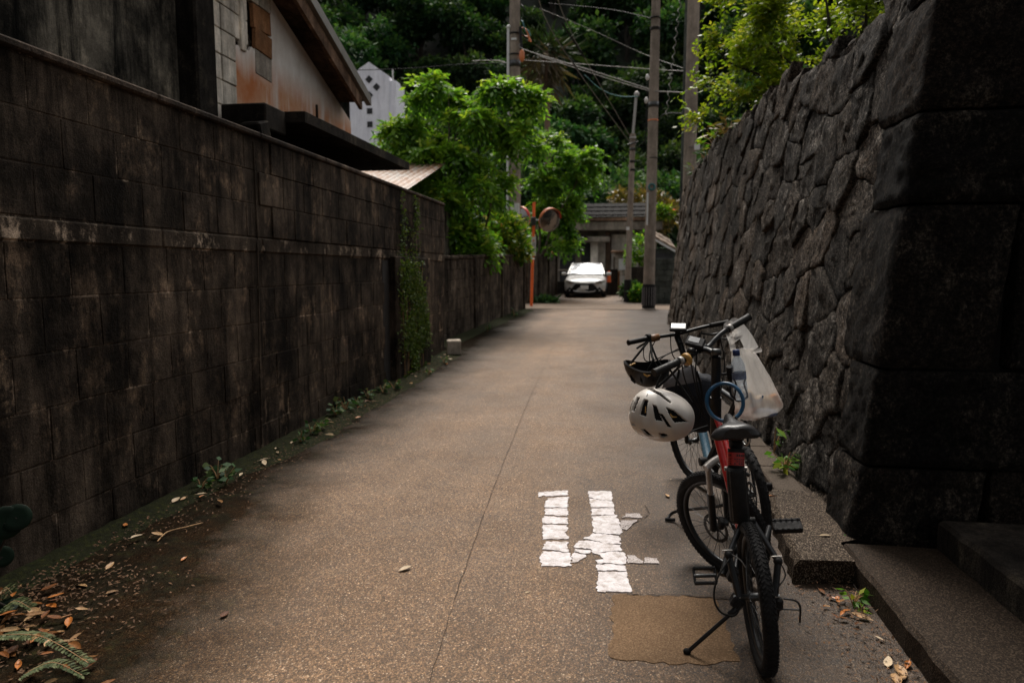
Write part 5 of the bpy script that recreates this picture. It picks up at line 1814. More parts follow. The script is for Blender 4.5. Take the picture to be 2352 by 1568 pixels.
def mirror(c, face, nm, right='hood_red'):
    c = Vector(c)
    M4 = frame_matrix(c, face, (0, 0, 1))
    M4 = M4 @ Matrix.Rotation(0, 4, 'Z')
    back = MB().lathe([(0.0, -0.13), (0.2, -0.12), (0.37, -0.05), (0.405, 0.0), (0.405, 0.03), (0.37, 0.03)], 32, M4)
    o = back.build('mirror_disc', MAT['dull_silver'], tm)
    MB().lathe([(0.0, 0.085), (0.12, 0.078), (0.24, 0.056), (0.33, 0.036), (0.375, 0.024)], 32, M4).build('mirror_glass', MAT['mirror'], o)
    MB().lathe([(0.37, 0.02), (0.405, 0.03), (0.412, 0.0), (0.405, -0.02)], 32, M4).build('rim', MAT['hood_orange'], o)
    for nm2, a0, a1, m_ in (('hood', -38, 78, 'hood_orange'), ('hood', -78, -38, 'hood_red')):
        rows = []
        for dd in (0.0, 0.16):
            rows.append([M4 @ Vector((0.415 * math.cos(R(a)), 0.415 * math.sin(R(a)), dd * (1 - 0.55 * (abs(a) / 90) ** 2))) for a in lin(a0, a1, 16)])
        rows.append([p + (c - p).normalized() * 0.012 for p in rows[1]])
        rows.append([p + (c - p).normalized() * 0.012 for p in rows[0]])
        MB().grid(rows, True).build(nm2, MAT[m_], o, label='red right-hand part of the hood' if m_ == 'hood_red' else None)


mirror((-2.345, 23.22, 3.30), (0.62, -0.78, -0.30), 'a')
mirror((-3.30, 23.36, 3.36), (-0.62, -0.78, -0.06), 'b')
MB().tube([(-2.88, 23.26, 3.28), (-2.45, 23.34, 3.30)], 0.03, 8).build('arm', MAT['dark_steel'], tm)
MB().tube([(-2.90, 23.28, 3.26), (-3.33, 23.42, 3.33)], 0.03, 8).build('arm', MAT['dark_steel'], tm)
sg = MB().box((-2.875, 23.225, 2.42), (0.155, 0.02, 0.64), ch=0.004).build('sign_plate', MAT['sign_white'], tm)
MB().prism([(-2.875 + dx, 23.21, 2.615 + dz) for dx, dz in ((-0.045, -0.035), (0.045, -0.035), (0, 0.05))], (0, 0.004, 0)).build('warning_triangle', MAT['hood_orange'], sg)
for i, chx in enumerate('注意'):
    cu = bpy.data.curves.new('character', 'FONT')
    cu.body = chx; cu.size = 0.15; cu.align_x = 'CENTER'; cu.align_y = 'CENTER'; cu.extrude = 0.001
    tmp = bpy.data.objects.new('character', cu); COL.objects.link(tmp)
    me = tmp.to_mesh().copy()
    bpy.data.objects.remove(tmp)
    o = link_mesh('character', me, sg, (-2.875 + 2.95, 23.212 - 23.3, 2.46 - 0.17 * i - ground_z(23.3)))
    o.rotation_euler = (R(90), 0, 0)
    me.materials.clear(); me.materials.append(MAT['ink'])

# ================================================================== CAR
cx, cy = -1.42, 29.0
cg = ground_z(30.5)
car = thing('parked_car', 'white hatchback parked facing down the lane in front of the end house', 'car', (cx, cy + 2.0, cg))


def car_pt(x, y, z): return (cx + x, cy + y, cg + z)


# body: half width, bottom, top by distance from the nose
st_ = [(0.00, 0.60, 0.26, 0.60), (0.06, 0.76, 0.22, 0.66), (0.20, 0.86, 0.18, 0.72), (0.5, 0.89, 0.17, 0.80), (0.95, 0.895, 0.17, 0.90), (1.25, 0.895, 0.17, 0.97), (2.2, 0.90, 0.17, 0.96), (3.4, 0.895, 0.18, 0.98), (4.1, 0.85, 0.2, 0.95), (4.3, 0.75, 0.3, 0.85)]
rows = []
for (y, w, b, tp) in st_:
    row = []
    for k in range(20):
        a = 2 * math.pi * k / 20
        ca, sa = math.cos(a), math.sin(a)
        e = 0.42
        xx = w * math.copysign(abs(ca) ** e, ca)
        zz = (b + tp) / 2 + (tp - b) / 2 * math.copysign(abs(sa) ** e, sa)
        bow = 0.10 * (1 - (abs(xx) / w) ** 2) if y < 0.3 else 0
        crown_ = 0.035 * (1 - (xx / w) ** 2) if sa > 0.3 and y > 0.1 else 0
        row.append(car_pt(xx, y - bow, zz + crown_))
    rows.append(row)
mb = MB(); mb.grid(rows, True, True); mb.add(rows[0], [tuple(range(20))]); mb.add(rows[-1], [tuple(range(20))[::-1]])
body = mb.build('body', MAT['car_white'], car)
rows = []
for (y, w, z) in ((1.22, 0.74, 0.97), (1.75, 0.66, 1.30), (2.05, 0.58, 1.43), (2.6, 0.58, 1.46), (3.3, 0.57, 1.42), (3.9, 0.60, 1.15), (4.15, 0.66, 0.95)):
    rows.append([car_pt(s * w, y, z + 0.025 * (1 - abs(s) ** 2)) for s in lin(-1, 1, 11)])
sides = []
mb = MB(); mb.grid(rows, True); roof_ = mb.build('roof', MAT['car_white'], car)
for s in (-1, 1):
    sd = [[r[0 if s < 0 else -1] for r in rows], [car_pt(s * 0.87, y, 0.95) for (y, w, z) in ((1.0, 0, 0), (1.75, 0, 0), (2.05, 0, 0), (2.6, 0, 0), (3.3, 0, 0), (3.9, 0, 0), (4.2, 0, 0))]]
    MB().grid(sd, True).build('side_window', MAT['car_glass'], car)
ws = []
for (y, w, z) in ((1.10, 0.74, 0.965), (1.45, 0.695, 1.16), (1.80, 0.62, 1.355), (1.98, 0.55, 1.43)):
    ws.append([car_pt(s * w, y + 0.10 * abs(s) ** 2 - 0.03, z + 0.022 * (1 - abs(s) ** 2)) for s in lin(-1, 1, 13)])
MB().grid(ws, True).build('windscreen', MAT['car_glass'], car)
for s in (-1, 1):
    MB().tube([car_pt(s * 0.80, 1.18, 0.95), car_pt(s * 0.73, 1.55, 1.20), car_pt(s * 0.62, 2.0, 1.43)], 0.035, 8).build('pillar', MAT['car_white'], car)
    hl = [car_pt(s * x, y, z) for x, y, z in ((0.86, 0.42, 0.72), (0.84, 0.30, 0.63), (0.62, 0.02, 0.61), (0.44, -0.06, 0.625), (0.60, 0.03, 0.685))]
    MB().prism([Vector(p) + Vector((s * 0.02, -0.10, 0.012)) for p in hl], (0, 0.16, 0)).build('headlight', MAT['lamp_glass'], car)
    MB().box(car_pt(s * 0.985, 1.35, 0.98), (0.22, 0.14, 0.15), ch=0.035).build('door_mirror', MAT['car_white'], car)
    MB().box(car_pt(s * 0.88, 1.36, 0.96), (0.12, 0.06, 0.05), ch=0.01).build('mirror_stalk', MAT['black_matt'], car)
    fl = [car_pt(s * x, -0.03, z) for x, z in ((0.82, 0.24), (0.52, 0.24), (0.50, 0.30), (0.62, 0.44))]
    MB().prism([Vector(p) + Vector((0, 0.02, 0)) for p in fl], (0, 0.12, 0)).build('side_intake', MAT['black_matt'], car)
    MB().ball(car_pt(s * 0.63, -0.035, 0.29), (0.04, 0.03, 0.04)).build('fog_lamp', MAT['silver'], car)
    for y in (0.78, 3.42):
        M4 = frame_matrix(car_pt(s * 0.80, y, 0.32), (s, 0, 0), (0, 0, 1))
        wh = MB().torus(M4, 0.245, 0.085, 28, 10, 1.15).build('wheel', MAT['rubber'], car)
        MB().lathe([(0.0, 0.08), (0.06, 0.085), (0.19, 0.06), (0.205, 0.02), (0.2, -0.05)], 22, M4).build('rim', MAT['silver'], wh)
gr = [(-0.68, 0.235), (-0.44, 0.50), (-0.36, 0.57), (0.36, 0.57), (0.44, 0.50), (0.68, 0.235), (0.38, 0.19), (-0.38, 0.19)]
rows = []
MB().prism([car_pt(x, -0.150 + 0.10 * (abs(x) / 0.6) ** 2, z) for x, z in gr], (0, 0.14, 0)).build('grille', MAT['black_matt'], car)
sp = [[car_pt(x, -0.14 + 0.16 * (abs(x) / 0.86) ** 2, z) for x in lin(-0.86, 0.86, 15)] for z in (0.15, 0.18)]
MB().grid(sp, True).build('lower_lip', MAT['black_matt'], car)
lip = MB().tube(smooth_path([car_pt(-0.46, -0.12, 0.30), car_pt(-0.36, -0.14, 0.25), car_pt(0, -0.165, 0.235), car_pt(0.36, -0.14, 0.25), car_pt(0.46, -0.12, 0.30)], 5), 0.016, 8)
lip.build('lower_trim', MAT['car_white'], car)
pt = MB().box(car_pt(0, -0.168, 0.42), (0.33, 0.02, 0.165), ch=0.004).build('number_plate', MAT['plate_white'], car)
MB().box(car_pt(0, -0.02, 0.605), (1.0, 0.1, 0.012)).build('bonnet_gap', MAT['black_matt'], car)
MB().box(car_pt(0, 1.12, 0.985), (1.3, 0.10, 0.02), ch=0.004).build('wiper_cowl', MAT['black_matt'], car)
MB().box(car_pt(0, 0.5, 0.18), (1.6, 0.9, 0.08)).build('underbody', MAT['black_matt'], car)

# ================================================================== BICYCLES
def wheel(root, hub, head, lean, Rw, rt, disc_side=-1, knobs=70, name='wheel'):
    """head: angle to the left of +Y, lean: to the left; disc_side -1 = left"""
    hub = Vector(hub)
    f = Vector((-math.sin(head), math.cos(head), 0)); l = Vector((-math.cos(head), -math.sin(head), 0))
    u = Vector((0, 0, 1)) * math.cos(lean) + l * math.sin(lean)
    ax = f.cross(u).normalized()                       # to the right
    M4 = frame_matrix(hub, ax, f)
    ty = MB()
    ty.torus(M4, Rw - rt, rt, 64, 12, 1.0)
    for k in range(knobs):
        for sd in (-1, 1):
            a = 2 * math.pi * (k + (0.5 if sd > 0 else 0)) / knobs
            rad = Vector((math.cos(a), math.sin(a), 0)); tan = Vector((-math.sin(a), math.cos(a), 0))
            for off, tilt, dr in ((0.28, 0.55, -0.03), (0.72, 0.95, -0.26)):
                c = rad * (Rw + rt * dr) + Vector((0, 0, sd * rt * off))
                nrm = (rad * math.cos(tilt * 0.9 * (off > 0.5)) + Vector((0, 0, sd * math.sin(tilt * 0.9 * (off > 0.5))))).normalized()
                dirn = (tan * 0.55 + Vector((0, 0, sd * 0.85))).normalized()
                dirn = (dirn - nrm * dirn.dot(nrm)).normalized()
                s3 = nrm.cross(dirn)
                rot = Matrix((dirn, s3, nrm)).transposed()
                m3 = M4.to_3x3() @ rot
                ty.box(M4 @ c, (rt * 0.58, 0.0055, 0.0042), m3)
    tyre = None
    w = ty.build(name, MAT['rubber'], root)
    rm = MB()
    ri = Rw - 2 * rt
    rm.lathe([(ri + 0.010, -0.014), (ri - 0.004, -0.014), (ri - 0.016, -0.006), (ri - 0.016, 0.006), (ri - 0.004, 0.014), (ri + 0.010, 0.014)], 56, M4)
    rm.build('rim', MAT['black_metal'], w)
    hb = MB()
    hb.lathe([(0.0, -0.062), (0.012, -0.062), (0.012, -0.034), (0.026, -0.032), (0.020, -0.02), (0.016, 0), (0.020, 0.02), (0.026, 0.032), (0.012, 0.034), (0.012, 0.062), (0, 0.062)], 18, M4)
    hb.build('hub', MAT['dark_steel'], w)
    sp = MB()
    for k in range(32):
        sd = -1 if k % 2 else 1
        a = 2 * math.pi * k / 32
        b = a + (0.42 if (k // 2) % 2 else -0.42)
        sp.tube([M4 @ Vector((0.024 * math.cos(b), 0.024 * math.sin(b), sd * 0.032)), M4 @ Vector(((ri - 0.012) * math.cos(a), (ri - 0.012) * math.sin(a), 0))], 0.0013, 4, False)
    sp.build('spokes', MAT['dark_steel'], w)
    if disc_side:
        z = disc_side * 0.042
        dk = MB()
        dk.lathe([(0.062, z - 0.001), (0.080, z - 0.001), (0.080, z + 0.001), (0.062, z + 0.001), (0.062, z - 0.001)], 48, M4)
        for k in range(6):
            a = 2 * math.pi * k / 6
            dk.tube([M4 @ Vector((0.02 * math.cos(a), 0.02 * math.sin(a), z)), M4 @ Vector((0.066 * math.cos(a + 0.5), 0.066 * math.sin(a + 0.5), z))], 0.004, 5)
        for k in range(24):
            a = 2 * math.pi * k / 24
            dk.tube([M4 @ Vector((0.064 * math.cos(a), 0.064 * math.sin(a), z)), M4 @ Vector((0.080 * math.cos(a + 0.12), 0.080 * math.sin(a + 0.12), z))], 0.003, 4)
        dk.build('disc_rotor', MAT['dark_steel'], w)
    return w, M4


def handlebar(root, pts, grips, mat='black_metal', r=0.0125):
    path = smooth_path(pts, 6)
    hb = MB(); hb.tube(path, r, 10)
    h = hb.build('handlebar', MAT[mat], root)
    for (a, b) in grips:
        a, b = Vector(a), Vector(b)
        g = MB()
        n = 16
        ps = [a.lerp(b, i / n) for i in range(n + 1)]
        rs = [0.0175 + (0.0014 if i % 2 else 0) + (0.003 if i in (0, n) else 0) for i in range(n + 1)]
        g.tube(ps, rs, 12)
        g.build('grip', MAT['grip'], h)
    return h


def tubes(name, segs, mat, root, n=10, **kw):
    mb = MB()
    for pts, r in segs:
        mb.tube(pts if len(pts) == 2 else smooth_path(pts, 6), r, n)
    return mb.build(name, MAT[mat], root, **kw)


# ---------------- red bicycle (near)
RB = thing('bicycle', 'black and red electric bicycle on its kickstand, nearest the viewer, front wheel turned left', 'bicycle', (0.6, 3.2, 0))
Hr = Vector((0.577, 2.79, 0.293)); Hf = at(1656, 1204, 3.6)
wr, Mr = wheel(RB, Hr, 0.0, R(6), 0.295, 0.029, 0, 88)
wf, Mf = wheel(RB, Hf, R(42), R(14), 0.295, 0.027, -1, 84)
axr = Vector((math.cos(R(6)), 0, math.sin(R(6)))); upr = Vector((-math.sin(R(6)), 0, math.cos(R(6))))
bbp = at(1712, 1262, 3.10)
seat_top = at(1689, 1008, 3.0)
seat_bot = at(1706, 1215, 3.05)
quill = at(1645, 815, 3.33); crown = at(1643, 1062, 3.45)
hd1 = crown.lerp(quill, 0.24); hd2 = crown.lerp(quill, 0.62)
fr = MB()
tubes('head_tube', [([hd1, hd2], 0.027)], 'black_metal', RB, 14)
fr.tube(smooth_path([hd1.lerp(hd2, 0.2), at(1676, 1110, 3.25), bbp], 6), 0.020, 12)
fr.tube(smooth_path([hd1.lerp(hd2, 0.55), at(1672, 1035, 3.22), at(1690, 1140, 3.06)], 6), 0.015, 12)
fr.tube([seat_bot, at(1690, 1062, 3.02)], 0.024, 12)
frame = fr.build('frame', MAT['red_paint'], RB)
tubes('seat_post', [([at(1690, 1062, 3.02), seat_top, at(1690, 985, 2.99)], 0.019)], 'black_metal', RB)
tubes('seat_clamp', [([at(1690, 1024, 3.01), at(1690, 1008, 3.0)], 0.030)], 'black_matt', RB)
qr = MB(); qr.tube(smooth_path([at(1704, 1012, 2.98), at(1712, 1022, 2.96), at(1721, 1015, 2.95), at(1722, 1003, 2.95)], 5), 0.0055, 8)
qr.build('quick_release', MAT['silver'], RB)
# battery pack behind the seat tube, with the red printed sleeve above it
bt, bb_ = at(1690, 1072, 2.955), at(1700, 1195, 2.955)
bm4 = frame_matrix(bb_, bt - bb_, (1, 0, 0))
ln_ = (bt - bb_).length
mb = MB()
prof = [(0.0, -0.004), (0.030, -0.004), (0.037, 0.006), (0.038, ln_ * 0.5), (0.037, ln_ * 0.9), (0.033, ln_), (0.0, ln_)]
mb.lathe(prof, 16, bm4 @ Matrix.Diagonal((1.12, 1.0, 1, 1)))
bat_ = mb.build('battery', MAT['black_matt'], RB)
for sx in (-1, 1):
    MB().tube([bm4 @ Vector((0.030 * sx, -0.024, 0.01)), bm4 @ Vector((0.030 * sx, -0.024, ln_ * 0.97))], 0.0035, 6).build('rail', MAT['dark_steel'], bat_)
MB().tube([at(1690, 1072, 2.965), at(1690, 1030, 2.985)], 0.0335, 18).build('battery_neck', MAT['black_matt'], bat_)
slv = MB(); slv.tube([at(1690, 1068, 2.966), at(1690, 1039, 2.98)], 0.0350, 22); slv = slv.build('warning_sleeve', MAT['sticker_red'], RB)
pr_ = MB()
s0, s1 = at(1690, 1068, 2.966), at(1690, 1039, 2.98)
sm4 = frame_matrix(s0, s1 - s0, (1, 0, 0)); sl_ = (s1 - s0).length
rng = random.Random(2)
for row, (t_, hgt) in enumerate(((0.78, 0.010), (0.48, 0.005), (0.30, 0.004), (0.13, 0.006))):
    for k in range(9):
        if rng.random() < 0.2: continue
        a = R(-150 + k * 15)
        c = Vector((0.0353 * math.cos(a), 0.0353 * math.sin(a), sl_ * t_))
        rot = sm4.to_3x3() @ Matrix.Rotation(a, 3, 'Z')
        pr_.box(sm4 @ c, (0.0006, 0.006, hgt), rot)
pr_.build('small_print', MAT['ink'], slv)
for sx, px in ((-1, 1664), (1, 1716)):
    MB().tube([at(px, 1076, 2.98), at(1690, 1076, 2.985)], 0.010, 8).build('lug', MAT['dull_silver'], RB)


def saddle(root, rear, nose, w, mat='saddle'):
    """rear: middle of the back edge, nose: tip"""
    rear, nose = Vector(rear), Vector(nose)
    f = (nose - rear); Ln = f.length; f.normalize()
    rgt = Vector((1, 0, 0.10)); rgt = (rgt - f * rgt.dot(f)).normalized()
    up = rgt.cross(f)
    rows = []
    secs = ((0.0, 0.28, 0.0, 0.6), (0.03, 0.43, 0.008, 1.0), (0.10, 0.5, 0.012, 1.1), (0.20, 0.48, 0.012, 1.1), (0.29, 0.37, 0.012, 1.0), (0.37, 0.245, 0.014, 0.9), (0.46, 0.165, 0.015, 0.85), (0.62, 0.125, 0.016, 0.8), (0.80, 0.11, 0.016, 0.7), (0.93, 0.10, 0.014, 0.6), (1.0, 0.05, 0.004, 0.4))
    for (t_, hw, dz, th) in secs:
        row = []
        hw *= w
        c = rear + f * (t_ * Ln) + up * dz
        for k in range(24):
            a = 2 * math.pi * k / 24
            ca, sa = math.cos(a), math.sin(a)
            x = hw * math.copysign(abs(ca) ** 0.75, ca)
            rel = x / max(hw, 1e-5)
            droop_ = -0.030 * abs(rel) ** 3 * th - (0.004 if t_ < 0.6 else 0) * math.exp(-(rel / 0.22) ** 2)
            zz = (0.016 * sa if sa > 0 else 0.040 * sa * th) + droop_
            row.append(c + rgt * x + up * zz)
        rows.append(row)
    mb = MB(); mb.grid(rows, True, True)
    mb.add(rows[0], [tuple(range(24))]); mb.add(rows[-1], [tuple(range(24))[::-1]])
    s = mb.build('saddle', MAT[mat], root)
    rl = MB()
    for sx in (-1, 1):
        rl.tube(smooth_path([rear + f * 0.05 + rgt * 0.03 * sx - up * 0.03, rear + f * 0.10 + rgt * 0.024 * sx - up * 0.055, rear + f * 0.17 + rgt * 0.022 * sx - up * 0.055, rear + f * 0.24 + rgt * 0.012 * sx - up * 0.02], 4), 0.004, 6)
    rl.build('saddle_rails', MAT['dark_steel'], s)
    return s


saddle(RB, at(1692, 992, 2.88), at(1671, 962, 3.10), 0.205)
MB().box(at(1690, 1000, 2.98), (0.06, 0.06, 0.04), ch=0.008).build('saddle_clamp', MAT['black_matt'], RB)
# rear triangle
dl, dr_ = Hr - axr * 0.068, Hr + axr * 0.072
br = at(1712, 1196, 2.96)
jl, jr = at(1674, 1274, 2.85), at(1787, 1288, 2.84)
tubes('seat_stay', [([br - axr * 0.012, jl], 0.0125), ([jl, dl], 0.014)], 'black_metal', RB)
tubes('seat_stay', [([br + axr * 0.035 - upr * 0.01, jr], 0.0125), ([jr, dr_], 0.014)], 'black_metal', RB)
for j in (jl, jr):
    MB().ball(j, 0.019).build('stay_joint', MAT['black_matt'], RB)
    MB().tube([j - axr * 0.024 + upr * 0.02, j + axr * 0.016 + upr * 0.02], 0.0035, 8).build('bolt', MAT['dull_silver'], RB)
tubes('stay_bridge', [([br - axr * 0.03, br + axr * 0.04], 0.016)], 'black_matt', RB)
tubes('chain_stay', [([bbp - axr * 0.03, Hr - axr * 0.06 + Vector((0, 0.15, 0.0)), dl], 0.013)], 'black_metal', RB)
tubes('chain_stay', [([bbp + axr * 0.03, Hr + axr * 0.062 + Vector((0, 0.15, 0.0)), dr_], 0.013)], 'black_metal', RB)
# caliper at the left stay
MB().box(at(1683, 1318, 2.84), (0.035, 0.05, 0.06), Matrix.Rotation(0.4, 3, 'Y'), 0.008).build('rear_caliper', MAT['black_matt'], RB)
tubes('brake_hose', [([at(1676, 1282, 2.83), at(1648, 1326, 2.78), at(1640, 1372, 2.76), at(1656, 1405, 2.75), at(1688, 1412, 2.76), at(1702, 1385, 2.78)], 0.0042)], 'cable_black', RB, 8)
tubes('brake_hose', [([at(1680, 1272, 2.84), at(1700, 1285, 2.84), at(1712, 1302, 2.84)], 0.0028)], 'dull_silver', RB, 6)
# bottom bracket, cranks, pedals, chainring, chain
tubes('bottom_bracket', [([bbp - axr * 0.055, bbp + axr * 0.055], 0.030)], 'black_matt', RB, 16)


def pedal(root, c, right, length=0.098, wide=0.078, hgt=0.020, tilt=0.85, solid=False):
    """cage pedal: two long rails, end bars, spindle and grip teeth"""
    c = Vector(c)
    fw_ = Vector((0, math.cos(tilt), math.sin(tilt))); n_ = right.cross(fw_).normalized(); fw_ = n_.cross(right)
    p = MB()
    rot = Matrix((right, fw_, n_)).transposed()
    for s in (-1, 1):
        p.box(c + fw_ * s * wide * 0.42, (length, 0.013, hgt), rot, 0.003)
        p.box(c + right * s * length * 0.47, (0.011, wide * 0.82, hgt * 0.7), rot, 0.003)
        for k in range(5):
            p.box(c + fw_ * s * wide * 0.42 + right * (k - 2) * length * 0.2 + n_ * hgt * 0.55, (0.008, 0.008, 0.006), rot)
    if solid: p.box(c, (length * 0.98, wide * 0.9, hgt * 0.8), rot, 0.004)
    o = p.build('pedal', MAT['black_matt'], root)
    MB().tube([c - right * length * 0.48, c + right * length * 0.48], 0.009, 10).build('spindle', MAT['dark_steel'], o)
    return o


pl_c, pr_c = at(1619, 1321, 3.0), at(1808, 1207, 3.20)
pedal(RB, pl_c, axr); pedal(RB, pr_c, axr, 0.125, 0.062, 0.030, 0.55, True)
cl, cr2 = pl_c + axr * 0.068, pr_c - axr * 0.072
crl = tubes('crank', [([bbp - axr * 0.075, cl + axr * 0.006], 0.0125)], 'black_metal', RB)
crr = tubes('crank', [([bbp + axr * 0.078, cr2 - axr * 0.006], 0.0125)], 'black_metal', RB)
mb = MB()
mc = frame_matrix(bbp + axr * 0.06, axr, (0, 1, 0))
mb.lathe([(0.055, -0.002), (0.075, -0.002), (0.075, 0.002), (0.055, 0.002), (0.055, -0.002)], 40, mc)
for k in range(40):
    a = 2 * math.pi * k / 40
    mb.box(mc @ Vector((0.077 * math.cos(a), 0.077 * math.sin(a), 0)), (0.006, 0.005, 0.003), mc.to_3x3() @ Matrix.Rotation(a, 3, 'Z'))
for k in range(5):
    a = 2 * math.pi * k / 5
    mb.tube([mc.translation, mc @ Vector((0.06 * math.cos(a), 0.06 * math.sin(a), 0))], 0.006, 6)
mb.build('chainring', MAT['dark_steel'], RB)
mb = MB()
mh = frame_matrix(Hr + axr * 0.042, axr, (0, 1, 0))
for k, (rr, z) in enumerate(((0.048, -0.010), (0.042, -0.004), (0.036, 0.002), (0.030, 0.008))):
    mb.lathe([(0.012, z - 0.001), (rr, z - 0.001), (rr, z + 0.001), (0.012, z + 0.001)], 24, mh)
    for q in range(20):
        a = 2 * math.pi * q / 20
        mb.box(mh @ Vector(((rr + 0.002) * math.cos(a), (rr + 0.002) * math.sin(a), z)), (0.005, 0.004, 0.002), mh.to_3x3() @ Matrix.Rotation(a, 3, 'Z'))
mb.build('cassette', MAT['dark_steel'], RB)
mb = MB()
b0 = bbp + axr * 0.062
for s in (1, -1):
    p0 = b0 + upr * 0.076 * s; p1 = Hr + axr * 0.045 + upr * 0.045 * s
    n = 26
    for k in range(n):
        q0 = p0.lerp(p1, k / n); q1 = p0.lerp(p1, (k + 0.75) / n)
        mb.tube([q0, q1], 0.0038, 5)
mb.build('chain', MAT['dull_silver'], RB)
# derailleur with its wire guard
d0 = Hr + axr * 0.085 - upr * 0.03
mb = MB()
mb.box(d0, (0.03, 0.045, 0.05), None, 0.008)
mb.tube([d0, d0 + Vector((0.0, 0.03, -0.085))], 0.010, 8)
mj = frame_matrix(d0 + Vector((-0.01, 0.03, -0.09)), axr, (0, 1, 0))
mb.lathe([(0.0, -0.005), (0.02, -0.005), (0.02, 0.005), (0.0, 0.005)], 16, mj)
mb.lathe([(0.0, -0.005), (0.018, -0.005), (0.018, 0.005), (0.0, 0.005)], 16, Matrix.Translation((0, -0.02, 0.05)) @ mj)
mb.build('derailleur', MAT['black_matt'], RB)
tubes('derailleur_guard', [([d0 + Vector((0.01, -0.03, 0.035)), d0 + Vector((0.055, -0.03, 0.03)), d0 + Vector((0.078, -0.02, 0.0)), d0 + Vector((0.085, 0.0, -0.075))], 0.0042), ([d0 + Vector((-0.02, -0.02, -0.015)), d0 + Vector((0.075, -0.02, -0.012))], 0.0036)], 'black_metal', RB, 8)
tubes('axle_nut', [([Hr - axr * 0.09, Hr + axr * 0.09], 0.009)], 'silver', RB)
tubes('gear_cable', [([jr + upr * 0.01, jr + axr * 0.025 - upr * 0.06, d0 + upr * 0.06, d0], 0.003)], 'cable_black', RB, 6)
# kickstand
kt, kf = at(1690, 1398, 2.79), gp(1578, 1503, 0.012)
ks = tubes('kickstand', [([kt + Vector((0.02, 0.02, 0.05)), kt, kt.lerp(kf, 0.12)], 0.015), ([kt.lerp(kf, 0.12), kf], 0.0085)], 'black_metal', RB)
MB().ball(kf + Vector((0, 0, 0.004)), (0.017, 0.014, 0.014)).build('kickstand_foot', MAT['rubber'], ks)
MB().box(kt + Vector((0.005, 0.01, 0.03)), (0.05, 0.05, 0.05), Matrix.Rotation(0.5, 3, 'Y'), 0.008).build('kickstand_block', MAT['black_matt'], ks)
# fork
fl_ = Vector((math.cos(R(42)), math.sin(R(42)), 0))
lean_ax = Mf.to_3x3() @ Vector((0, 0, 1))
fk = MB()
for s in (-1, 1):
    a = crown + lean_ax * 0.055 * s; b = Hf + lean_ax * 0.058 * s
    mid = a.lerp(b, 0.42)
    fk.tube([mid, b], 0.0195, 12)
fork = fk.build('fork', MAT['black_metal'], RB)
st2 = MB()
for s in (-1, 1):
    a = crown + lean_ax * 0.055 * s; b = Hf + lean_ax * 0.058 * s
    st2.tube([a, a.lerp(b, 0.5)], 0.0145, 12)
st2.build('stanchions', MAT['dull_silver'], fork)
ar = MB(); ar.tube(smooth_path([crown - lean_ax * 0.075, crown - lean_ax * 0.03 + Vector((0, 0, 0.012)), crown + lean_ax * 0.03 + Vector((0, 0, 0.012)), crown + lean_ax * 0.075], 4), 0.019, 10)
ar.build('fork_crown', MAT['dull_silver'], fork)
MB().box(Hf - lean_ax * 0.062 + Vector((0.03, -0.06, 0.06)), (0.03, 0.05, 0.06), Matrix.Rotation(0.6, 3, 'X'), 0.008).build('front_caliper', MAT['black_matt'], fork)
tubes('axle', [([Hf - lean_ax * 0.075, Hf + lean_ax * 0.075], 0.007)], 'silver', RB)
# steering column, stem, bars
tubes('steering_column', [([hd2, quill - Vector((0, 0, 0.01))], 0.0225)], 'black_metal', RB, 14)
clamp = at(1611, 802, 3.42)
sm = tubes('stem', [([quill, quill.lerp(clamp, 0.5) + Vector((0, 0, 0.006)), clamp], 0.017), ([clamp - Vector((0.02, 0.02, 0)), clamp + Vector((0.02, 0.02, 0.004))], 0.022)], 'black_metal', RB, 14)
mb = MB(); mb.lathe([(0.0, 0.018), (0.02, 0.017), (0.024, 0.010), (0.024, -0.01), (0, -0.01)], 18, Matrix.Translation(quill + Vector((0, 0, 0.012)))); mb.build('stem_cap', MAT['dark_steel'], sm)
gl0, gl1 = at(1502, 856, 3.20), at(1556, 832, 3.28)
gr0, gr1 = at(1669, 757, 3.52), at(1720, 728, 3.60)
hb = handlebar(RB, [gl0, gl1, at(1580, 823, 3.32), at(1596, 812, 3.38), at(1611, 802, 3.42), at(1628, 795, 3.45), at(1644, 778, 3.48), gr0, gr1], [(gl0, gl1), (gr0, gr1)])
for (p, q) in ((gl1, 'l'), (gr0, 'r')):
    mb = MB(); ax_ = (gl1 - gl0).normalized()
    M4 = frame_matrix(p + ax_ * 0.02, ax_ if q == 'l' else (gr1 - gr0), (0, 0, 1))
    mb.lathe([(0.012, -0.010), (0.021, -0.010), (0.021, 0.010), (0.012, 0.010)], 16, M4); mb.build('lever_clamp', MAT['dull_silver'], hb)
mb = MB()
M4 = frame_matrix(at(1577, 825, 3.31), gl1 - gl0, (0, 0, 1))
mb.lathe([(0.013, -0.012), (0.030, -0.010), (0.032, 0.0), (0.030, 0.010), (0.013, 0.012)], 18, M4); mb.build('shifter_collar', MAT['yellow'], hb)
bl_ = MB(); bl_.lathe([(0.0, 0.020), (0.012, 0.019), (0.020, 0.013), (0.023, 0.0), (0.020, -0.004), (0, -0.004)], 20, Matrix.Translation(at(1588, 808, 3.34))); bell = bl_.build('bell', MAT['black_matt'], hb)
bl_ = MB(); bl_.lathe([(0.009, 0.0205), (0.016, 0.018)], 20, Matrix.Translation(at(1588, 808, 3.34))); bl_.build('bell_ring', MAT['silver'], bell)
tubes('brake_lever', [([at(1566, 836, 3.30), at(1540, 862, 3.34), at(1508, 892, 3.36), at(1500, 905, 3.36)], 0.0065)], 'black_metal', hb)
tubes('brake_lever', [([at(1650, 776, 3.52), at(1668, 778, 3.58), at(1690, 768, 3.64), at(1700, 760, 3.66)], 0.0065)], 'dark_steel', hb)
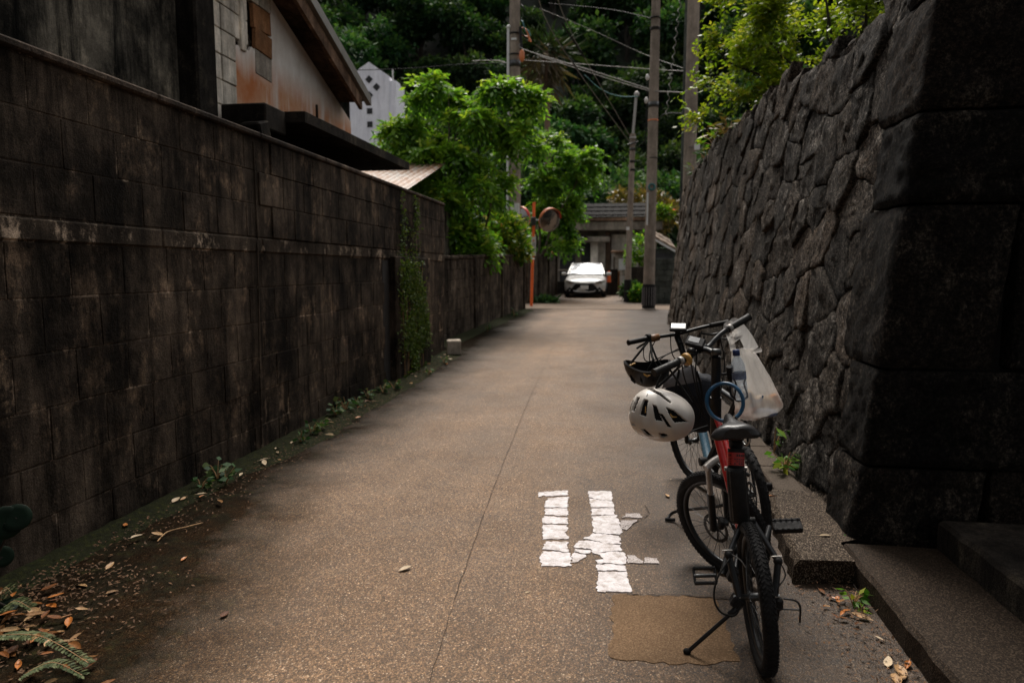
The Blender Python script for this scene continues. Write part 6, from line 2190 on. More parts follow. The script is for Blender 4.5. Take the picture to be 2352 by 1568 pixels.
MB().box(at(1628, 800, 3.50), (0.045, 0.03, 0.022), Matrix.Rotation(0.5, 3, 'Z'), 0.006).build('shifter', MAT['black_matt'], hb)
dsp = MB()
dc = at(1597, 786, 3.36)
rotd = Matrix.Rotation(R(-24), 3, 'Z') @ Matrix.Rotation(R(38), 3, 'X') @ Matrix.Rotation(R(14), 3, 'Y')
dsp.box(dc, (0.088, 0.062, 0.022), rotd, 0.006)
dsp = dsp.build('display', MAT['black_matt'], hb)
MB().box(dc + rotd @ Vector((-0.008, 0.006, 0.0115)), (0.050, 0.034, 0.002), rotd).build('screen', MAT['screen'], dsp)
MB().tube([dc - rotd @ Vector((0, 0, 0.01)), clamp], 0.011, 8).build('display_mount', MAT['black_matt'], dsp)
for i, pts in enumerate((((1566, 834, 3.31), (1572, 868, 3.38), (1590, 910, 3.40), (1622, 960, 3.42)), ((1586, 824, 3.33), (1594, 870, 3.40), (1610, 930, 3.42), (1632, 985, 3.42)), ((1652, 770, 3.50), (1664, 830, 3.52), (1655, 900, 3.48), (1640, 960, 3.46)),
                         ((1602, 800, 3.38), (1598, 850, 3.36), (1606, 900, 3.36), (1628, 950, 3.38)))):
    tubes('cable', [([at(*p) for p in pts], 0.0035)], 'cable_black', RB, 6)

# ---------------- blue bicycle (behind)
BB = thing('bicycle', 'pale blue bicycle parked just beyond the red one, with a brown throttle grip', 'bicycle', (0.85, 4.5, 0))
bh = R(13)
Br = Vector((0.735, 3.98, 0.325)); Bf = at(1592, 1012, 5.18); Bf.z = max(Bf.z, 0.325)
wheel(BB, Br, bh * 0.9, R(6), 0.33, 0.026, 1, 40)
wheel(BB, Bf, R(26), R(7), 0.33, 0.026, 0, 40)
bax = Vector((math.cos(bh), math.sin(bh), 0.08)).normalized()
bbb = Vector((0.78, 4.32, 0.36)) + (at(1640, 1075, 4.4) - at(1640, 1075, 4.4))
b_h1, b_h0 = at(1578, 838, 4.93), at(1588, 925, 5.02)
fr = MB()
fr.tube([b_h0, b_h1], 0.024, 12)
fr.tube([b_h0.lerp(b_h1, 0.75), at(1612, 985, 4.66), at(1628, 1058, 4.42)], 0.030, 14)
fr2 = MB()
bs = at(1700, 905, 4.22)
fr2.tube([at(1628, 1058, 4.42), bs], 0.020, 10)
fr2.tube([b_h0.lerp(b_h1, 0.95), bs - Vector((0, 0, 0.06))], 0.022, 10)
for s in (-1, 1):
    fr2.tube([at(1628, 1058, 4.42) + bax * 0.03 * s, Br + bax * 0.065 * s], 0.010, 8)
    fr2.tube([bs + bax * 0.02 * s - Vector((0, 0, 0.05)), Br + bax * 0.065 * s], 0.009, 8)
fr2.build('rear_frame', MAT['black_metal'], BB)
fr.build('frame', MAT['blue_paint'], BB)
fk = MB()
flx = Vector((math.cos(R(26)), math.sin(R(26)), 0.1)).normalized()
cr0 = b_h0 - Vector((0, -0.01, 0.03))
for s in (-1, 1):
    fk.tube([cr0 + flx * 0.05 * s, Bf + flx * 0.055 * s], [0.018, 0.015], 10)
fk.tube([cr0 - flx * 0.06, cr0 + flx * 0.06], 0.020, 10)
fk.build('fork', MAT['black_metal'], BB)
tubes('steering_column', [([b_h1, at(1562, 790, 4.95)], 0.022)], 'black_metal', BB)
tubes('stem', [([at(1562, 790, 4.95), at(1555, 772, 4.98)], 0.022)], 'black_metal', BB)
g0, g1 = at(1443, 787, 4.75), at(1484, 778, 4.84)
g2, g3 = at(1630, 748, 5.05), at(1672, 740, 5.12)
hb2 = handlebar(BB, [g0, g1, at(1515, 773, 4.90), at(1555, 767, 4.96), at(1600, 755, 5.02), g2, g3], [(g0, g1), (g2, g3)])
mb = MB(); M4 = frame_matrix(at(1502, 776, 4.87), g1 - g0, (0, 0, 1)); mb.lathe([(0.012, -0.04), (0.026, -0.036), (0.026, 0.036), (0.012, 0.04)], 14, M4); mb.build('throttle', MAT['brown_plastic'], hb2)
mb = MB(); M4 = frame_matrix(at(1489, 775, 4.85), g1 - g0, (0, 0, 1)); mb.lathe([(0.012, -0.012), (0.026, -0.012), (0.026, 0.012), (0.012, 0.012)], 14, M4); mb.build('lever_clamp', MAT['black_matt'], hb2)
tubes('brake_lever', [([at(1486, 785, 4.88), at(1470, 795, 4.92), at(1462, 800, 4.92)], 0.008)], 'black_metal', hb2)
tubes('brake_lever', [([at(1610, 765, 5.04), at(1632, 768, 5.1), at(1650, 765, 5.12)], 0.008)], 'black_metal', hb2)
dc = at(1558, 752, 4.93)
rotd = Matrix.Rotation(R(-6), 3, 'Z') @ Matrix.Rotation(R(30), 3, 'X')
d2 = MB().box(dc, (0.118, 0.085, 0.024), rotd, 0.007).build('display', MAT['black_matt'], hb2)
MB().box(dc + rotd @ Vector((0, 0.004, 0.0125)), (0.096, 0.056, 0.002), rotd).build('screen', MAT['screen'], d2)
MB().tube([dc, at(1556, 770, 4.97)], 0.02, 8).build('display_mount', MAT['black_matt'], d2)
for pts in (((1490, 780, 4.86), (1478, 805, 4.86), (1490, 830, 4.9), (1560, 800, 4.92)), ((1505, 782, 4.86), (1492, 812, 4.86), (1498, 838, 4.86), (1530, 815, 4.88), (1565, 802, 4.93)), ((1540, 772, 4.9), (1545, 815, 4.88), (1575, 850, 4.9)),
            ((1612, 760, 5.0), (1600, 800, 4.95), (1582, 840, 4.93))):
    tubes('cable', [([at(*p) for p in pts], 0.004)], 'cable_black', BB, 6)
bkf = gp(1532, 1197, 0.012)
k2 = tubes('kickstand', [([Br - bax * 0.08, Br - bax * 0.09 + Vector((-0.05, 0, -0.05)), bkf + Vector((0.06, 0, 0.06)), bkf], 0.010)], 'black_metal', BB)
MB().tube([bkf + Vector((-0.012, 0, 0.002)), bkf + Vector((0.05, -0.01, 0.006))], 0.011, 8).build('kickstand_foot', MAT['rubber'], k2)
bq = at(1628, 1058, 4.42)
tubes('bottom_bracket', [([bq - bax * 0.06, bq + bax * 0.08], 0.028)], 'black_matt', BB)
pc1 = at(1746, 1112, 4.30)
tubes('crank', [([bq + bax * 0.08, at(1722, 1092, 4.36)], 0.012)], 'black_metal', BB)
pp = MB()
for k in range(9):
    c = at(1716 + 3.6 * k, 1060 + 5.2 * k, 4.44 - 0.016 * k)
    pp.box(c, (0.035, 0.010, 0.022), Matrix.Rotation(R(35), 3, 'Z'), 0.003)
pd_ = pp.build('pedal', MAT['dark_steel'], BB)
MB().box(at(1757, 1117, 4.27), (0.085, 0.03, 0.05), Matrix.Rotation(R(4), 3, 'Z'), 0.008).build('pedal_end', MAT['black_matt'], pd_)
tubes('cable', [([at(1715, 1065, 4.4), at(1726, 1048, 4.4), at(1735, 1052, 4.4), at(1742, 1075, 4.38), at(1736, 1098, 4.36)], 0.004)], 'cable_black', BB, 6)
saddle(BB, bs + Vector((0.02, -0.12, 0.05)), bs + Vector((-0.06, 0.14, 0.07)), 0.15)
tubes('seat_post', [([bs - Vector((0, 0, 0.05)), bs + Vector((0, 0, 0.04))], 0.015)], 'black_metal', BB)

# ================================================================== THINGS ON THE BICYCLES
# white helmet: a vented shell over dark foam, crown turned to the viewer
def in_poly(x, y, poly):
    c = False
    n = len(poly)
    for i in range(n):
        (x0, y0), (x1, y1) = poly[i], poly[i - 1]
        if (y0 > y) != (y1 > y) and x < (x1 - x0) * (y - y0) / (y1 - y0) + x0: c = not c
    return c


HC = at(1517, 955, 3.20)
hel = thing('bicycle_helmet', 'off-white vented cycling helmet hanging from the left grip of the red bicycle', 'helmet', HC + Vector((0, 0, -0.12)))
view = (Vector((0, 0, CAM_Z)) - HC).normalized()
zax = (view + Vector((-0.20, 0, -0.10))).normalized()
HM = frame_matrix(HC + zax * -0.03, zax, Vector((1, 0, -0.16)))
HA, HB, HD = 0.152, 0.121, 0.125
hp = lambda x, y: ((x - 465) / 300.0, (1122 - y) / 238.0)
vents = [[(sum(hp(*r)[0] for r in q) / len(q) * (1 - F_) + hp(*p)[0] * F_, hp(*p)[1]) for p in q] for F_, q in ((1.5 if len(z_) == 4 else 1.12, z_) for z_ in (
    [(232, 1000), (258, 996), (244, 1122), (217, 1122)], [(318, 994), (350, 992), (362, 1132), (312, 1132)], [(422, 1014), (452, 1018), (505, 1142), (462, 1146)],
    [(505, 1074), (528, 1078), (596, 1185), (568, 1188)], [(556, 1008), (610, 1020), (696, 1108), (626, 1136)], [(182, 1046), (200, 1042), (190, 1146), (177, 1146)],
    [(350, 1250), (384, 1246), (440, 1308), (392, 1310)], [(508, 1256), (560, 1252), (594, 1274), (552, 1302), (528, 1296)], [(230, 1216), (254, 1222), (262, 1240), (236, 1238)],
    [(205, 935), (240, 908), (330, 896), (430, 906), (540, 955), (536, 972), (430, 928), (330, 914), (248, 926)]))]


def helm_pt(x, y, k=1.0):
    r2 = (abs(x) ** 2.3 + abs(y) ** 2.3)
    rr = min(1.0, r2)
    d = HD * math.sqrt(max(0, 1 - rr))
    yy = y * HB * (1 - 0.10 * x) - (0.012 if y < 0 else 0) * (1 - abs(x)) * 0
    ridge = 0.004 * math.cos(x * 14 + y * 2.5) * (1 - rr)
    return HM @ Vector((x * HA * k, yy * k, (d + ridge) * k))


mbH, mbI = MB(), MB()
nr, na = 60, 150
pts = []
for i in range(nr + 1):
    q = math.sin(0.5 * math.pi * i / nr)
    row = []
    for j in range(na):
        a = 2 * math.pi * j / na
        ca, sa = math.cos(a), math.sin(a)
        s = (abs(ca) ** 2.3 + abs(sa) ** 2.3) ** (-1 / 2.3)
        row.append((q * s * ca, q * s * sa))
    pts.append(row)
V3 = [[helm_pt(*p) for p in r] for r in pts]
V4 = [[helm_pt(p[0], p[1], 0.93) for p in r] for r in pts]
vs = [v for r in V3 for v in r]; vi = [v for r in V4 for v in r]
fs, fi, hole = [], [], set()
for i in range(nr):
    for j in range(na):
        j2 = (j + 1) % na
        cx_ = (pts[i][j][0] + pts[i + 1][j2][0]) / 2; cy_ = (pts[i][j][1] + pts[i + 1][j2][1]) / 2
        if any(in_poly(cx_, cy_, p) for p in vents): hole.add((i, j))
off = len(vs)
for i in range(nr):
    for j in range(na):
        j2 = (j + 1) % na
        if (i, j) in hole: continue
        fs.append((i * na + j, (i + 1) * na + j, (i + 1) * na + j2, i * na + j2))
        for (di, dj, e) in ((-1, 0, (i * na + j, i * na + j2)), (1, 0, ((i + 1) * na + j2, (i + 1) * na + j)), (0, -1, ((i + 1) * na + j, i * na + j)), (0, 1, (i * na + j2, (i + 1) * na + j2))):
            nb = (i + di, (j + dj) % na)
            if nb in hole: fs.append((e[0], e[1], e[1] + off, e[0] + off))
for j in range(na):
    j2 = (j + 1) % na
    fs.append((nr * na + j, nr * na + j + off, nr * na + j2 + off, nr * na + j2))
mbH.add(vs + vi, fs, True)
shell = mbH.build('helmet_shell', MAT['helmet_white'], hel)
mbI.grid([[helm_pt(p[0], p[1], 0.90) for p in r] for r in pts[::4]], True, True)
mbI.add([helm_pt(p[0], p[1], 0.90) for p in pts[-1]], [tuple(range(na))])
mbI.build('helmet_liner', MAT['foam'], hel)
for q in ([(586, 1052), (612, 1074), (648, 1072), (646, 1082), (606, 1090), (582, 1062)], [(330, 1045), (338, 1040), (350, 1100), (340, 1104)]):
    MB().prism([helm_pt(*hp(*p), 0.915) for p in q], view * 0.004).build('pad', MAT['yellow'], hel)
lg_ = MB().prism([helm_pt(*hp(*p), 1.004) for p in ((331, 940), (336, 950), (334, 968), (328, 968), (326, 952))], view * 0.001)
lg_.build('small_emblem', MAT['ink'], shell)
stp = MB()
stp.tube(smooth_path([at(1530, 843, 3.24), at(1512, 878, 3.24), at(1502, 908, 3.23)], 5), 0.006, 6)
stp.tube(smooth_path([at(1534, 842, 3.24), at(1560, 880, 3.28), at(1590, 925, 3.28)], 5), 0.005, 6)
stp.tube(smooth_path([at(1570, 1003, 3.24), at(1590, 990, 3.28), at(1625, 978, 3.32)], 5), 0.005, 6)
stp.build('strap', MAT['strap'], hel)

# black helmet: bowl hanging upside down
C2 = at(1485, 836, 4.72)
hel2 = thing('bicycle_helmet', 'black cycling helmet hanging upside down from the left grip of the blue bicycle', 'helmet', C2 + Vector((0, 0, -0.15)))
M2 = frame_matrix(C2, Vector((-0.10, -0.16, 1)), Vector((1, 0.1, -0.12)))
def bowl(k, dep, z0=0.0):
    rows = []
    for i in range(15):
        th = 0.5 * math.pi * i / 14
        q = math.cos(th) ** 0.85; z = -dep * math.sin(th) ** 1.0
        rows.append([M2 @ Vector((0.160 * k * q * math.cos(2 * math.pi * j / 40) * (1 + 0.03 * math.cos(2 * math.pi * j / 40)), 0.125 * k * q * math.sin(2 * math.pi * j / 40), z + z0 + (0.022 * math.cos(4 * math.pi * j / 40) - 0.012 * math.cos(2 * math.pi * j / 40)) * (1 - i / 14))) for j in range(40)])
    return rows
mb = MB(); A_ = bowl(1.0, 0.155); B_ = bowl(0.90, 0.138, 0.004)
mb.grid(A_, True, True); sh2 = mb.build('helmet_shell', MAT['helmet_black'], hel2)
mb = MB(); mb.grid(B_, True, True); mb.grid([A_[0], B_[0]], True, True); mb.build('helmet_liner', MAT['foam'], hel2)
MB().tube([M2 @ Vector((0.12 * math.cos(a), 0.095 * math.sin(a), -0.012)) for a in lin(2.2, 3.6, 9)], 0.008, 6).build('pad', MAT['yellow'], hel2)
MB().prism([at(1478, 857, 4.585), at(1486, 862, 4.585), at(1494, 862, 4.585), at(1487, 866, 4.585), at(1479, 862, 4.585)], (0, 0.006, 0)).build('small_emblem', MAT['yellow'], sh2)
for k in range(5):
    a = -2.5 + 0.55 * k
    p0 = M2 @ Vector((0.150 * math.cos(a), 0.118 * math.sin(a), -0.045)); p1 = M2 @ Vector((0.115 * math.cos(a), 0.090 * math.sin(a), -0.112))
    MB().tube([p0, p0.lerp(p1, 0.5) + (p0 - C2).normalized() * 0.006, p1], [0.004, 0.010, 0.004], 8).build('vent', MAT['foam'], sh2)
sb = MB()
for pts in (((1492, 780, 4.84), (1472, 805, 4.76), (1448, 835, 4.72)), ((1494, 780, 4.84), (1497, 815, 4.74), (1500, 828, 4.70), (1488, 850, 4.72)), ((1500, 828, 4.70), (1512, 845, 4.72), (1530, 858, 4.76)), ((1494, 786, 4.84), (1512, 830, 4.76), (1538, 852, 4.78))):
    sb.tube(smooth_path([at(*p) for p in pts], 4), 0.008, 6)
sb.build('strap', MAT['strap'], hel2)

# dark soft bag strapped in front of the red bicycle's bars
BGc = at(1588, 922, 3.66)
bag = thing('handlebar_bag', 'dark navy soft bag strapped to the front of the red bicycle below its bars', 'bag', BGc + Vector((0, 0, -0.16)))
mb = MB()
rows = []
for i in range(15):
    th = math.pi * i / 14
    row = []
    for j in range(28):
        a = 2 * math.pi * j / 28
        x = 0.145 * math.copysign(abs(math.cos(a)) ** 0.7, math.cos(a)) * math.sin(th) ** 0.5
        y = 0.085 * math.copysign(abs(math.sin(a)) ** 0.7, math.sin(a)) * math.sin(th) ** 0.5
        z = 0.155 * math.cos(th)
        nn = mnoise.noise(Vector((x * 14, y * 14, z * 12))) * 0.014
        row.append(BGc + Vector((x + nn + z * 0.12, y + nn, z + nn * 0.5 - 0.18 * x)))
    rows.append(row)
mb.grid(rows, True, True)
bgo = mb.build('bag_body', MAT['bag_black'], bag)
fl2 = MB(); fl2.grid([[at(1530, 868, 3.60), at(1560, 850, 3.58), at(1592, 838, 3.56)], [at(1524, 880, 3.58), at(1560, 864, 3.56), at(1602, 852, 3.54)], [at(1520, 892, 3.60), at(1562, 884, 3.55), at(1612, 875, 3.54)]], True)
fl2.build('flap_edge', MAT['pale_trim'], bgo)
tubes('strap', [([at(1600, 852, 3.5), at(1612, 900, 3.52), at(1608, 960, 3.54)], 0.006), ([at(1560, 848, 3.56), at(1552, 900, 3.56), at(1560, 960, 3.56)], 0.006)], 'strap', bag)

# blue coil lock
lk = MB()
lc = at(1665, 923, 3.28)
lm = frame_matrix(lc, (Vector((0, 0, CAM_Z)) - lc) + Vector((-0.3, 0, 0)), (1, 0, 0.1))
for k in range(2):
    ps = [lm @ Vector((0.082 * math.cos(a), 0.088 * math.sin(a) , 0.012 * k + 0.006 * math.sin(3 * a))) for a in lin(-1.0, 4.6, 40)]
    lk.tube(ps, 0.0085, 10)
lk.top('cable_lock', MAT['blue_lock'], 'blue cable lock coiled in a ring under the red bicycle stem', 'lock')

# shopping bag, its contents, and the bottle
Zc = lambda x, y, d: at((2450 + x / 2.412) / 1.7415, (1200 + y / 2.412) / 1.7415, d)
pb_ = thing('plastic_bag', 'translucent white plastic shopping bag hung on the right grip of the red bicycle', 'bag', Zc(1400, 1150, 3.68))
prof = [(468, 1150, 1352), (500, 1152, 1368), (530, 1155, 1384), (560, 1158, 1402), (650, 1163, 1450), (740, 1170, 1500), (830, 1180, 1548), (910, 1190, 1590), (975, 1195, 1618), (1015, 1200, 1615), (1055, 1214, 1572), (1095, 1224, 1480), (1130, 1233, 1390), (1152, 1240, 1320)]
rows = []
for k, (y, xl, xr) in enumerate(prof):
    L_, R_ = Zc(xl, y, 3.60), Zc(xr, y, 3.72)
    c = (L_ + R_) / 2; hx = (R_ - L_) / 2
    dn = Vector((-hx.y, hx.x, 0)).normalized()
    dep = 0.012 + 0.075 * min(1, k / 8) * (1 if k < 11 else (14 - k) / 3.2)
    row = []
    for j in range(44):
        a = 2 * math.pi * j / 44
        pl_ = 1 + 0.10 * math.sin(j * 1.9 + 1.1) * (1 - k / 15) + 0.05 * mnoise.noise(Vector((j * 0.5, k * 0.35, 4)))
        row.append(c + hx * math.cos(a) * (1 + 0.02 * math.sin(k * 2.1 + a * 5)) + dn * dep * math.sin(a) * pl_ + Vector((0, 0, 0.004 * math.sin(a * 6 + k))))
    rows.append(row)
mb = MB(); mb.grid(rows, True, True); mb.add(rows[-1], [tuple(range(44))])
film = mb.build('bag_film', MAT['film'], pb_)


def ribbon(name, pts, ws, mat, parent, twist=0.0):
    pts = smooth_path(pts, 5)
    n = len(pts); L_, M_, R2 = [], [], []
    for i, p in enumerate(pts):
        t_ = (pts[min(i + 1, n - 1)] - pts[max(i - 1, 0)]).normalized()
        s = t_.cross(Vector((0.3, -1, 0.15))).normalized()
        w = ws[0] + (ws[1] - ws[0]) * i / (n - 1)
        L_.append(p + s * w); M_.append(p + Vector((0, -0.007, 0))); R2.append(p - s * w)
    mb = MB(); mb.grid([L_, M_, R2], True)
    return mb.build(name, mat, parent)


ribbon('bag_handle', [Zc(1165, 480, 3.60), Zc(1150, 400, 3.57), Zc(1120, 300, 3.52), Zc(1105, 258, 3.52), Zc(1135, 244, 3.56), Zc(1160, 300, 3.60), Zc(1190, 400, 3.64)], (0.016, 0.026), MAT['film'], pb_)
ribbon('bag_handle', [Zc(1178, 340, 3.62), Zc(1165, 280, 3.56), Zc(1158, 232, 3.55), Zc(1190, 226, 3.60), Zc(1250, 300, 3.64), Zc(1310, 400, 3.68), Zc(1350, 490, 3.70)], (0.016, 0.040), MAT['film'], pb_)
ribbon('knot_end', [Zc(1330, 500, 3.68), Zc(1385, 492, 3.66), Zc(1438, 478, 3.66)], (0.010, 0.010), MAT['film'], pb_)
for i in range(6):
    a = lin(3.3, 6.0, 9)
    break
MB().tube([Zc(1390 + 62 * math.cos(t), 905 + 70 * math.sin(t), 3.585) for t in lin(0.2, 3.3, 14)], 0.005, 5).build('bag_print', MAT['print_blue'], film)
MB().tube([Zc(1355, 985, 3.585), Zc(1355, 1030, 3.585)], 0.004, 5).build('bag_print', MAT['print_blue'], film)
MB().tube([Zc(1330, 1020, 3.585), Zc(1385, 1020, 3.585)], 0.004, 5).build('bag_print', MAT['print_blue'], film)
MB().ball(Zc(1320, 1078, 3.66), (0.075, 0.035, 0.042), 14, 10).top('snack_packet', MAT['food_pink'], 'pinkish wrapped snack at the bottom left of the shopping bag', 'snack')
MB().ball(Zc(1450, 1020, 3.68), (0.070, 0.04, 0.060), 14, 10).top('snack_packet', MAT['food_tan'], 'tan wrapped bread in the middle of the shopping bag', 'snack')
MB().box(Zc(1567, 975, 3.70), (0.046, 0.04, 0.075), Matrix.Rotation(R(-20), 3, 'Y'), 0.006).top('snack_packet', MAT['food_orange'], 'orange packet in the lower right corner of the shopping bag', 'snack')
MB().ball(Zc(1470, 1085, 3.64), (0.065, 0.03, 0.026), 14, 10).top('snack_packet', MAT['label_blue'], 'bluish grey packet along the lower right hem of the shopping bag', 'snack')
MB().ball(Zc(1290, 960, 3.66), (0.045, 0.035, 0.055), 14, 10).top('snack_packet', MAT['food_tan'], 'pale bread roll in the shopping bag behind the water bottle', 'snack')

b_t, b_b = Zc(1190, 478, 3.46), Zc(1247, 958, 3.46)
bt = thing('water_bottle', 'clear plastic water bottle with a blue cap in a wire cage beside the shopping bag', 'bottle', b_b)
bl4 = frame_matrix(b_b, b_t - b_b, (1, 0, 0)); bl_n = (b_t - b_b).length
k_ = bl_n / 0.24
pf = [(0.0, 0.004), (0.026, 0.0), (0.032, 0.008), (0.033, 0.05), (0.031, 0.055), (0.033, 0.06), (0.0325, 0.085), (0.031, 0.09), (0.033, 0.095), (0.033, 0.155), (0.030, 0.175), (0.019, 0.20), (0.0125, 0.210), (0.0125, 0.222)]
MB().lathe([(r * k_, z * k_) for r, z in pf], 28, bl4).build('bottle_body', MAT['pet'], bt)
MB().lathe([(r * k_, z * k_) for r, z in ((0.0, 0.240), (0.0145, 0.240), (0.0165, 0.236), (0.0165, 0.212), (0.0, 0.212))], 24, bl4).build('cap', MAT['cap_blue'], bt)
MB().lathe([(0.0336 * k_, 0.100 * k_), (0.0336 * k_, 0.132 * k_)], 28, bl4).build('label', MAT['label_blue'], bt)
cg_ = thing('bottle_cage', 'black wire bottle cage clamped beside the red bicycle handlebar', 'bottle cage', Zc(1150, 960, 3.50))
tubes('wire', [([Zc(1150, 740, 3.48), Zc(1190, 800, 3.42), Zc(1185, 880, 3.42), Zc(1180, 950, 3.46), Zc(1220, 975, 3.46), Zc(1285, 945, 3.46), Zc(1302, 915, 3.46), Zc(1270, 810, 3.46), Zc(1282, 745, 3.46), Zc(1262, 690, 3.46)], 0.0045)], 'black_metal', cg_, 8)
MB().tube(smooth_path([Zc(1130, 640, 3.46), Zc(1135, 700, 3.47), Zc(1145, 760, 3.48)], 4), 0.017, 12).build('bracket', MAT['black_matt'], cg_)
tubes('arm', [([Zc(1140, 710, 3.48), Zc(1050, 715, 3.46)], 0.007), ([Zc(1185, 950, 3.46), Zc(1140, 900, 3.46), Zc(1140, 760, 3.48)], 0.006)], 'black_metal', cg_)

# ================================================================== SMALL THINGS ON THE GROUND
b0 = gp(1039, 816)
mb = MB(); mb.box(b0 + Vector((0.0, 0.12, 0.135)), (0.25, 0.24, 0.27), Matrix.Rotation(0.25, 3, 'Z'), 0.02)
mb.top('concrete_block', MAT['concrete'], 'small square concrete block standing by the low wall where the tall wall ends', 'block')


def leaf_variant(k):
    rng = random.Random(200 + k)
    Ln, W = 1.0, rng.uniform(0.20, 0.30)
    curl, roll = rng.uniform(0.1, 0.9), rng.uniform(0.15, 0.9)
    rows = []
    n = 7
    for i in range(n):
        t_ = i / (n - 1)
        w = W * math.sin(math.pi * (0.04 + 0.94 * t_) ** 0.85) ** 0.8 if i not in (0, n - 1) else 0.015
        a = (t_ - 0.5) * curl * 1.5
        row = []
        for j in range(5):
            s = (j - 2) / 2
            row.append(((t_ - 0.5) * Ln, s * w * (1 - 0.25 * roll), 0.10 * (1 - math.cos(a)) * 3 + roll * 0.32 * w * s * s * 2 + 0.02 * mnoise.noise(Vector((t_ * 4, s, k))) + 0.02))
        rows.append(row)
    mb = MB(); mb.grid(rows, True)
    mb.tube([(-0.5, 0, rows[0][2][2]), (-0.68, 0.03, rows[0][2][2] + 0.05)], 0.012, 4)
    me = bpy.data.meshes.new('dead_leaf')
    me.from_pydata(mb.v, [], mb.f); me.polygons.foreach_set('use_smooth', [True] * len(mb.f))
    return me


LV = {}
def dead(p, size, mat, label, group=None, seed=0, k=None):
    rng = random.Random(seed * 7 + 1)
    k = rng.randrange(8) if k is None else k
    if (k, mat) not in LV:
        me = leaf_variant(k); me.materials.append(MAT[mat]); LV[(k, mat)] = me
    o = link_mesh('dead_leaf', LV[(k, mat)], None, p)
    o.scale = (size,) * 3
    o.rotation_euler = (rng.uniform(-0.25, 0.25), rng.uniform(-0.2, 0.2), rng.uniform(0, 6.28))
    return tag(o, label, 'leaf', group)


single = [((253, 1302), .075, 'dead_tan', 'tan folded leaf lying alone on the asphalt in the lower left'), ((188, 1348), .08, 'dead_tan', 'curled tan leaf nearest the wall in the lower left'),
          ((422, 1286), .055, 'dead_orange', 'small orange leaf at the edge of the dark strip, lower left'), ((258, 1362), .07, 'dead', 'dark red brown leaf between the tan leaf and the litter pile'),
          ((930, 1308), .075, 'dead_pale', 'pale rolled leaf lying in the middle of the lane'), ((516, 1413), .06, 'dead', 'thin shrivelled brown leaf on bare asphalt left of the seam'),
          ((1211, 1362), .03, 'dead_pale', 'tiny pale leaf left of the lettering, below its left stroke'), ((540, 1196), .03, 'dead_orange', 'tiny orange leaf on the mossy edge of the lane'),
          ((1532, 1140), .075, 'dead_tan', 'slender tan leaf just left of the red bicycle front wheel'), ((1541, 1102), .03, 'dead_pale', 'small whitish leaf up the lane from the slender tan leaf'),
          ((1980, 1420), .095, 'dead_tan', 'broad flat tan leaf by the step, beside the litter'), ((1912, 1376), .06, 'dead_orange', 'orange folded leaf under the end of the ledge'),
          ((1888, 1360), .05, 'dead', 'narrow brown leaf against the end of the ledge'), ((2068, 1548), .11, 'dead_tan', 'large light brown leaf at the bottom edge by the step'),
          ((2040, 1522), .085, 'dead_pale', 'long pale curled leaf just above the large leaf at the bottom edge'), ((2085, 1530), .06, 'dead_orange', 'small ochre leaf at the kerb beside the large leaf'),
          ((2060, 1564), .10, 'dead_tan', 'tan leaf cut by the bottom edge of the picture'), ((2020, 1470), .045, 'dead_pale', 'small pale leaf against the step riser')]
for i, (q, s, m_, lab) in enumerate(single):
    dead(gp(*q, 0.006), s, m_, lab, None, 300 + i)
dead(at(1772, 1140, 4.0) + Vector((0, 0, -0.0)), .085, 'dead_orange', 'orange leaf lying on the ledge below the lime green weed', None, 401)
dead(Vector((1.17, 3.93, 0.135)), .07, 'dead_pale', 'pale crumpled leaf on the ledge near the stone wall', None, 402)
rng = random.Random(77)
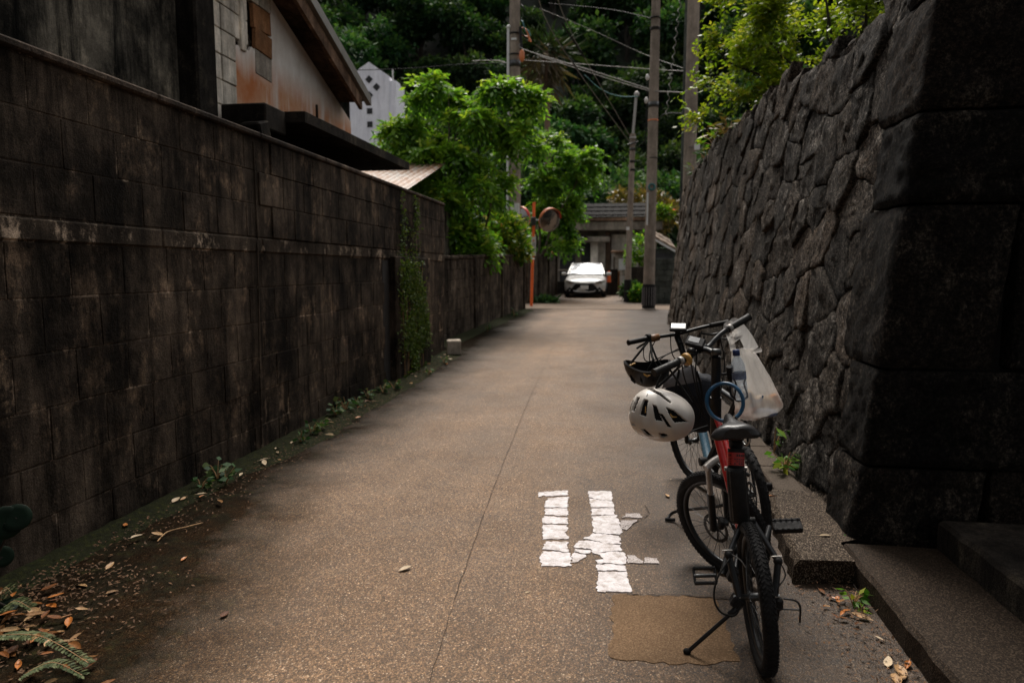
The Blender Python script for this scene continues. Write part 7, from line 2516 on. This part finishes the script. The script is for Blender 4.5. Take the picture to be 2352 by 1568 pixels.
for i in range(62):
    px = abs(rng.gauss(60, 85)); py = 1400 + rng.gauss(70, 62)
    if py > 1600 or px > 270 or py < 1345 - px * 0.0: continue
    p = gp(px, py, 0.008 + rng.uniform(0, 0.03))
    if p.x < WX + 0.06: continue
    dead(p, rng.uniform(.045, .095), rng.choice(['dead', 'dead', 'dead', 'dead', 'dead_orange', 'dead_tan']), 'curled brown dead leaf in the litter pile of the near left corner', 'dead leaves of the near left pile', 500 + i)
for i in range(44):
    f = rng.random()
    y = 3.3 + f * 8.5
    p = Vector((WX + 0.10 + rng.random() ** 1.5 * 0.34, y, ground_z(y) + 0.03))
    dead(p, rng.uniform(.05, .105), rng.choice(['dead', 'dead_tan', 'dead_pale', 'dead_orange']), 'dry fallen leaf in the strip along the foot of the tall block wall', 'dead leaves along the tall block wall', 600 + i)
for i in range(13):
    px = 1905 + rng.uniform(-15, 70); py = 1385 + (px - 1905) * 0.75 + rng.uniform(-28, 30)
    p = gp(px, py, 0.012)
    if p.x > 1.2: continue
    dead(p, rng.uniform(.03, .055), rng.choice(['dead', 'dead', 'dead_orange']), 'crumpled brown leaf in the small drift between ledge and step', 'dead leaves by the step', 700 + i)
# crumbs of leaf and grit nobody could count
n_ = 2600
yy = np.concatenate([RNG.uniform(2.2, 11.5, n_), RNG.uniform(2.0, 3.6, 500)])
xx = np.concatenate([WX + 0.06 + RNG.beta(1.1, 3.2, n_) * 0.75, 1.22 - RNG.beta(1.1, 3.0, 500) * 0.45])
ex = RNG.uniform(2.1, 3.2, 900); ew = WX + 0.1 + RNG.beta(1.2, 2.2, 900) * 1.0
xx = np.concatenate([xx, ew]); yy = np.concatenate([yy, ex])
Pp = np.stack([xx, yy, np.array([ground_z(a) for a in yy]) + RNG.uniform(0.010, 0.03, len(yy))], 1)
D2 = RNG.normal(size=Pp.shape) * np.array([1, 1, 0.25])
me = leaf_mesh('leaf_crumbs', leaves_at(Pp, D2, 0.022, 0.005, 0.85), RNG.uniform(0, 1, len(Pp)), MAT['litter'])
tag(link_mesh('leaf_crumbs', me), 'crumbs of dead leaf and grit along the edges of the lane', 'litter', None, 'stuff')
tg = MB(); tg.tube(smooth_path([gp(362, 1246, .01), gp(385, 1228, .02), gp(430, 1216, .02), gp(466, 1205, .015)], 5), 0.004, 5)
tg.top('twig', MAT['twig'], 'thin bent dry stalk lying on the mossy strip at lower left', 'twig')
